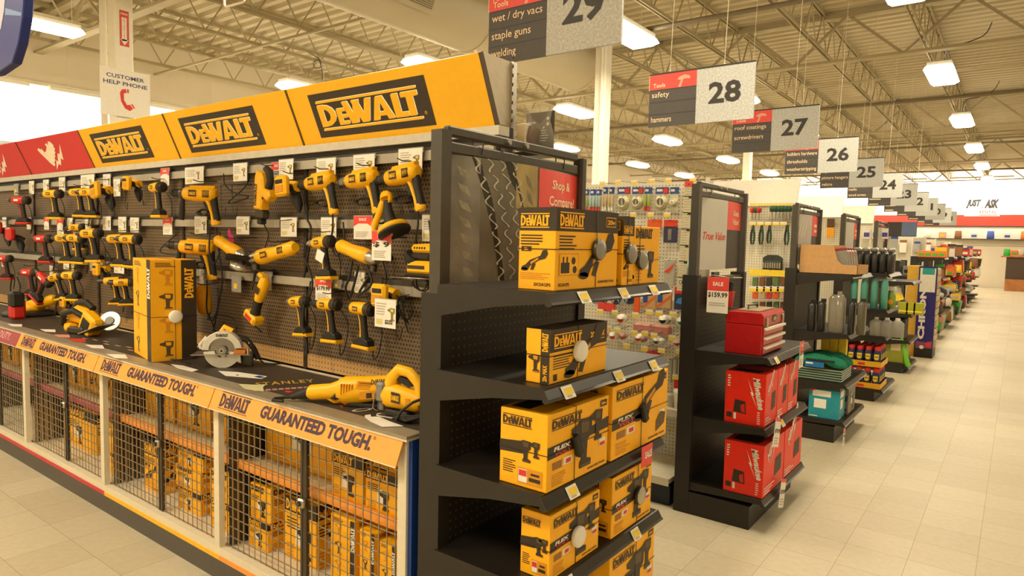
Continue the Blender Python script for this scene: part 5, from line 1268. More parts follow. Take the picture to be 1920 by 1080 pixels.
def poster(lab, y0, w, z0, h, kind, bow=0.05):
    F = Bow((XB - 0.03, y0, z0), w, bow)
    b = MB()
    def patch(a0, b0, a1, b1, m, L=0, back=True):
        n = 10; vs = []; fs = []
        for i in range(n + 1):
            a = a0 + (a1 - a0) * i / n
            vs += [tuple(F.at(a, b0, LAYER * L)), tuple(F.at(a, b1, LAYER * L))]
        for i in range(n): fs.append((2 * i, 2 * i + 2, 2 * i + 3, 2 * i + 1))
        b.add(vs, fs, m, True)
        if back: b.add([(x - 0.004, y, z) for x, y, z in vs], [f[::-1] for f in fs], m, True)
    if kind == 'tread':
        patch(0, 0, w, h, mat('poster_dark', '#6f6a5c', 0.3, var=0.4, scale=4))
        patch(0.0, 0, w * 0.18, h, mat('poster_silver', '#8b8880', 0.3, var=0.35, scale=7), 1, False)
        patch(w * 0.40, h * 0.62, w * 0.56, h, mat('poster_tan', '#a8965f', 0.3, var=0.3, scale=6), 1, False)
        pale = mat('poster_tread', '#c8c2ae', 0.3, var=0.3); tk = mat('poster_black', '#2a2926', 0.3, var=0.3)
        cx = lambda t, q: w * (0.13 + 0.075 * q + 0.17 * t + 0.10 * t * (1 - t))   # t: 0 top, 1 bottom
        n = 24
        for i in range(n):
            t0, t1 = i / n, (i + 1) / n
            b.poly(F, [(cx(t1, 0), h * (1 - t1)), (cx(t1, 3.2), h * (1 - t1)), (cx(t0, 3.2), h * (1 - t0)), (cx(t0, 0), h * (1 - t0))], tk, 2)
        zig = (0.0, 0.012, 0.016, 0.004, -0.008, -0.010)
        for q in range(4):
            for i in range(n * 2):
                t0, t1 = i / (2 * n), (i + 1) / (2 * n)
                if (i + q) % 7 == 6: continue
                x0 = cx(t0, q + 0.1) + w * 1.4 * zig[i % 6]; x1 = cx(t1, q + 0.1) + w * 1.4 * zig[(i + 1) % 6]; tk_ = w * 0.010
                b.poly(F, [(x1, h * (1 - t1)), (x1 + tk_, h * (1 - t1)), (x0 + tk_, h * (1 - t0)), (x0, h * (1 - t0))], pale, 3)
        for i in range(7):
            t = 0.08 + 0.13 * i; b.poly(F, [(w * (0.05 + 0.04 * t), h * (1 - t)), (w * (0.10 + 0.04 * t), h * (0.97 - t)), (w * (0.12 + 0.04 * t), h * max(0, 0.90 - t)), (w * (0.07 + 0.04 * t), h * max(0, 0.93 - t))], mat('poster_blur', '#a09a88', 0.3, var=0.3), 2)
            b.poly(F, [(w * (0.46 + 0.06 * t), h * (1 - t)), (w * (0.50 + 0.06 * t), h * (0.95 - t)), (w * (0.52 + 0.06 * t), h * max(0, 0.86 - t)), (w * (0.48 + 0.06 * t), h * max(0, 0.91 - t))], mat('poster_tread2', '#7d745f', 0.3, var=0.3), 2)
        patch(w * 0.575, h * 0.30, w, h * 0.99, SIGNRED, 2, False)
        b.text(F, 'Shop &', w * 0.70, h * 0.80, h * 0.11, mat('sign_pale', '#f6ddb4', 0.5), w=w * 0.20, bold=0.02, L=4); b.text(F, 'Compare!', w * 0.67, h * 0.645, h * 0.12, mat('sign_pale', '#f6ddb4'), w=w * 0.29, bold=0.02, L=4)
    else:
        patch(0, 0, w * 0.56, h, mat('poster_brushed', '#c4c2ba', 0.4, 0.0, var=0.03, scale=8), 2)
        patch(w * 0.55, 0, w, h * 0.58, SDARK2, 0); patch(w * 0.55, h * 0.58, w, h, SIGNRED, 1)
        if kind == 'value':
            b.text(F, 'Great', w * 0.72, h * 0.79, h * 0.09, mat('sign_pale', '#f6ddb4'), w=w * 0.19, bold=0.02, L=4); b.text(F, 'Value!', w * 0.70, h * 0.66, h * 0.09, mat('sign_pale', '#f6ddb4'), w=w * 0.22, bold=0.02, L=4)
            b.text(F, 'True Value', w * 0.10, h * 0.42, h * 0.11, RED, w=w * 0.42, bold=0.015, shear=0.35, L=4)
        else:
            b.lines(F, w * 0.70, h * 0.66, w * 0.92, h * 0.88, 2, mat('sign_pale', '#f6ddb4'), 4, 0.5)
            if kind == 'streak':
                for q in range(3): b.poly(F, [(w * (0.08 + 0.08 * q), h * 0.55), (w * (0.10 + 0.08 * q), h * 0.55), (w * (0.22 + 0.09 * q), h * 0.95), (w * (0.21 + 0.09 * q), h * 0.95)], STRONGW, 4)
    return tag(b.build('poster'), lab, 'sign')


Y1, Y2, Y3, Y4, Y5, Y6 = 1.69, 3.98, 6.27, 8.29, 10.45, 12.71
yl = lambda px, py: P(px, py, x=-1.105).y
endcap('nearest black endcap rack with yellow tool cartons and a tyre tread poster', Y1, [1.535, 1.24, 0.905, 0.60, 0.26], w=0.95, sx=(-0.02, 0.845),
       labels={0: [(yl(1098, 553), 0), (yl(1172, 546), 0), (yl(1228, 542), 0)], 1: [(yl(1068, 724), 0), (yl(1163, 697), 0), (yl(1228, 677), 0)], 2: [(yl(1076, 912), 0)], 3: [(yl(1195, 984), 0), (yl(1070, 1071), 0)]})
poster('tyre tread poster with red Shop and Compare corner on the nearest endcap', Y1 + 0.055, 0.865, 1.53, 0.455, 'tread')
endcap('second black endcap rack holding a red toolbox and red cartons', Y2, [1.04, 0.62, 0.20], labels={0: [(4.1, 0)], 1: [(4.3, 0)]})
poster('brushed silver bowed poster with red script and a Great Value corner', Y2 + 0.055, 0.81, 1.53, 0.455, 'value', 0.03)
endcap('third black endcap rack with a kraft tray on top and green rope below', Y3, [1.46, 0.95, 0.52, 0.19])
poster('silver poster with pale diagonal streaks on the third endcap', Y3 + 0.055, 0.81, 1.53, 0.455, 'streak', 0.03)
endcap('fourth black endcap rack with teal bottles and trays of spray cans', Y4, [1.42, 1.02, 0.725, 0.14], w=0.9)
poster('silver and red poster on the fourth endcap', Y4 + 0.055, 0.8, 1.53, 0.455, 'plain', 0.03)
endcap('fifth black endcap rack with lime packs and a yellow leaning bottle', Y5, [1.25, 0.81, 0.45, 0.10], w=0.9)
poster('small silver and red poster on the fifth endcap', Y5 + 0.055, 0.8, 1.53, 0.455, 'plain', 0.03)
endcap('sixth black endcap rack beside the tall purple display stand', Y6, [1.25, 0.8, 0.17], w=0.9, hooks=False, frame=False)

# cartons on the nearest endcap
carton('yellow grinder carton with dark top band and round tag, largest on the top shelf', -1.14, 1.735, 1.535, 0.14, 0.40, 0.258, 'band', 'grey', (0.62, 0.50), seed=1)
carton('narrow yellow carton with dark band squeezed beside the grinder carton, top shelf', -1.135, 2.165, 1.535, 0.26, 0.085, 0.248, 'band', 'grey', (0.5, 0.46), seed=2)
carton('yellow and black carton with pale tool picture, far end of the top shelf', -1.14, 2.262, 1.535, 0.12, 0.22, 0.217, 'std', 'grey', (0.2, 0.42), seed=5)
carton('flat yellow saw carton with dark 20v band and white round tag, second shelf', -1.15, 1.735, 1.24, 0.09, 0.36, 0.172, 'max', 'white', (0.46, 0.52), seed=3)
carton('big yellow carton with two drills printed on it, left on the third shelf', -1.13, 1.705, 0.905, 0.185, 0.385, 0.246, 'flexs', None, (0.42, 0.48), seed=4)
carton('wide yellow saw carton with white and red lettering, right on the third shelf', -1.125, 2.11, 0.905, 0.19, 0.47, 0.272, 'flex', None, (0.5, 0.5), seed=6)
carton('yellow drill carton with white round tag, left on the fourth shelf', -1.14, 1.75, 0.60, 0.115, 0.315, 0.215, 'flexs', 'white', (0.5, 0.46), seed=7)
carton('yellow carton with chrome round tag, right on the fourth shelf', -1.135, 2.15, 0.60, 0.16, 0.33, 0.229, 'flex', 'steel', (0.62, 0.48), seed=8)
carton('yellow saw carton on the lowest shelf at the bottom of the picture', -1.135, 2.15, 0.26, 0.16, 0.38, 0.275, 'flex', None, None, seed=9)
carton('yellow and black carton lying on the lowest shelf, left of the saw carton', -1.22, 1.76, 0.26, 0.18, 0.34, 0.18, 'std', None, None, seed=11)
# red sale flag on shelf three
b = MB(); b.box((0, -0.045, -0.045), (0.002, 0.045, 0.035), SIGNRED); b.text(Fr((0.002, -0.04, -0.015), (0, 1, 0), (0, 0, 1)), 'SALE', 0.02, 0.0, 0.028, WHITE, w=0.06, bold=0.04, L=2)
tag(b.build('sale_flag', loc=(-1.094, yl(1208, 840), 0.885)), 'small red SALE flag clipped to the third shelf of the nearest endcap', 'sign')

# ---- second endcap
def toolbox():
    x1, y0, z0, dx, dy, h = -1.17, 4.03, 1.0405, 0.23, 0.43, 0.255
    t = thing('toolbox', 'glossy red steel toolbox with three drawers on the second endcap', 'toolbox', (x1 - dx / 2, y0 + dy / 2, z0))
    hx, hy = dx / 2, dy / 2
    b = MB(); b.rbox((-hx, -hy, 0), (hx - 0.012, hy, h - 0.075), TBRED, 0.004); b.build('body', t)
    b = MB(); b.prism([(-hx, h - 0.073), (hx - 0.004, h - 0.073), (hx - 0.004, h - 0.02), (hx - 0.02, h), (-hx + 0.02, h), (-hx, h - 0.02)], -hy, hy, TBRED, 0.004); b.build('lid', t)
    for k in range(3):
        z = 0.008 + k * 0.056
        b = MB(); b.rbox((hx - 0.014, -hy + 0.012, z), (hx - 0.004, hy - 0.012, z + 0.05), TBRED, 0.003); dr = b.build('drawer', t)
        b = MB(); b.prism([(hx - 0.004, z + 0.036), (hx + 0.012, z + 0.032), (hx + 0.012, z + 0.046), (hx - 0.004, z + 0.046)], -hy + 0.014, hy - 0.014, STRONGW); b.build('handle', dr)
    for k in (-1, 1):
        b = MB(); b.rbox((hx - 0.004, k * (hy - 0.05) - 0.014, h - 0.095), (hx + 0.006, k * (hy - 0.05) + 0.014, h - 0.03), STEEL, 0.003); b.build('latch', t)
    b = MB(); F = Fr((hx - 0.003, 0, h - 0.045), (0, 1, 0), (0, 0, 1))
    b.disc(F, 0, 0, 0.05, DSTEEL, 2, 20, 0.024); b.poly(F, [(-0.034, -0.006), (-0.012, -0.006), (-0.008, -0.014), (0.010, -0.014), (0.014, -0.006), (0.036, -0.006), (0.030, 0.006), (0.010, 0.006), (0.006, 0.014), (-0.012, 0.014), (-0.016, 0.006), (-0.036, 0.006)], STEEL, 3); b.build('emblem', t)
    b = MB(); b.rbox((-hx + 0.05, -hy + 0.06, h), (hx - 0.05, hy - 0.06, h + 0.008), mat('lid_tray', '#a49476', 0.4), 0.002); b.build('lid_tray', t)['label'] = 'pale grey tray top'
    b = MB(); b.tube([(-0.02, -0.1, h + 0.006), (-0.02, -0.1, h + 0.03), (-0.02, 0.08, h + 0.03), (-0.02, 0.08, h + 0.006)], 0.007, DSTEEL, 8); b.build('carry_handle', t)
toolbox()
for i in range(3):
    carton('tall red carton with white script, %s of three under the red toolbox' % ('nearest', 'middle', 'farthest')[i], -1.14, 4.02 + 0.245 * i, 0.62, 0.24, 0.235, 0.315, 'red', None, None, False, seed=20 + i)
for i in range(2):
    carton('wide red carton with white script, %s one on the bottom shelf of the second endcap' % ('nearer', 'farther')[i], -1.125, 4.0 + 0.44 * i, 0.20, 0.235, 0.425, 0.315, 'red', None, None, False, seed=24 + i)


def hang_card(lab, px, py, x, w, h, big, rot=0.0, yaw=0.0, red=0.3):
    c = P(px, py, x=x); b = MB(); b.T = M.Rotation(yaw, 4, 'Z') @ M.Rotation(rot, 4, 'X')
    b.box((0, -w / 2, -h), (0.0015, w / 2, 0), WHITE); F = Fr((0.0015, -w / 2, -h), (0, 1, 0), (0, 0, 1))
    b.rect(F, 0, h * (1 - red), w, h, SIGNRED, 1)
    if red > 0.25: b.text(F, 'SALE', w / 2, h * 0.80, h * 0.12, WHITE, w=w * 0.5, bold=0.03, L=2, center=True)
    b.text(F, big, w / 2, h * 0.46, h * 0.17, PRN, w=w * 0.9, bold=0.03, L=2, center=True); b.lines(F, w * 0.1, h * 0.1, w * 0.9, h * 0.36, 3, mat('card_print', '#b9b2a2'), 2)
    return tag(b.build('price_card', loc=c), lab, 'price card')
c = P(1347, 520, y=3.965)
b = MB(); w, h = 0.13, 0.215; b.box((-w / 2, 0, -h), (w / 2, 0.0015, 0), WHITE); F = Fr((-w / 2, 0, -h), (1, 0, 0), (0, 0, 1)); b.rect(F, 0, h * 0.62, w, h, SIGNRED, 1); b.text(F, 'SALE', w / 2, h * 0.76, h * 0.11, WHITE, w=w * 0.5, bold=0.03, L=2, center=True); b.text(F, '$159.99', w / 2, h * 0.42, h * 0.16, PRN, w=w * 0.92, bold=0.03, L=2, center=True); b.lines(F, w * 0.1, h * 0.2, w * 0.9, h * 0.32, 2, mat('card_print', '#b9b2a2'), 2)
b.tube([(0, 0.0015, -0.004), (0, 0.012, -0.004), (-1.60 - c.x, 0.02, -0.004)], 0.0025, DSTEEL, 5)
tag(b.build('price_card', loc=(c.x, 3.965, c.z)), 'red and white sale card reading 159.99 beside the red toolbox', 'price card')
hang_card('slanting price card reading 79.99 hung from the middle shelf of the second endcap', 1460, 784, -1.085, 0.12, 0.17, '$79.99', rot=R(-14), red=0.12)
hang_card('slanting price card reading 139.99 hung from the bottom shelf of the second endcap', 1470, 898, -1.085, 0.115, 0.175, '$139.99', rot=R(-16), red=0.12)
hang_card('red topped price card hanging at the far end of the toolbox shelf', 1504, 640, -1.085, 0.10, 0.17, '$59.99', red=0.4)
hang_card('small white and red card hanging under the third endcap', 1585, 783, -1.0995, 0.07, 0.15, '$9', red=0.3, rot=R(-10)).location.z = 0.16
c = P(1382, 565, y=4.2)
t = thing('flashlight_bin', 'red bin of dark flashlights on the rack behind the red toolbox', 'bin', (-1.50, 4.28, 1.295))
b = MB(); b.loft([(0, 0, 0.0), (0, 0, 0.10)], [0.05, 0.062], mat('bin_red', '#c4302c', 0.3), 14); b.build('tub', t)
for k in range(6):
    b = MB(); a = k * 1.05; b.cyl((0.03 * math.cos(a), 0.03 * math.sin(a), 0.05), (0.042 * math.cos(a), 0.042 * math.sin(a), 0.16), 0.012, BLK, 10); b.build('flashlight', t)
b = MB(); b.box((-0.06, -0.06, -0.006), (0.06, 0.06, -0.0005), DSTEEL); b.tube([(-0.075, 0.05, 0.2), (0.06, 0.06, 0.19), (0.10, 0.02, 0.19), (0.06, -0.06, 0.19), (-0.075, -0.05, 0.2)], 0.003, STEEL, 6); b.box((-0.078, -0.05, -0.01), (-0.06, 0.05, 0.22), DSTEEL); b.build('wire_holder', t)

# ================================================================ SHELVING RUNS BEHIND THE ENDCAPS
PEGC = peg_mat('perforated_cream', '#e3dcc4', '#7d745c', 0.0254, 0.17, 'XZ', 0.5)


def ext(px0, pyb, px1, pyt, y):
    a, c = P(px0, pyb, y=y), P(px1, pyt, y=y)
    return a.x, c.x, a.z, P((px0 + px1) / 2, pyt, y=y).z


def run(lab, yc, xr=-1.69, xl=-8.6, top=2.1, shelves=((0.18, 0.44),), header=None, white=True):
    """double sided shelving seen end on; its near face carries goods"""
    t = thing('shelving_run', lab, 'shelving', (xr, yc, 0), group='long cream shelving runs between the aisles')
    L = xl - xr
    b = MB(); b.box((L, 0, 0.15), (0, 0.03, top), PEGC); b.build('perforated_panel', t)
    b = MB(); b.box((L, 0.03, 0.1), (0, 0.06, top), CREAM); b.build('back_panel', t)
    b = MB(); b.box((L, -0.42, 0), (-0.02, 0.42, 0.13), NAVY); b.build('kick_plate', t)
    for z, d in shelves:
        b = MB(); b.box((L, -d, z - 0.03), (-0.02, 0, z), CREAM); b.box((L, -d - 0.008, z - 0.045), (-0.02, -d, z + 0.004), CREAM)
        for q in range(5): b.box((-0.30 - q * 0.55, -d - 0.0095, z - 0.034), (-0.22 - q * 0.55, -d - 0.008, z - 0.006), TAGY)
        b.build('shelf', t)
    for q in range(6):
        b = MB(); b.box((-0.03 - q * 1.22, -0.012, 0.13), (-q * 1.22 - 0.0, 0.0, top + 0.02), CREAM); b.build('upright', t)
    if header:
        b = MB(); b.prism([(-0.03, top + 0.0), (-0.01, top), (0.12, top + 0.26), (0.10, top + 0.26)], L, -0.02, STRONGW, plane='yz'); h = b.build('header_panel', t)
    return t


run('cream perforated shelving run behind the second endcap, hung with tapes and hoses', Y2 + 0.46, top=2.12, shelves=((0.18, 0.44), (0.575, 0.22)))
run('cream perforated shelving run behind the third endcap, hung with sockets', Y3 + 0.46, top=2.08, header=True)
run('cream perforated shelving run behind the fourth endcap', Y4 + 0.46, top=2.05, header=True)
run('cream perforated shelving run behind the fifth endcap', Y5 + 0.46, top=2.05, header=True)
run('cream perforated shelving run behind the sixth endcap', Y6 + 0.46, top=2.05)
# rear side of the tool wall
t = thing('rear_shelving', 'beige rear shelving panel standing behind the tool wall headers', 'shelving', (-1.87, 2.40, 0))
b = MB(); b.box((-0.03, -0.18, 1.9), (-0.012, 0.055, 2.49), mat('panel_beige', '#bdb39c', 0.35)); b.box((-6.2, 0.03, 0.0), (-0.03, 0.06, 2.2), mat('panel_beige', '#bdb39c', 0.35)); b.build('rear_panel', t)
b = MB(); b.box((-0.03, 0.055, 0.0), (0.0, 0.09, 2.49), STEEL); b.T = M.Translation((0, 0.056, 0))
for j in range(9): b.box((-0.0, -0.0015, 2.18 + j * 0.04), (0.006, 0.0, 2.195 + j * 0.04), BLK)
b.build('slotted_upright', t)
b = MB(); b.rbox((0.03, 0.05, 2.09), (0.085, 0.10, 2.21), CREAM, 0.004); b.build('white_bracket', t)
b = MB(); b.box((-6.2, 0.06, 0.0), (0.02, 0.16, 1.95), SHELF); b.box((-6.2, 0.16, 0.0), (-0.0, 0.22, 0.13), NAVY); b.build('core', t)
c0 = P(985, 290, y=2.52); c1 = P(1040, 207, y=2.52)
t = thing('blister_pack', 'clear blister pack with black card standing above the nearest endcap', 'package', ((c0.x + c1.x) / 2, 2.52, c0.z))
w, h = c1.x - c0.x, c1.z - c0.z
b = MB(); b.rbox((-w / 2, 0, 0), (w / 2, 0.003, h), mat('pack_card', '#4a463f', 0.4), 0.001); F = Fr((-w / 2, -0.0, 0), (1, 0, 0), (0, 0, 1)); b.text(F, 'Tommy', w * 0.06, h * 0.72, h * 0.07, WHITE, w=w * 0.3, bold=0.02, shear=0.2, L=2); b.disc(F, w * 0.78, h * 0.83, w * 0.05, WHITE, 2); b.disc(F, w * 0.78, h * 0.70, w * 0.05, WHITE, 2); b.lines(F, w * 0.5, h * 0.3, w * 0.8, h * 0.6, 5, WHITE, 2, 0.25); b.build('card', t)
b = MB(); b.loft([(0.02, -0.02, 0.0), (0.02, -0.04, h * 0.4), (0.0, -0.03, h * 0.7), (0, -0.0, h + 0.02)], [(w * 0.55, 0.03), (w * 0.5, 0.04), (w * 0.48, 0.03), (w * 0.44, 0.008)], CLEAR, 14, up=(0, 1, 0)); b.build('clear_shell', t)
b = MB(); b.loft([(-w * 0.2, -0.02, h * 0.1), (-w * 0.18, -0.03, h * 0.35), (-w * 0.1, -0.02, h * 0.6)], [0.03, 0.035, 0.03], mat('pack_brown', '#5a3a22', 0.4), 12); b.build('tool_inside', t)
b = MB(); b.box((-0.09, -0.09, -0.02), (0.11, 0.02, 0.0), DSTEEL); b.build('stand', t)
# ================================================================ GOODS ON THE FACE OF THE SECOND RUN
YG = Y2 + 0.46
LIME2 = mat('pack_lime', '#9fae5a', 0.45)


def wire_peg(b, w, reach, z):
    b.tube([(0, reach, z), (0, -0.02, z)], 0.0025, DSTEEL, 5)


def hose_pack(lab, px0, px1, pyt, pyb, kind, y=YG - 0.10, group=None):
    x0, x1, z0, z1 = ext(px0, pyb, px1, pyt, y); w, h = x1 - x0, z1 - z0
    t = thing('hanging_pack', lab, 'package', ((x0 + x1) / 2, y, z0), group=group)
    b = MB(); b.box((-w / 2, 0, h * 0.0), (w / 2, 0.002, h), mat('pack_back', '#c9c6a8', 0.4)); b.box((-w / 2, -0.001, h * 0.72), (w / 2, 0.003, h), mat('pack_blue', '#2d4f96', 0.45))
    F = Fr((-w / 2, -0.001, 0), (1, 0, 0), (0, 0, 1)); b.rect(F, w * 0.1, h * 0.82, w * 0.55, h * 0.92, WHITE, 2)
    wire_peg(b, w, 0.10, h * 0.96); b.build('backing_card', t)
    b = MB()
    if kind == 'coil':
        for k in range(3):
            r = w * 0.42 - 0.006 * k; b.tube([(r * math.cos(a * 0.4189), -0.012 - 0.008 * k, h * 0.36 + r * math.sin(a * 0.4189) * 1.1) for a in range(16)], 0.006, mat('hose_pale', '#cfc7a0', 0.35), 6)
        b.cyl((-0.0, -0.02, h * 0.15), (-0.0, -0.02, h * 0.68), w * 0.10, mat('pack_steel', '#b8bcc0', 0.3, 0.4), 8)
        b.box((w * 0.15, -0.012, h * 0.74), (w * 0.46, -0.002, h * 0.95), RED); b.build('coiled_hose', t)
    elif kind == 'disc':
        b.cyl((0, -0.03, h * 0.38), (0, -0.002, h * 0.38), w * 0.40, mat('hose_pale', '#cfc7a0'), 20); b.cyl((0, -0.04, h * 0.36), (0, -0.03, h * 0.36), w * 0.24, WHITE, 18); b.cyl((0, -0.045, h * 0.36), (0, -0.04, h * 0.36), w * 0.12, STEEL, 14); b.build('coiled_hose', t)
    else:
        col = {'green': LIME2, 'clear': mat('pack_aqua', '#a9c4c0', 0.3), 'tan': mat('pack_tan', '#cdb68a', 0.5)}[kind]
        for k in (-0.25, 0.25): b.loft([(w * k, -0.015, h * 0.2), (w * k, -0.018, h * 0.4), (w * k, -0.015, h * 0.7)], [w * 0.2, w * 0.22, w * 0.16], col, 10)
        b.build('bottles', t)
        b = MB()
        for k in (-0.25, 0.25): b.loft([(w * k, -0.015, h * 0.02), (w * k, -0.015, h * 0.19)], [w * 0.2, w * 0.14], RED if kind != 'tan' else WHITE, 10)
        b.build('caps', t)
    return t


TOPP = [(1096, 1105, 'green'), (1106, 1118, 'clear'), (1118, 1128, 'clear'), (1130, 1140, 'tan'), (1141, 1152, 'tan'), (1157, 1182, 'coil'), (1184, 1207, 'coil'), (1207, 1223, 'green'), (1228, 1254, 'coil'), (1255, 1273, 'disc'), (1292, 1314, 'coil')]
KN = {'green': 'pack of green bottles with blue card', 'clear': 'pack of pale bottles with blue card', 'tan': 'narrow tan pack', 'coil': 'coiled hose pack with blue card', 'disc': 'coiled hose pack with a white disc'}
for i, (a, c, kd) in enumerate(TOPP):
    hose_pack('%s in the hose row, %s from the left' % (KN[kd], ORD[i]), a, c, 351 + (i < 3) * 4, 396, kd)


def shelf_tag(lab, px, py, w=0.05, h=0.035, y=YG - 0.20):
    c = P(px, py, y=y); b = MB(); b.box((-w / 2, 0, -h / 2), (w / 2, 0.002, h / 2), WHITE); b.box((-w / 2, -0.0008, -h / 2), (w / 2, 0, h * 0.1), TAGY)
    b.tube([(0, 0.19, 0.012), (0, 0.002, 0.004)], 0.002, DSTEEL, 5)
    return tag(b.build('shelf_tag', loc=c), lab, 'price tag')


TG = [(1129, 344), (1159, 341), (1189, 342), (1222, 339), (1253, 338), (1299, 337)]
for i, (a, c) in enumerate(TG): shelf_tag('yellow and white tag along the top edge of the cream run, %s from the left' % ORD[i], a, c, 0.045, 0.03)
for i, (a, c) in enumerate([(1155, 402), (1187, 402), (1220, 402), (1251, 402), (1308, 402)]): shelf_tag('yellow and white tag under the hose packs, %s from the left' % ORD[i], a, c, 0.045, 0.03)
for i, (a, c) in enumerate([(1125, 584), (1153, 586), (1191, 590), (1217, 585), (1236, 587), (1262, 589), (1282, 594)]): shelf_tag('yellow tag above the upper row of tape rolls, %s from the left' % ORD[i], a, c)
for i, (a, c) in enumerate([(1140, 615), (1158, 619), (1189, 624), (1209, 625), (1226, 629), (1260, 633), (1281, 631)]): shelf_tag('yellow tag above the lower row of tape rolls, %s from the left' % ORD[i], a, c)
for i, (a, c) in enumerate([(1175, 648), (1208, 653), (1240, 657), (1274, 659)]): shelf_tag('yellow tag below the lower row of tape rolls, %s from the left' % ORD[i], a, c)
for i, (a, c) in enumerate([(1267, 707), (1286, 708), (1283, 535), (1218, 485)]): shelf_tag(('yellow tag above the left red pouch', 'yellow tag above the right red pouch', 'yellow tag above the blue clamp pack', 'yellow tag beside the kraft packs')[i], a, c)


def tape_roll(lab, px, py, col, r=0.035, y=YG - 0.16, inner=None):
    c = P(px, py, y=y); t = thing('tape_roll', lab, 'tape', c)
    b = MB(); b.lathe([(r * 0.45, 0), (r, 0), (r, 0.05), (r * 0.45, 0.05)], CLEAR if inner is None else inner, (0, 0, 0), (0, 1, 0), 20); b.build('roll', t)
    b = MB(); b.lathe([(r * 0.2, -0.001), (r * 0.72, -0.001), (r * 0.72, 0.04), (r * 0.2, 0.04)], col, (0, 0, 0), (0, 1, 0), 18); b.build('core', t)
    b = MB(); b.tube([(0, 0.16, 0.0), (0, -0.03, 0.0)], 0.003, STEEL, 6); b.build('peg', t)
tw = mat('tape_white', '#e9e4d2', 0.4)
for i, (px, py, col, inn, nm) in enumerate(((1163, 598, RED, tw, 'red and white'), (1242, 600, BLK, tw, 'white and black'), (1277, 603, GRN, tw, 'green and white'), (1252, 600, mat('tape_grey', '#8d8b80', 0.4), tw, 'grey'))):
    tape_roll('%s tape roll on the upper row of rolls' % nm, px, py, col, 0.034, YG - 0.16 + 0.05 * (i == 3), inn)
for i, (px, py, col, nm) in enumerate(((1131, 628, RED, 'red'), (1148, 630, RED, 'red'), (1166, 631, mat('tape_brick', '#b5574a', 0.4), 'brick red'), (1196, 634, RED, 'red and clear'), (1205, 636, mat('tape_rust', '#a56a4c', 0.4), 'rust'), (1230, 639, BLUE, 'blue'), (1238, 640, tw, 'clear'), (1269, 643, RED, 'red'), (1288, 647, RED, 'red'))):
    tape_roll('%s tape roll on the lower row of rolls, %s from the left' % (nm, ORD[i]), px, py, col, 0.03, inner=tw if i % 2 else None)


def pack(name, lab, cat, px0, px1, pyt, pyb, col, y=YG - 0.12, top=None, topm=None, d=0.02, extra=None, peg=True, reach=None, group=None):
    x0, x1, z0, z1 = ext(px0, pyb, px1, pyt, y); w, h = x1 - x0, z1 - z0
    t = thing(name, lab, cat, ((x0 + x1) / 2, y, z0), group=group)
    b = MB(); b.rbox((-w / 2, 0, 0), (w / 2, d, h * (1 - (top or 0))), col, min(w, d) * 0.2)
    if extra: extra(b, Fr((-w / 2, -0.0005, 0), (1, 0, 0), (0, 0, 1)), w, h)
    b.build('package_body', t)
    if top:
        b = MB(); b.rbox((-w / 2, -0.001, h * (1 - top)), (w / 2, d * 0.6, h), topm, 0.002); b.build('header_card', t)
    if peg:
        b = MB(); b.tube([(0, reach or 0.115, h * 0.97), (0, -0.02, h * 0.97)], 0.0025, DSTEEL, 5); b.build('peg', t)
    return t


pack('brush_set', 'orange topped tool pack below the hose packs, left one', 'package', 1213, 1240, 411, 428, mat('orange_red', '#e8642c', 0.4))
pack('brush_set', 'red topped dark pack with silver tool, below the hose packs', 'package', 1243, 1270, 412, 455, mat('pack_navy', '#3a3a55', 0.4), top=0.3, topm=mat('orange_red2', '#e2472c', 0.4), extra=lambda b, F, w, h: b.rect(F, w * 0.35, h * 0.12, w * 0.62, h * 0.6, STEEL, 2))
pack('hanging_pack', 'dark narrow pack next to the second endcap frame', 'package', 1306, 1315, 414, 452, mat('pack_slate', '#4c5560', 0.4))
# yardstick like display strip
x0, x1, z0, z1 = ext(1272, 545, 1290, 340, YG - 0.26)
t = thing('yardstick_strip', 'tall cream yardstick strip with dark bands hanging in front of the cream run', 'yardstick', ((x0 + x1) / 2, YG - 0.26, z0), (0, R(2), 0))
w, h = 0.058, z1 - z0
b = MB(); b.box((-w / 2, 0, 0), (w / 2, 0.004, h), mat('strip_cream', '#e0d6ae', 0.5)); F = Fr((-w / 2, 0, 0), (1, 0, 0), (0, 0, 1))
for k in range(6): b.rect(F, 0, h * (0.12 + 0.148 * k), w, h * (0.128 + 0.148 * k), PRN, 2); b.rect(F, w * 0.6, h * (0.105 + 0.148 * k), w, h * (0.12 + 0.148 * k), PRN, 2)
b.lines(F, w * 0.1, h * 0.02, w * 0.9, h * 0.95, 40, mat('card_print', '#b9b2a2'), 1, 0.25)
b.rect(F, 0, h * 0.95, w, h, SIGNRED, 2); b.disc(F, w * 0.4, h * 0.08, 0.012, PRN, 2); b.disc(F, w * 0.4, h * 0.08, 0.008, mat('strip_cream', '#e0d6ae'), 3); b.build('strip', t)
b = MB(); b.tube([(0, 0.262, h - 0.02), (0, -0.01, h - 0.02)], 0.003, DSTEEL, 5); b.build('peg', t)
def fan(b, F, w, h):
    for k in range(5): b.poly(F, [(w * 0.1, h * 0.55), (w * (0.55 + 0.1 * k), h * (0.5 + 0.09 * k)), (w * (0.6 + 0.1 * k), h * (0.46 + 0.09 * k)), (w * 0.12, h * 0.5)], SIGNRED if k % 2 else mat('orange_red', '#e8642c'), 2 + k)
pack('brush_pack', 'clear pack of red fanned brushes next to the yardstick strip', 'package', 1243, 1266, 486, 535, mat('pack_clear_grey', '#b6b2a0', 0.3), extra=fan)
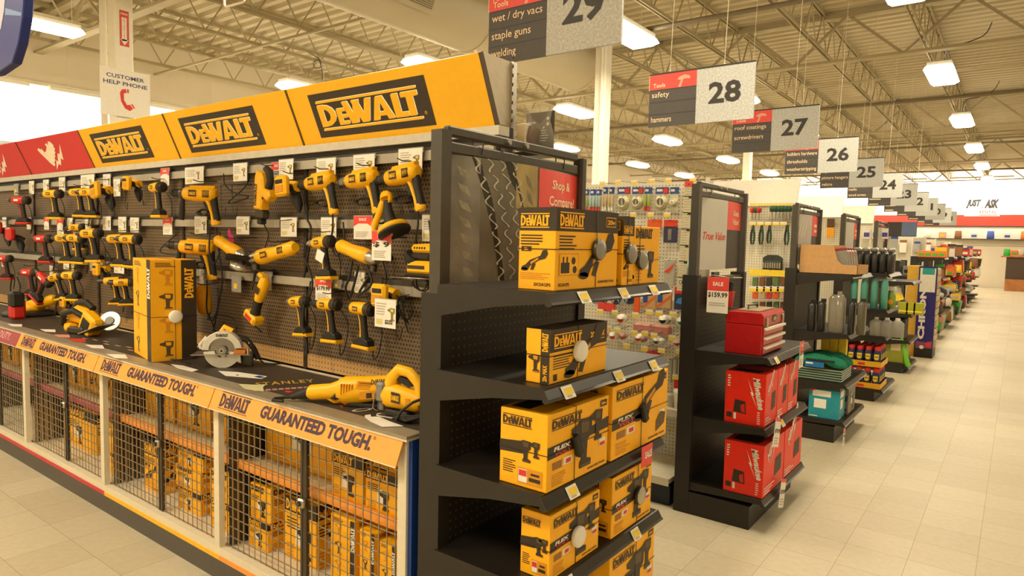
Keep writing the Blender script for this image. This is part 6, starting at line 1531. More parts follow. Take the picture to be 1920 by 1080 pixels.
x = P(1293, 500, y=YG - 0.13); b = MB(); b.lathe([(0.02, -0.05), (0.036, -0.05), (0.036, 0.02), (0.03, 0.03), (0.028, 0.045)], mat('jar_clear', '#b9d0cc', 0.15), n=16); b.tube([(0, 0.13, 0.04), (0, 0, 0.04)], 0.003, DSTEEL, 5); tag(b.build('hanging_jar', loc=x), 'pale clear hanging jar right of the yardstick strip', 'jar')
for i in range(6):
    c = P(1117 + 12.5 * i, 560, y=YG - 0.12); b = MB(); col = (mat('disc_pale', '#b9c2c2', 0.4), mat('disc_navy', '#2e3a50', 0.4), WHITE, mat('disc_navy', '#2e3a50'), mat('disc_pale', '#b9c2c2'), mat('disc_navy', '#2e3a50'))[i]
    b.lathe([(0.008, 0), (0.042, 0), (0.042, 0.03), (0.008, 0.03)], col, (0, 0, 0), (0, 1, 0), 18); b.tube([(0, 0.12, 0.0), (0, -0.01, 0.0)], 0.004, STEEL, 6)
    tag(b.build('abrasive_disc', loc=c), '%s hanging disc under the top shelf of the nearest endcap, %s from the left' % (('pale', 'navy', 'white', 'dark', 'light grey', 'dark blue')[i], ORD[i]), 'disc')
pack('caulk_tube', 'tall orange red tool hanging between the discs and kraft packs', 'tool', 1187, 1199, 551, 586, mat('orange_red', '#e8642c'))
def pencils(b, F, w, h):
    b.rect(F, w * 0.05, h * 0.35, w * 0.4, h * 0.95, mat('pack_blue', '#2d4f96'), 2); b.poly(F, [(0.0, h * 0.1), (w * 0.95, h * 0.85), (w, h * 0.75), (w * 0.05, 0)], mat('orange_red', '#e8642c'), 3)
pack('kraft_pack', 'kraft pack with a red pencil across it, left of two', 'package', 1204, 1230, 549, 577, TAN, extra=pencils)
pack('kraft_pack', 'kraft pack with a red pencil across it, right of two', 'package', 1231, 1259, 548, 577, TAN, extra=pencils)
def clamp(b, F, w, h):
    b.poly(F, [(w * 0.1, h * 0.3), (w * 0.4, h * 0.25), (w * 0.9, h * 0.62), (w * 0.95, h * 0.45), (w * 0.85, h * 0.75), (w * 0.6, h * 0.6), (w * 0.2, h * 0.5)], mat('clamp_blue', '#3d8fd0', 0.4), 2)
pack('clamp_pack', 'navy pack with red top and bright blue clamp beside the endcap post', 'package', 1263, 1302, 539, 580, mat('pack_navy', '#3a3a55'), top=0.3, topm=RED, extra=clamp)
pack('red_tool', 'red hanging tool at the left edge of the tape rows', 'tool', 1120, 1152, 567, 582, SIGNRED)
pack('pink_level', 'long pink level lying across two pegs above the lower tape rolls', 'level', 1186, 1256, 609, 622, mat('pink_level', '#df9a88', 0.4), y=YG - 0.06, d=0.05)
pack('trowel_pack', 'white and red trowel pack under the tape rolls, first', 'package', 1212, 1236, 658, 668, RED)
for i, px in enumerate((1262, 1279)):
    pack('red_pouch', 'red and white pouch pack above the white tub, %s one' % ('left', 'right')[i], 'package', px, px + 14, 711, 752, mat('pouch_white', '#d9d2c2', 0.3), top=0.55, topm=RED)
    pack('red_pouch', 'narrow clear pack higher up behind the red pouches, %s one' % ('left', 'right')[i], 'package', 1254 + 9 * i, 1261 + 9 * i, 672, 718, mat('pack_clear_grey', '#b6b2a0'))
for i, (px, w, m) in enumerate(((1276, 0.052, STRONGW), (1258, 0.034, mat('tub_grey', '#c9c2ad', 0.4)))):
    c = P(px, 790, y=YG - 0.12); t = thing('white_tub', ('larger white plastic tub with lid on the low shelf', 'smaller grey tub beside the white tub on the low shelf')[i], 'tub', (c.x, YG - 0.12, 0.5755))
    b = MB(); b.lathe([(0.0, 0), (w * 0.92, 0), (w, 0.105 * (1 - 0.3 * i))], m, n=20); b.build('tub_body', t)
    b = MB(); b.lathe([(w * 1.04, 0.10 * (1 - 0.3 * i)), (w * 1.06, 0.103 * (1 - 0.3 * i)), (w * 1.06, 0.128 * (1 - 0.3 * i)), (0.0, 0.13 * (1 - 0.3 * i))], m, n=20); b.build('lid', t)
for i, px in enumerate((1110, 1128, 1142)):
    pack('dark_pack', 'dim pack low on the cream run behind the nearest endcap, %s from the left' % ORD[i], 'package', px, px + 11, 672, 700, (mat('pack_slate', '#4c5560'), RED, mat('pack_tan', '#cdb68a'))[i])

# ================================================================ GOODS ON THE THIRD RUN
YH = Y3 + 0.46
dgrn = mat('handle_green', '#2d5740', 0.4); drk = mat('tool_dark', '#33342f', 0.4)
def driver(lab, px, pyt, pyb, hc, s=1.0):
    a, c = P(px, pyt, y=YH - 0.1), P(px, pyb, y=YH - 0.1); L = a.z - c.z; t = thing('screwdriver', lab, 'screwdriver', a, group='tools hung on the third run')
    b = MB(); b.loft([(0, 0, 0), (0, 0, -L * 0.1), (0, 0, -L * 0.38), (0, 0, -L * 0.45)], [0.010 * s, 0.017 * s, 0.015 * s, 0.009 * s], hc, 10); b.build('handle', t)
    b = MB(); b.cyl((0, 0, -L * 0.44), (0, 0, -L), 0.005 * s, STEEL, 8); b.build('shank', t)
    b = MB(); b.tube([(0, 0.1, -0.01), (0, -0.02, -0.01)], 0.003, DSTEEL, 5); b.build('peg', t)
for i, px in enumerate((1411, 1417, 1423)): driver('red and green screwdriver at the top left of the third run, %s from the left' % ORD[i], px, 389, 412, (RED, dgrn, RED)[i], 1.5)
for i in range(6): driver('green handled driver in the top middle row of the third run, %s from the left' % ORD[i], 1448 + 6.5 * i, 386, 411, dgrn, 1.5)
for i, (px, w) in enumerate(((1412, 7), (1428, 9), (1443, 8), (1476, 7))):
    def plier(lab, px, w):
        a = P(px, 425, y=YH - 0.1); t = thing('pliers', lab, 'pliers', a, group='tools hung on the third run'); t.scale = (0.72, 0.72, 0.72)
        for s in (-1, 1):
            b = MB(); b.loft([(s * 0.008, 0, -0.02), (s * 0.02, 0, -0.10), (s * 0.022, 0, -0.17), (s * 0.012, 0, -0.22 - 0.02 * (w % 2))], [0.012, 0.015, 0.014, 0.01], drk if s < 0 else dgrn, 8); b.build('handle', t)
        b = MB(); b.loft([(0, 0, 0.03), (0, 0, 0.0), (0, 0, -0.04)], [(0.008, 0.008), (0.022, 0.01), (0.02, 0.01)], DSTEEL, 10); b.build('jaws', t)
        b = MB(); b.tube([(0, 0.14, 0.02), (0, -0.02, 0.02)], 0.003, DSTEEL, 5); b.build('peg', t)
    plier('dark pliers hung in the middle row of the third run, %s from the left' % ORD[i], px, w)
x0, x1, z0, z1 = ext(1429, 505, 1467, 478, YH - 0.09)
t = thing('socket_set', 'black tray of chrome sockets with green bar on the third run', 'socket set', ((x0 + x1) / 2, YH - 0.09, z0)); w, h = x1 - x0, z1 - z0
b = MB(); b.prism([(-w / 2, 0), (w / 2, 0), (w / 2, h * 0.8), (w * 0.25, h), (-w * 0.25, h), (-w / 2, h * 0.8)], 0, 0.03, drk, 0.004); b.build('tray', t)
b = MB(); b.box((-w * 0.46, -0.01, h * 0.5), (w * 0.46, 0, h * 0.6), dgrn); b.build('green_bar', t)
for k in range(8):
    b = MB(); b.cyl((-w * 0.42 + w * 0.12 * k, -0.012, h * 0.1), (-w * 0.42 + w * 0.12 * k, -0.012, h * 0.48), 0.011, STEEL, 8); b.build('socket', t)
b = MB(); b.tube([(0, 0.09, h * 0.85), (0, -0.01, h * 0.85)], 0.004, DSTEEL, 5); b.build('peg', t)
pack('green_level', 'long lime green and black level hung upright beside the third endcap frame', 'level', 1486, 1497, 385, 490, drk, y=YH - 0.12, extra=lambda b, F, w, h: (b.rect(F, 0, h * 0.25, w, h * 0.7, LIME, 2), b.rect(F, 0, h * 0.55, w, h * 0.7, mat('pale_green', '#cfd8b8', 0.5), 3)))
pack('price_rail', 'long yellow price rail across the third run', 'price rail', 1404, 1486, 506, 516, TAGY, y=YH - 0.1, d=0.01)
for i in range(6): shelf_tag('yellow tag on the upper edge of the third run, %s from the left' % ORD[i], 1412 + 13.5 * i, 382, 0.06, 0.03, YH - 0.19)
for i in range(5): shelf_tag('yellow tag in the middle of the third run, %s from the left' % ORD[i], 1411 + 14.5 * i, 419, 0.06, 0.03, YH - 0.19)
cols = [(mat('bit_green', '#5a7b45', 0.5), 'green'), (RED, 'red'), (mat('bit_brown', '#7a4a30', 0.5), 'brown'), (mat('orange_red', '#e8642c'), 'orange'), (drk, 'dark'), (mat('pack_tan', '#cdb68a'), 'tan')]
for r, (yy, hh) in enumerate(((520, 536), (548, 560), (566, 590))):
    for i in range(6):
        m, nm = cols[(i * 2 + r * 3) % 6]
        pack('bit_pack', '%s bit pack %s from the left in the %s row under the price rail' % (nm, ORD[i], ORD[r]), 'package', 1410 + 13 * i, 1421 + 13 * i, yy, hh, m, y=YH - 0.10)
for i in range(5): shelf_tag('yellow tag between the bit packs of the third run, %s from the left' % ORD[i], 1413 + 13 * i, 542, 0.08, 0.05, YH - 0.21)
# tops seen on the fourth and fifth runs
pack('yellow_tool_pack', 'yellow and orange tool pack hung on the fourth run', 'package', 1549, 1565, 410, 446, mat('orange_yellow', '#f0a51e', 0.4), y=Y4 + 0.36, top=0.45, topm=mat('pack_brown', '#5a3a22'))
for i in range(3): pack('purple_pack', 'purple and white pack on the fifth run, %s from the left' % ORD[i], 'package', 1618 + 17 * i, 1632 + 17 * i, 428, 448, mat('pack_white2', '#e0d8c6', 0.5), y=Y5 + 0.36, extra=lambda b, F, w, h: b.rect(F, w * 0.1, h * 0.2, w * 0.9, h * 0.6, mat('pack_purple', '#4a3f90', 0.4), 2))
pack('blue_poster', 'blue and black picture board above the fifth run', 'sign', 1662, 1720, 416, 443, SDARK2, y=Y6 + 0.35, peg=False, extra=lambda b, F, w, h: b.rect(F, w * 0.5, h * 0.05, w, h, mat('poster_blue', '#5f7396', 0.4), 2))
# ================================================================ GOODS ON THE FAR ENDCAPS
def kraft_tray():
    x0, x1, z0, z1 = ext(1510, 512, 1622, 459, Y3 + 0.05)
    w, h = 0.47, 0.25; x = -1.56
    t = thing('kraft_tray', 'open kraft cardboard display tray on top of the third endcap', 'box', (x, Y3 + 0.05, 1.461))
    pts = [(0, 0), (w, 0), (w, h * 0.32), (w * 0.74, h * 0.34), (w * 0.66, h * 0.48), (w * 0.58, h), (0, h)]
    for k in (0, 0.50):
        b = MB(); b.prism(pts, k, k + 0.004, TAN); b.build('side_flap', t)
    b = MB(); b.box((0, 0, 0), (w, 0.5, 0.004), TAN); b.box((0, 0, 0), (0.004, 0.5, h), TAN); b.box((w - 0.004, 0, 0), (w, 0.5, h * 0.32), TAN); b.build('tray_bottom', t)
    for k in range(4):
        p = thing('clear_pack', 'clear plastic pack with dark insert leaning in the kraft tray, %s from the near side' % ORD[k], 'package', (x + 0.30, Y3 + 0.11 + 0.11 * k, 1.467), (0, R(-8), 0), 'clear packs in the kraft tray')
        b = MB(); b.rbox((0, -0.04, 0), (0.11, 0.04, 0.19), mat('pack_smoke', '#8f8a80', 0.15), 0.01); b.build('package_body', p)
        b = MB(); b.rbox((0.0, -0.03, 0.16), (0.1, 0.03, 0.215), mat('pack_crimson', '#8e3a3c', 0.4), 0.006); b.build('header_card', p)
kraft_tray()


def bottle(lab, x, y, z, r, h, m, cap=None, neck=0.3, n=16, cat='bottle', group=None, e=1.0, name='bottle'):
    t = thing(name, lab, cat, (x, y, z), group=group)
    b = MB(); b.loft([(0, 0, 0), (0, 0, h * 0.02), (0, 0, h * 0.78), (0, 0, h * 0.86), (0, 0, h * 0.90)], [r * 0.9, r, r, r * 0.7, r * neck], m, n, up=(1, 0, 0), e=e); b.build('bottle_body', t)
    b = MB(); b.cyl((0, 0, h * 0.89), (0, 0, h), r * neck * 1.15, cap or BLK, 10); b.build('cap', t)
    return t


DKB = mat('bottle_black', '#2a2926', 0.3); SMK = mat('wrap_smoke', '#857f70', 0.15)
# third endcap, second shelf: dark jugs and a wrapped pack
k = 0
for i, (px0, px1, pyt, m) in enumerate(((1514, 1532, 562, DKB), (1532, 1550, 560, DKB), (1552, 1588, 546, SMK), (1590, 1606, 560, DKB), (1606, 1626, 560, mat('jug_olive', '#57523f', 0.3)))):
    x0, x1, z0, z1 = ext(px0, 613, px1, pyt, Y3 + 0.12)
    t = thing('oil_jug', ('black oil jug on the second shelf of the third endcap, far left', 'black oil jug on the second shelf of the third endcap, beside the wrapped pack', 'tall pack in clear wrap among the black jugs', 'black oil jug right of the wrapped pack', 'olive grey jug at the front of the third endcap')[i], 'jug', ((x0 + x1) / 2, Y3 + 0.12, 0.9505))
    w, h = x1 - x0, z1 - 0.95
    b = MB(); b.loft([(0, 0, 0), (0, 0, 0.01), (0, 0, h * 0.82), (0, 0, h * 0.92)], [(w * 0.44, 0.05), (w * 0.48, 0.055), (w * 0.48, 0.055), (w * 0.3, 0.03)], m, 14, up=(0, 1, 0), e=0.6); b.build('jug_body', t)
    b = MB(); b.cyl((0.01, 0, h * 0.9), (0.01, 0, h), 0.022, STEEL if i == 2 else DKB, 10); b.build('cap', t)
# third shelf: green rope bundle and flat packs
c = P(1560, 672, y=Y3 + 0.2)
for i in range(5):
    t = thing('flat_pack', 'flat green edged pack under the rope, %s from the bottom of the pile' % ORD[i], 'package', (-1.36, Y3 + 0.22, 0.5205 + 0.021 * i), group='flat packs under the green rope'); b = MB(); b.rbox((-0.19, -0.19, 0), (0.2, 0.22, 0.016), mat('pack_dark_teal', '#24463c', 0.4), 0.004); b.rbox((-0.192, -0.192, 0.014), (0.202, 0.222, 0.02), mat('pack_edge', '#aab29a', 0.3), 0.002); b.build('package_body', t)
RG = mat('rope_green', '#127a5c', 0.8, var=0.3, scale=60)
t = thing('rope_bundle', 'bundle of dark green rope with a blue label on the third endcap', 'rope', (-1.36, Y3 + 0.22, 0.627))
random.seed(3)
for k in range(9):
    b = MB(); pts = []; r0 = 0.025
    for a in range(13):
        u = a / 12.0; pts.append((-0.20 + 0.42 * u, -0.17 + 0.04 * k + 0.012 * math.sin(u * 9 + k), 0.034 + 0.05 * math.sin(u * 3.1416) + 0.012 * math.sin(u * 14 + k * 2)))
    b.loft(pts, [0.02] + [0.036] * 11 + [0.018], RG, 8, up=(0, 1, 0)); b.build('rope_hank', t)
b = MB(); b.T = M.Translation((0.01, -0.215, 0.04)); b.box((-0.11, -0.002, -0.025), (0.05, 0.0, 0.022), mat('label_blue', '#1f6fb0', 0.4)); b.box((-0.10, -0.003, 0.0), (-0.04, -0.002, 0.014), WHITE); b.box((-0.1, 0.0, 0.03), (0.13, 0.02, 0.045), BLK); b.build('paper_label', t)
carton('teal carton with white labels on the bottom shelf of the third endcap', -1.17, Y3 + 0.05, 0.19, 0.25, 0.24, 0.29, 'teal', None, None, False, seed=31)
carton('grey carton standing behind the teal carton on the third endcap', -1.15, Y3 + 0.34, 0.19, 0.2, 0.30, 0.30, 'grey', None, None, False, seed=32)
for k in range(3):
    t = thing('yellow_box', 'small yellow box under the black jugs, %s from the left' % ORD[k], 'box', (-1.40 + 0.075 * k, Y3 + 0.50, 0.5205), group='yellow boxes behind the rope'); b = MB(); b.rbox((-0.034, -0.03, 0), (0.034, 0.03, 0.34), TAGY, 0.003); b.build('box_body', t); b = MB(); b.box((-0.034, -0.032, 0.02), (0.034, -0.030, 0.07), WHITE); b.build('paper_label', t)
# fourth endcap: dark packs on top, teal bottles, jugs, spray cans
for i in range(6):
    bottle('dark bottle on the top shelf of the fourth endcap, %s from the left' % ORD[i], -1.50 + 0.075 * i, Y4 + 0.08, 1.4205, 0.034, 0.24, DKB, DKB, 0.5, group='dark bottles on the fourth endcap')
for i in range(5):
    t = thing('clear_case', 'clear topped dark case behind the dark bottles, %s from the left' % ORD[i], 'package', (-1.48 + 0.085 * i, Y4 + 0.24, 1.4205), group='clear cases on the fourth endcap'); b = MB(); b.rbox((-0.04, -0.05, 0), (0.04, 0.05, 0.22), DKB, 0.01); b.build('case_body', t); b = MB(); b.rbox((-0.038, -0.05, 0.22), (0.038, 0.05, 0.28), SMK, 0.02); b.build('clear_top', t)
for i in range(4):
    x0, x1, z0, z1 = ext(1593 + 19 * i, 575, 1610 + 19 * i, 521, Y4 + 0.1)
    t = thing('soap_bottle', 'pale teal bottle with domed top on the fourth endcap, %s from the left' % ORD[i], 'bottle', ((x0 + x1) / 2, Y4 + 0.1, 1.0205), group='teal bottles on the fourth endcap'); w = (x1 - x0) * 0.5; h = z1 - 1.02
    b = MB(); b.lathe([(0, 0), (w, 0.004), (w, h * 0.78), (w * 0.85, h * 0.9), (w * 0.5, h)], mat('bottle_teal', '#5fae9f', 0.35), n=16); b.build('bottle_body', t); b = MB(); b.lathe([(w * 0.83, h * 0.9), (w * 0.7, h * 0.97), (w * 0.3, h * 1.02), (0, h * 1.03)], mat('bottle_cap_teal', '#9fd0c2', 0.35), n=16); b.build('cap', t)
for i in range(2):
    t = thing('spray_bottle', 'green spray bottle with white trigger behind the teal bottles, %s one' % ('left', 'right')[i], 'bottle', (-1.19 + 0.07 * i, Y4 + 0.28, 1.0205)); b = MB(); b.lathe([(0, 0), (0.045, 0.003), (0.045, 0.14), (0.018, 0.20)], mat('spray_green', '#7f9a3a', 0.35), n=14); b.disc(Fr((-0.02, -0.046, 0.08), (1, 0, 0), (0, 0, 1)), 0.02, 0, 0.028, mat('orange_yellow', '#f0a51e'), 1); b.build('bottle_body', t)
    b = MB(); b.rbox((-0.02, -0.012, 0.20), (0.045, 0.012, 0.245), WHITE, 0.006); b.rbox((0.02, -0.006, 0.16), (0.03, 0.006, 0.2), WHITE, 0.002); b.build('trigger_head', t)
for i in range(3):
    x0, x1, z0, z1 = ext(1634 + 20 * i, 630, 1652 + 20 * i, 584, Y4 + 0.12)
    t = thing('grey_jug', 'grey rectangular jug on the third shelf of the fourth endcap, %s from the left' % ORD[i], 'jug', ((x0 + x1) / 2, Y4 + 0.12, 0.7255), group='grey jugs on the fourth endcap'); b = MB(); h = 0.22; b.loft([(0, 0, 0), (0, 0, 0.15), (0, 0, 0.18)], [(0.065, 0.06), (0.065, 0.06), (0.03, 0.03)], mat('jug_grey', '#8c897e', 0.4), 14, up=(0, 1, 0), e=0.55); b.build('jug_body', t); b = MB(); b.cyl((0.0, 0, 0.175), (0.0, 0, 0.205), 0.024, WHITE, 10); b.build('cap', t)
SPB = mat('can_blue', '#2a2f5c', 0.3)
can0 = None
def spray_can(lab, x, y, z, grp):
    global can0
    if can0 is not None: return dup(can0, (x, y, z), label=lab, group=grp)
    t = thing('spray_can', lab, 'spray can', (x, y, z), group=grp); t.scale = (1.36, 1.36, 1.24)
    b = MB(); b.lathe([(0.0, 0), (0.028, 0.001), (0.029, 0.006), (0.029, 0.13), (0.022, 0.145)], SPB, n=14)
    for F in (Fr((-0.018, -0.0285, 0.06), (1, 0, 0), (0, 0, 1)), Fr((0.0285, -0.018, 0.06), (0, 1, 0), (0, 0, 1))):
        b.poly(F, [(0, 0.012), (0.008, 0), (0.028, 0), (0.036, 0.012), (0.036, 0.05), (0, 0.05)], TAGY, 3); b.text(F, 'WD-40', 0.003, 0.02, 0.014, SPB, w=0.03, bold=0.03, L=5)
    b.build('can_body', t); b = MB(); b.lathe([(0.0, 0.135), (0.024, 0.137), (0.024, 0.165), (0.018, 0.176), (0, 0.177)], RED, n=12); b.build('cap', t)
    can0 = t
    return t
for lv, (z, nm) in enumerate(((0.146, 'lower'), (0.388, 'upper'))):
    t = thing('yellow_tray', 'yellow cardboard tray of spray cans, %s of two on the fourth endcap' % nm, 'tray', (-1.36, Y4 + 0.2, z - 0.005), group='yellow trays of spray cans'); b = MB(); m = mat('tray_yellow', '#f2b51f', 0.5)
    b.box((-0.22, -0.19, 0), (0.22, 0.25, 0.004), m); b.box((-0.22, -0.193, 0), (0.22, -0.19, 0.06), m); b.box((0.22, -0.193, 0), (0.223, 0.25, 0.06), m); b.box((-0.213, -0.193, 0), (-0.21, 0.25, 0.05), m); b.rect(Fr((-0.21, -0.193, 0), (1, 0, 0), (0, 0, 1)), 0.2, 0.012, 0.27, 0.038, RED, 2); b.build('tray_body', t)
    for i in range(5):
        for j in range(5):
            if lv == 0 and not (j == 0 or i == 4): continue
            spray_can('red capped spray can, %s yellow tray, %s' % (nm, ('%s from the left in the front line' % ORD[i]) if j == 0 else ('%s from the left in line %s' % (ORD[i], ORD[j]))), -1.535 + 0.086 * i, Y4 + 0.055 + 0.086 * j, z, 'spray cans in the yellow trays')
# fifth endcap: lime packs
OLV = mat('pack_olive', '#a3a32a', 0.4)
for i in range(3):
    x0, x1, z0, z1 = ext(1688 + 14 * i, 588, 1701 + 14 * i, 563, Y5 + 0.1)
    t = thing('lime_pack', 'lime green pack on the middle shelf of the fifth endcap, %s from the left' % ORD[i], 'package', ((x0 + x1) / 2, Y5 + 0.1, 0.8105), group='lime packs on the fifth endcap'); b = MB(); b.rbox((-0.06, -0.05, 0), (0.06, 0.05, 0.16), OLV, 0.006); b.build('package_body', t); b = MB(); b.box((-0.05, -0.053, 0.03), (0.05, -0.0505, 0.05), TAGY); b.build('paper_label', t)
t = thing('cleaner_bottle', 'white and yellow cleaner bottle leaning above the lime packs', 'bottle', (-1.28, Y5 + 0.12, 0.985), (0, R(-18), 0)); b = MB(); b.loft([(0, 0, 0), (0, 0, 0.01), (0, 0, 0.19), (0, 0, 0.24)], [(0.05, 0.04), (0.06, 0.045), (0.05, 0.04), (0.025, 0.025)], WHITE, 12, up=(0, 1, 0)); b.build('bottle_body', t); b = MB(); b.loft([(0, 0, 0.004), (0, 0, 0.1)], [(0.0615, 0.0465), (0.0575, 0.0445)], TAGY, 12, up=(0, 1, 0)); b.build('paper_label', t); b = MB(); b.rbox((-0.03, -0.015, 0.24), (0.03, 0.015, 0.29), WHITE, 0.008); b.build('trigger_head', t)
for i in range(2):
    t = thing('white_spray_bottle', 'white spray bottle with tall nozzle on the fifth endcap, %s one' % ('left', 'right')[i], 'bottle', (-1.42 + 0.09 * i, Y5 + 0.25, 0.8105)); b = MB(); b.lathe([(0, 0), (0.04, 0.003), (0.04, 0.22), (0.015, 0.30)], mat('bottle_frost', '#d8d8cc', 0.3), n=12); b.build('bottle_body', t); b = MB(); b.rbox((-0.02, -0.012, 0.30), (0.045, 0.012, 0.35), WHITE, 0.006); b.build('trigger_head', t)
t = thing('olive_case', 'large olive green case on the bottom shelf of the fifth endcap', 'case', (-1.36, Y5 + 0.25, 0.1005)); b = MB(); b.rbox((-0.2, -0.2, 0), (0.2, 0.2, 0.32), mat('case_olive', '#8f8f2c', 0.4), 0.03); b.build('case_body', t); b = MB(); b.box((0.02, -0.203, 0.2), (0.14, -0.2005, 0.36), mat('card_beige', '#d9c9a0', 0.5)); b.build('picture_label', t)
t = thing('lime_paddle', 'lime green long handled tool leaning against the olive case', 'tool', (-1.12, Y5 + 0.05, 0.1005), (0, R(-14), 0)); b = MB(); b.loft([(0, 0, 0), (0, 0, 0.12), (0, 0, 0.42)], [(0.035, 0.02), (0.03, 0.02), (0.014, 0.012)], LIME, 10, up=(0, 1, 0)); b.build('paddle_body', t); b = MB(); b.cyl((0, 0, 0.41), (0, 0, 0.47), 0.016, BLK, 10); b.build('grip', t)
t = thing('black_case', 'black ribbed case under the lime packs on the fifth endcap', 'case', (-1.35, Y5 + 0.25, 0.4505)); b = MB(); b.rbox((-0.2, -0.19, 0), (0.16, 0.19, 0.30), BLK, 0.02)
for q in range(3): b.rbox((-0.18, -0.2, 0.08 + 0.07 * q), (0.14, -0.188, 0.10 + 0.07 * q), DSTEEL, 0.004)
b.build('case_body', t)

# tall purple display in front of the sixth endcap
YD = Y6 - 0.46; cdisp = P(1714, 645, y=YD); cdr = P(1749, 645, y=YD); zt = P(1730, 499, y=YD).z
wd = cdr.x - cdisp.x; xd = (cdisp.x + cdr.x) / 2
t = thing('display_stand', 'tall purple and white cardboard display stand with big white letters', 'display stand', (xd, YD + 0.2, 0.0)); hd = zt
PUR = mat('display_purple', '#2c2370', 0.4)
b = MB(); b.box((-wd / 2, -0.2, 0.16), (wd / 2, -0.196, hd), PUR); F = Fr((-wd / 2, -0.2, 0), (1, 0, 0), (0, 0, 1))
b.rect(F, 0.02, hd * 0.72, wd - 0.02, hd * 0.98, mat('display_white', '#e6e0d0', 0.4), 1); b.rect(F, wd * 0.2, hd * 0.91, wd * 0.85, hd * 0.98, mat('display_teal', '#2f9e93', 0.4), 2)
b.text(F.sub(wd * 0.50, hd * 0.2, R(90)), 'CHRON', 0, 0, wd * 0.36, mat('display_white', '#e6e0d0'), w=hd * 0.56, bold=0.05, L=3)
b.poly(F, [(0.02, hd * 0.10), (wd * 0.95, hd * 0.11), (wd * 0.95, hd * 0.19), (wd * 0.6, hd * 0.17), (0.02, hd * 0.18)], mat('display_magenta', '#8d4a72', 0.4), 2); b.disc(F, wd * 0.75, hd * 0.15, 0.04, RED, 3); b.disc(F, wd * 0.4, hd * 0.115, 0.03, WHITE, 3)
b.build('front_board', t)
b = MB(); b.box((-wd / 2, -0.2, 0.0), (wd / 2, 0.25, 0.16), SHELF); b.build('base', t)
b = MB(); b.box((-wd / 2, -0.196, 0.16), (wd / 2, 0.25, hd * 0.98), mat('display_side', '#c9b893', 0.5)); b.box((-wd / 2 - 0.16, -0.15, 0), (-wd / 2, 0.2, hd * 1.0), mat('display_yellow', '#d8a93a', 0.5)); b.build('side_board', t)
for r in range(12):
    for q in range(2):
        b = MB(); b.rbox((wd / 2, -0.19 + 0.21 * q, 0.17 + hd * 0.072 * r), (wd / 2 + 0.02, -0.0 + 0.21 * q, 0.17 + hd * 0.072 * r + hd * 0.06), mat('small_box_beige', '#cdbb98', 0.5) if (r + q) % 3 else mat('small_box_pink', '#b89a84', 0.5), 0.004); b.build('small_box', t)

# ---- distant endcaps with colourful goods
FAR = [mat('far_%s' % n, c, 0.5) for n, c in (('orange', '#e8772a'), ('red', '#cf3026'), ('yellow', '#ecc12c'), ('green', '#33b03c'), ('white', '#e8e2d2'), ('silver', '#b4b6b4'), ('brown', '#8a5b35'), ('blue', '#3f58a8'), ('dark', '#3b3732'), ('pink', '#d9a08c'))]
FN = ['orange', 'red', 'yellow', 'green', 'white', 'silver', 'brown', 'blue', 'dark', 'pink']
def far_item(kind, ci, x, y, z, s, lab, grp):
    m = FAR[ci]
    t = thing({'bucket': 'bucket', 'bag': 'bag', 'bottle': 'bottle', 'box': 'box', 'pack': 'hanging_pack', 'pot': 'pot'}[kind], lab, {'pack': 'package'}.get(kind, kind), (x, y, z), group=grp)
    b = MB()
    if kind == 'bucket':
        b.lathe([(0, 0), (s * 0.38, 0.002), (s * 0.48, s * 0.9), (s * 0.50, s * 0.95), (s * 0.44, s * 0.95)], m, n=14); b.build('bucket_body', t); b = MB(); b.tube([(-s * 0.48, 0, s * 0.9), (-s * 0.3, -s * 0.3, s * 0.8), (0.0, -s * 0.46, s * 0.7), (s * 0.3, -s * 0.3, s * 0.8), (s * 0.48, 0, s * 0.9)], 0.005, STEEL, 5); b.build('bail_handle', t)
    elif kind == 'bag':
        b.loft([(0, 0, 0), (0, 0, s * 0.1), (0, 0, s * 0.7), (0, 0, s)], [(s * 0.35, s * 0.2), (s * 0.42, s * 0.24), (s * 0.38, s * 0.2), (s * 0.36, s * 0.03)], m, 12, up=(0, 1, 0), e=0.7); b.build('bag_body', t)
    elif kind == 'bottle':
        b.lathe([(0, 0), (s * 0.22, 0.003), (s * 0.22, s * 0.65), (s * 0.09, s * 0.8)], m, n=12); b.build('bottle_body', t); b = MB(); b.cyl((0, 0, s * 0.79), (0, 0, s), s * 0.1, FAR[(ci + 4) % 10], 8); b.build('cap', t)
    elif kind == 'pot':
        b.lathe([(0, 0), (s * 0.42, 0.003), (s * 0.5, s * 0.2), (s * 0.46, s * 0.45), (s * 0.1, s * 0.62), (0.02, s * 0.7)], m, n=16); b.build('pot_body', t)
    elif kind == 'box':
        b.rbox((-s * 0.4, -s * 0.3, 0), (s * 0.4, s * 0.3, s * 0.8), m, 0.004); b.build('box_body', t); b = MB(); b.box((-s * 0.28, -s * 0.3 - 0.003, s * 0.2), (s * 0.28, -s * 0.3 - 0.0006, s * 0.5), FAR[(ci + 3) % 10]); b.build('paper_label', t)
    else:
        b.rbox((-s * 0.3, -0.02, 0), (s * 0.3, 0.02, s), m, 0.004); b.build('package_body', t); b = MB(); b.rbox((-s * 0.3, -0.021, s), (s * 0.3, 0.01, s * 1.25), FAR[(ci + 2) % 10], 0.003); b.build('header_card', t)
random.seed(21)
names = ['seventh', 'eighth', 'ninth', 'tenth', 'eleventh', 'twelfth', 'thirteenth', 'fourteenth']
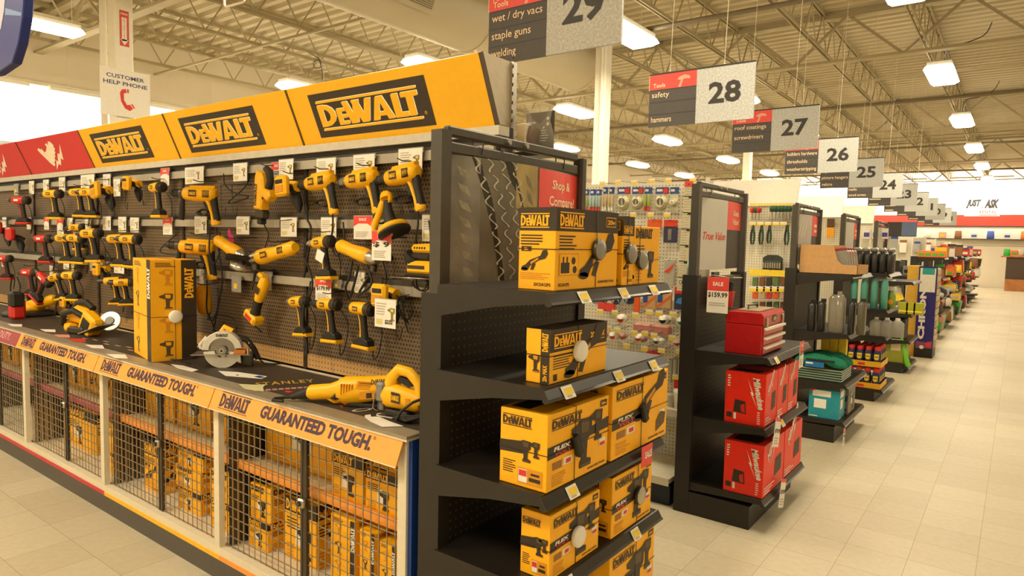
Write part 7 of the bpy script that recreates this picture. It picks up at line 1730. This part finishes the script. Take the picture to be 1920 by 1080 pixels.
plan = {0: [('box', (0, 0, 0, 0, 2)), ('pack', (6, 8, 1, 6, 1)), ('pot', (5, 8, 5)), ('bottle', (1, 6, 9, 8)), ('bucket', (5, 9, 3))],
        1: [('pack', (7, 6, 9, 4)), ('box', (2, 0, 2, 0)), ('pot', (8, 2, 5)), ('bottle', (9, 6, 9, 4, 8)), ('bag', (3, 4, 6))],
        2: [('pack', (9, 8, 6)), ('bag', (9, 1, 2)), ('bucket', (1, 1, 8)), ('box', (7, 4, 2)), ('bucket', (4, 3, 8))],
        3: [('box', (1, 8, 1)), ('bucket', (1, 8)), ('bottle', (2, 9, 2, 6)), ('pack', (6, 2, 6)), ('bag', (4, 1, 8))],
        4: [('pack', (4, 5, 6, 9)), ('bottle', (5, 4, 2)), ('box', (6, 2, 8)), ('pot', (2, 5))],
        5: [('box', (5, 6, 8)), ('bag', (8, 6)), ('bottle', (4, 2, 1, 4))],
        6: [('box', (2, 1, 6)), ('bucket', (5, 8)), ('bag', (6, 4))]}
for e in range(7):
    ye = 14.9 + 2.25 * e
    zs = [1.55, 1.15, 0.80, 0.48, 0.17]
    endcap('%s black endcap rack far down the main aisle, crowded with coloured goods' % names[e], ye, zs, w=0.9, hooks=False, frame=False, lo=1.56)
    run('cream shelving run far down the aisle behind the %s endcap' % names[e], ye + 0.46, top=1.95, xl=-5.5)
    for r, (kd, cs) in enumerate(plan[e]):
        cs = list(cs) + [cs[(q * 2 + 1) % len(cs)] for q in range(3 if e < 5 else 1)]
        n = len(cs); s = {'box': 0.24, 'pack': 0.22, 'pot': 0.30, 'bottle': 0.27, 'bucket': 0.28, 'bag': 0.30}[kd]
        nf = (n + 1) // 2                    # front line faces the camera, the rest runs along the aisle edge
        for q, ci in enumerate(cs):
            if q < nf: x = -1.50 + 0.33 * q / max(1, nf - 1); y = ye + 0.09
            else: x = -1.20; y = ye + 0.09 + 0.62 * (q - nf + 1) / (n - nf)
            sc = min(s, (0.33 / max(1, nf - 1)) / {'box': 0.8, 'pack': 0.62, 'pot': 1.0, 'bottle': 0.46, 'bucket': 1.0, 'bag': 0.86}[kd] * 1.0) if q < nf else s
            where = ('%s in the near line' % ORD[q]) if q < nf else ('%s along the aisle edge' % ORD[q - nf])
            far_item(kd, ci, x, y, zs[r] + 0.0005, max(sc, 0.15), '%s %s, %s endcap, %s shelf down, %s' % (FN[ci], {'pack': 'hanging pack'}.get(kd, kd), names[e], ORD[r], where), 'goods on the %s endcap' % names[e])
# packs on the upper sides of the far runs, seen above their endcaps
for e, ye in ((0, 14.9), (1, 17.15), (2, 19.4)):
    for q in range(6):
        far_item('pack', (4, 5, 4, 9, 4, 6)[(q + e) % 6], -1.85 - 0.2 * q, ye + 0.40, 1.62 - 0.02 * (q % 2), 0.2, '%s hanging pack on the run of the %s endcap, %s from its end' % (FN[(4, 5, 4, 9, 4, 6)[(q + e) % 6]], names[e], ORD[q]), 'packs hung on the far runs')
# sixth endcap goods above the display
for q in range(6):
    far_item('pack', (5, 4, 5, 4, 5, 4)[q], -1.72 - 0.17 * q, Y6 + 0.40, 1.68, 0.18, '%s blister pack on the sixth run, %s from its end' % (('silver', 'white') [q % 2], ORD[q]), 'packs hung on the sixth run')
for q in range(5):
    far_item('box', (5, 4, 6, 5, 4)[q], -1.50 + 0.085 * q, Y6 + 0.5, 1.2505, 0.19, '%s small carton on the sixth endcap top shelf, %s from the left' % (FN[(5, 4, 6, 5, 4)[q]], ORD[q]), 'small cartons on the sixth endcap')
# far wall: wooden counter, shelf and goods
t = thing('wooden_counter', 'brown wooden counter with a dark opening at the end of the main aisle', 'counter', (0.55, 36.4, 0))
WD = mat('counter_wood', '#b0713a', 0.5, var=0.2, scale=4)
b = MB(); b.rbox((-1.0, -0.3, 0), (1.0, 0.4, 0.50), WD, 0.01); b.build('base', t)
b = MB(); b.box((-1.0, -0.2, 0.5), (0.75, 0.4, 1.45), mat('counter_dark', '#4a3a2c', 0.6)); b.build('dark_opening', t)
b = MB(); b.rbox((0.75, -0.3, 0), (1.1, 0.4, 1.9), mat('counter_red_wood', '#b3562f', 0.5), 0.01); b.build('side_post', t)
b = MB(); b.rbox((-1.2, -0.3, 1.45), (1.1, 0.4, 1.5), WD, 0.01); b.build('top_board', t)
for i in range(8):
    far_item(('bag', 'box', 'bucket', 'bottle')[i % 4], (3, 0, 4, 2, 3, 6, 1, 5)[i], -0.45 + 0.25 * i, 36.45, 1.5005, 0.30, '%s %s on top of the wooden counter, %s from the left' % (FN[(3, 0, 4, 2, 3, 6, 1, 5)[i]], ('bag', 'box', 'bucket', 'bottle')[i % 4], ORD[i]), 'goods on the wooden counter')
t = thing('wall_shelf', 'long dark shelf along the far wall below the red band', 'shelf', (-2.5, 37.95, 2.25)); b = MB(); b.box((-4.5, -0.3, -0.04), (6.5, 0.2, 0.0), DSTEEL); b.build('board', t); b = MB(); b.box((-4.5, 0.15, -0.3), (6.5, 0.2, -0.04), CREAM); b.build('wall_rail', t)
for i in range(9): far_item('box' if i % 2 else 'bag', (4, 9, 6, 4, 7, 4, 0, 4, 2)[i], -3.6 + 0.62 * i, 37.85, 2.2505, 0.36, 'small %s %s on the far wall shelf, %s from the left' % (FN[(4, 9, 6, 4, 7, 4, 0, 4, 2)[i]], 'box' if i % 2 else 'bag', ORD[i]), 'goods on the far wall shelf')
# ================================================================ CARTONS INSIDE THE CAGES
def cage_box(lab, bay, u, w, z, h, d=0.26, design='std', seed=0, y=1.83, up=None):
    """u: distance of the left edge from the left end of the bay"""
    return carton(lab, SEAM[bay + 1] + u + w, y, z, w, d, h, design, None, None, False, seed=seed, group=None)
LO, MI = 0.1605, 0.5755
cage_box('long carton printed with a row of drills on the upper cage shelf, nearest bay, left', 0, 0.06, 0.60, MI, 0.30, 0.2, 'std', 43, 1.92)
cage_box('yellow carton with dark band on the upper cage shelf of the nearest bay, middle', 0, 0.70, 0.20, MI, 0.19, 0.26, 'std', 40, 1.82)
cage_box('yellow carton on the upper cage shelf of the nearest bay, beside the end panel', 0, 0.93, 0.20, MI, 0.17, 0.26, 'std', 42, 1.81)
cage_box('yellow carton with white logo stacked on top in the nearest bay', 0, 0.93, 0.24, MI + 0.171, 0.15, 0.26, 'std', 45, 1.85)
cage_box('narrow yellow carton at the right end of the upper cage shelf, nearest bay', 0, 1.14, 0.09, MI, 0.16, 0.26, 'std', 46, 1.81)
cage_box('yellow carton with a white panel and dark top standing alone on the nearest cage floor', 0, 0.30, 0.24, LO, 0.30, 0.17, 'std', 48, 1.86)
cage_box('lower carton of a pair against the left side of the nearest cage', 0, 0.06, 0.16, LO, 0.14, 0.25, 'std', 49, 1.82)
cage_box('upper carton of a pair against the left side of the nearest cage', 0, 0.06, 0.17, LO + 0.141, 0.17, 0.25, 'std', 50, 1.83)
cage_box('tall pale yellow carton with side lettering right of the door lock, nearest cage', 0, 0.72, 0.16, LO, 0.34, 0.2, 'tower', 51, 1.80)
cage_box('tall orange yellow carton standing third from the right in the nearest cage', 0, 0.92, 0.09, LO, 0.33, 0.2, 'tower', 52, 1.79)
cage_box('tall dark striped carton standing second from the right in the nearest cage', 0, 1.03, 0.09, LO, 0.31, 0.2, 'tower', 53, 1.80)
cage_box('tall carton at the right end of the nearest cage floor', 0, 1.135, 0.09, LO, 0.30, 0.2, 'tower', 54, 1.81)
# second bay
for i in range(3): cage_box('carton on the upper shelf of the second cage, %s from the left' % ORD[i], 1, 0.05 + 0.40 * i, 0.36, MI, 0.27, 0.2, 'std', 60 + i, 1.92)
cage_box('black and yellow carton on the second cage floor, left', 1, 0.20, 0.20, LO, 0.30, 0.2, 'band', 63, 1.84)
cage_box('bottom carton of the stack in the middle of the second cage', 1, 0.62, 0.24, LO, 0.12, 0.24, 'std', 64, 1.83)
cage_box('middle carton of the stack in the second cage', 1, 0.60, 0.26, LO + 0.121, 0.12, 0.24, 'std', 65, 1.83)
cage_box('top carton of the stack in the second cage', 1, 0.61, 0.26, LO + 0.242, 0.10, 0.24, 'std', 66, 1.84)
cage_box('lower carton at the right of the second cage floor', 1, 0.98, 0.24, LO, 0.15, 0.24, 'std', 67, 1.82)
cage_box('upper carton at the right of the second cage floor', 1, 0.98, 0.24, LO + 0.151, 0.15, 0.24, 'std', 68, 1.82)
# third bay
cage_box('dark boxed carton on the upper shelf of the third cage', 2, 0.45, 0.55, MI, 0.27, 0.2, 'band', 70, 1.93)
cage_box('yellow carton on the upper shelf of the third cage, left', 2, 0.08, 0.32, MI, 0.25, 0.2, 'std', 71, 1.93)
cage_box('yellow carton on the upper shelf of the third cage, right', 2, 1.02, 0.20, MI, 0.24, 0.2, 'std', 72, 1.93)
cage_box('long yellow carton on the floor of the third cage', 2, 0.10, 0.55, LO, 0.28, 0.16, 'std', 73, 1.90)
cage_box('lower small carton at the right of the third cage', 2, 1.06, 0.15, LO, 0.14, 0.2, 'std', 74, 1.82)
cage_box('upper small carton at the right of the third cage', 2, 1.06, 0.15, LO + 0.141, 0.20, 0.2, 'std', 75, 1.82)
# fourth bay
cage_box('yellow carton on the floor of the fourth cage, at the left edge of the picture', 3, 0.95, 0.22, LO, 0.30, 0.2, 'std', 76, 1.86)
for i in range(3): cage_box('carton on the upper shelf of the fourth cage, %s from the left' % ORD[i], 3, 0.05 + 0.41 * i, 0.36, MI, 0.27, 0.2, 'std', 77 + i, 1.92)

# upright carton on the worktop: left face towards -x/-y corner
a = P(270, 679, z=0.978); bq = P(371, 672, z=0.978)
def upright():
    A = P(237, 668, z=0.978); B = P(271, 680, z=0.978); Cc = P(350, 676, z=0.978)
    return A, B, Cc
A_, B_, C_ = P(234, 662, z=0.977), P(284, 680, z=0.977), P(371, 672, z=0.977)
hz = 0.56
t = carton('tall yellow carton printed sideways with drills, upright on the worktop', 0, 0, 0.977, 0.40, 0.235, hz, 'tower', 'white', (0.52, 0.44), True, seed=90)
ang = R(-12)
t.rotation_euler = (0, 0, ang)
# near vertical edge is the corner (+dx/2, -dy/2) of the carton
off = M.Rotation(ang, 3, 'Z') @ V((0.20, -0.1175, 0))
t.location = (B_.x - off.x, B_.y - off.y, 0.9775)

# ================================================================ HANGING SIGNS
def hammer(b, F, a, c, s, m, L=3):
    b.poly(F, [(a, c), (a + s * 0.22, c), (a + s * 0.42, c + s * 0.62), (a + s * 0.26, c + s * 0.66)], m, L)
    b.poly(F, [(a - s * 0.1, c + s * 0.62), (a + s * 0.1, c + s * 0.8), (a + s * 0.5, c + s * 0.92), (a + s * 0.95, c + s * 0.78), (a + s * 0.98, c + s * 0.56), (a + s * 0.62, c + s * 0.60), (a + s * 0.3, c + s * 0.56), (a + s * 0.1, c + s * 0.54)], m, L + 1)


def aisle_sign(num, y, ztop, h, lines, head, lab):
    w = 0.92; xr = -1.785; x0 = xr - w
    t = thing('aisle_sign', lab, 'sign', (x0, y, ztop - h), group='hanging aisle number signs')
    F = Fr((0, 0, 0), (1, 0, 0), (0, 0, 1)); sx = w * 0.47
    b = MB(); b.box((0, 0, 0), (sx, 0.018, h), SDARK)
    for k in (0.235, 0.47, 0.705): b.rect(F, 0, h * k - 0.003, sx, h * k + 0.003, SDARK2, 2)
    b.rect(F, 0, h * 0.70, sx, h, SIGNRED, 1); pale = mat('sign_pale', '#f6ddb4'); peach = mat('sign_peach', '#f3a48c', 0.5)
    hammer(b, F, sx * 0.62, h * 0.72, h * 0.24, peach, 2)
    if head:
        hs = head.split('|')
        for i, q in enumerate(hs): b.text(F, q, sx * 0.08, h * (0.75 + 0.09 * (len(hs) - 1 - i)), h * 0.08, pale, bold=0.015, L=4)
    for i, q in enumerate(lines):
        if q is None: b.lines(F, sx * 0.06, h * (0.53 - 0.235 * i), sx * 0.6, h * (0.60 - 0.235 * i), 1, pale, 3, 0.6)
        elif q: b.text(F, q, sx * 0.06, h * ((0.53 if any(ch in q for ch in 'pgy') else 0.555) - 0.235 * i), h * (0.105 if not any(ch in q for ch in 'pgy') else 0.135), pale, w=min(sx * 0.9, sx * 0.062 * len(q)), bold=0.005, L=4)
    b.build('category_panel', t)
    b = MB(); b.box((sx, 0, 0), (w, 0.018, h), SGREY); b.text(F, num, sx + (w - sx) * 0.5, h * 0.33, h * 0.40, SDARK2, w=(w - sx) * (0.56 if len(num) == 2 else 0.3), bold=0.03, L=3, center=True); b.build('number_panel', t)
    b = MB(); b.box((0, -0.004, h), (w, 0.022, h + 0.012), SDARK2); b.box((-0.004, -0.003, h * 0.70), (0.0, 0.02, h), pale); b.build('top_channel', t)
    for q in (0.2, 0.72):
        b = MB(); b.tube([(w * q, 0.009, h + 0.012), (w * q + 0.05, 0.009, 5.47 - ztop + h)], 0.0022, mat('wire_white', '#e6dcc0', 0.5), 5); b.ball((w * q, 0.009, h + 0.02), 0.008, WHITE, 8); b.build('hanging_wire', t)
    return t


SG = [('29', ['wet / dry vacs', 'staple guns', 'welding'], 'Power|Tools'), ('28', ['safety', '', 'hammers'], 'Tools'), ('27', ['roof coatings', 'screwdrivers', ''], 'Tools'), ('26', ['builders hardware', 'thresholds', 'weatherstripping'], None), ('25', ['rope', 'picture hangers', 'velcro'], None), ('24', ['', 'nails', 'wood screws'], None)] + [(str(23 - i), ['', None, None], None) for i in range(6)]
ZT = [3.215, 3.165, 3.19, 3.15, 3.11, 3.085, 3.06, 3.04, 3.03, 3.01, 3.0, 2.985]
NL = ['nearest hanging aisle sign numbered 29, cut by the top of the picture', 'hanging aisle sign numbered 28 with safety and hammers', 'hanging aisle sign numbered 27 with roof coatings and screwdrivers', 'hanging aisle sign numbered 26 with builders hardware', 'hanging aisle sign numbered 25 with rope and velcro', 'hanging aisle sign numbered 24 with nails']
YS = [3.3, 5.56, 7.72, 9.9, 12.0, 14.2, 16.4, 18.6, 20.8, 23.0, 25.2, 27.4]
for i, (n_, ls, hd) in enumerate(SG):
    aisle_sign(n_, YS[i], ZT[i], 0.45, ls, hd, NL[i] if i < 6 else 'hanging aisle sign numbered %s far down the aisle' % n_)

# help phone sign on the column, and the upright red marker
XH = cA.x + 0.13; a = P(187, 122, x=XH); bb = P(281, 141, x=XH); zt = a.z; zb = P(187, 212, x=XH).z
w = bb.y - a.y; h = zt - zb
t = thing('help_phone_sign', 'white customer help phone sign with a red handset on the column', 'sign', (XH, a.y, zb))
b = MB(); b.box((-0.006, 0, 0), (0, w, h), STRONGW); F = Fr((0, 0, 0), (0, 1, 0), (0, 0, 1)); tx = mat('sign_navy', '#3f4470', 0.5)
b.text(F, 'CUSTOMER', w * 0.5, h * 0.80, h * 0.085, tx, w=w * 0.76, bold=0.02, L=2, center=True); b.text(F, 'HELP PHONE', w * 0.5, h * 0.66, h * 0.085, tx, w=w * 0.88, bold=0.02, L=2, center=True)
ph = [(0.42, 0.58), (0.5, 0.60), (0.52, 0.52), (0.46, 0.50), (0.46, 0.36), (0.52, 0.26), (0.58, 0.28), (0.64, 0.20), (0.58, 0.14), (0.48, 0.18), (0.40, 0.32), (0.38, 0.50)]
b.poly(F, [(w * x, h * y) for x, y in ph], RED, 2); b.poly(F, [(w * 0.52, h * 0.60), (w * 0.56, h * 0.60), (w * 0.56, h * 0.52), (w * 0.53, h * 0.52)], RED, 2); b.poly(F, [(w * 0.60, h * 0.29), (w * 0.63, h * 0.30), (w * 0.68, h * 0.22), (w * 0.655, h * 0.20)], RED, 2); b.build('sign_board', t)
b = MB(); b.box((-0.035, 3.56 - a.y, h * 0.3), (-0.006, 3.64 - a.y, h * 0.7), DSTEEL); b.build('bracket', t)
XE = cA.x + 0.1; w = 0.11; z0 = P(234, 88, x=XE).z; h = P(234, 20, x=XE).z - z0
b = MB(); b.box((-0.001, 0, 0), (0.003, w, h), STRONGW); F = Fr((0.003, 0, 0), (0, 1, 0), (0, 0, 1)); b.rect(F, 0.004, 0.004, w - 0.004, h - 0.004, mat('marker_red', '#d9503f', 0.5), 1); b.rect(F, w * 0.25, h * 0.16, w * 0.75, h * 0.80, STRONGW, 2); b.poly(F, [(w * 0.1, h * 0.2), (w * 0.5, h * 0.04), (w * 0.9, h * 0.2)], STRONGW, 2)
for i, ch in enumerate('EXTINGUISHER'): b.text(F, ch, w * 0.5, h * (0.745 - 0.05 * i), h * 0.038, mat('marker_red', '#d9503f'), bold=0.03, L=3, center=True)
b.text(F, 'FIRE', w * 0.5, h * 0.87, h * 0.05, STRONGW, w=w * 0.7, bold=0.03, L=3, center=True)
tag(b.build('extinguisher_sign', loc=(XE, 3.545, z0)), 'narrow red fire extinguisher sign with down arrow on the white column', 'sign')

# out of focus blue sign at the top left corner
YB_ = 1.1
pts = [P(px, py, y=YB_) for px, py in ((-60, 150), (-8, 139), (22, 118), (34, 80), (42, 30), (46, -30), (-60, -30))]
o = pts[0]; poly2 = [(p.x - o.x, p.z - o.z) for p in pts]
t = thing('blue_hanging_sign', 'deep blue rounded hanging sign cut off by the top left corner', 'sign', tuple(o))
b = MB(); b.prism(poly2, 0, 0.04, mat('sign_deep_blue', '#1d2f78', 0.4), 0.004); b.build('sign_body', t)
b = MB(); q = [P(px, py, y=YB_) for px, py in ((-60, 60), (2, 55), (8, 20), (12, -30), (-60, -30))]; b.poly(Fr((0, -0.0005, 0), (1, 0, 0), (0, 0, 1)), [(p.x - o.x, p.z - o.z) for p in q], mat('sign_lilac', '#b9b6c8', 0.4), 1); q = [P(px, py, y=YB_) for px, py in ((10, 28), (40, 30), (41, 24), (10, 15))]; b.poly(Fr((0, -0.0005, 0), (1, 0, 0), (0, 0, 1)), [(p.x - o.x, p.z - o.z) for p in q], mat('sign_mid_blue', '#6a86b8', 0.4), 1); b.build('print', t)
b = MB(); b.tube([(0.2, 0.02, pts[5].z - o.z), (0.2, 0.02, 5.4 - o.z)], 0.004, WHITE, 5); b.build('hanging_wire', t)
# white pipe hanger at the top
q = [P(px, py, y=3.4) for px, py in ((420, -40), (421, 10), (424, 13), (456, 4), (458, 1), (458, -40))]; o = q[1]; b = MB(); b.tube([(tuple(p - o)) for p in q], 0.011, STRONGW, 8); b.tube([tuple(q[0] - o), (q[0].x - o.x, 0, 5.4 - o.z)], 0.008, STRONGW, 6)
tag(b.build('pipe_hanger', loc=o), 'white bent pipe hanger at the top edge left of the duct', 'pipe')

# lettering on the far wall
b = MB(); a = P(1811, 391, y=YB - 0.03); F = Fr((a.x, YB - 0.03, a.z), (1, 0, 0), (0, 0, 1)); w = P(1873, 391, y=YB - 0.03).x - a.x
b.text(F, 'JUST', 0, 0, 0.42, SDARK2, w=w * 0.46, bold=0.07, shear=0.3, L=4, space=1.0); b.text(F, 'ASK', w * 0.56, 0, 0.42, SDARK2, w=w * 0.44, bold=0.07, shear=0.3, L=4)
b.poly(F, [(w * 0.47, 0.1), (w * 0.50, 0.0), (w * 0.56, 0.2), (w * 0.50, 0.06)], RED, 4); b.text(F, 'RENTAL', w * 0.42, -0.24, 0.14, SIGNRED, w=w * 0.52, bold=0.02, L=4, space=1.2); b.rect(F, w * 0.42, -0.32, w * 0.96, -0.29, SIGNRED, 4)
b.box((a.x - 0.05, YB - 0.029, a.z - 0.36), (a.x + w + 0.05, YB - 0.021, a.z + 0.46), WALLM)
tag(b.build('wall_lettering'), 'dark slanted Just Ask lettering on the white far wall', 'sign')
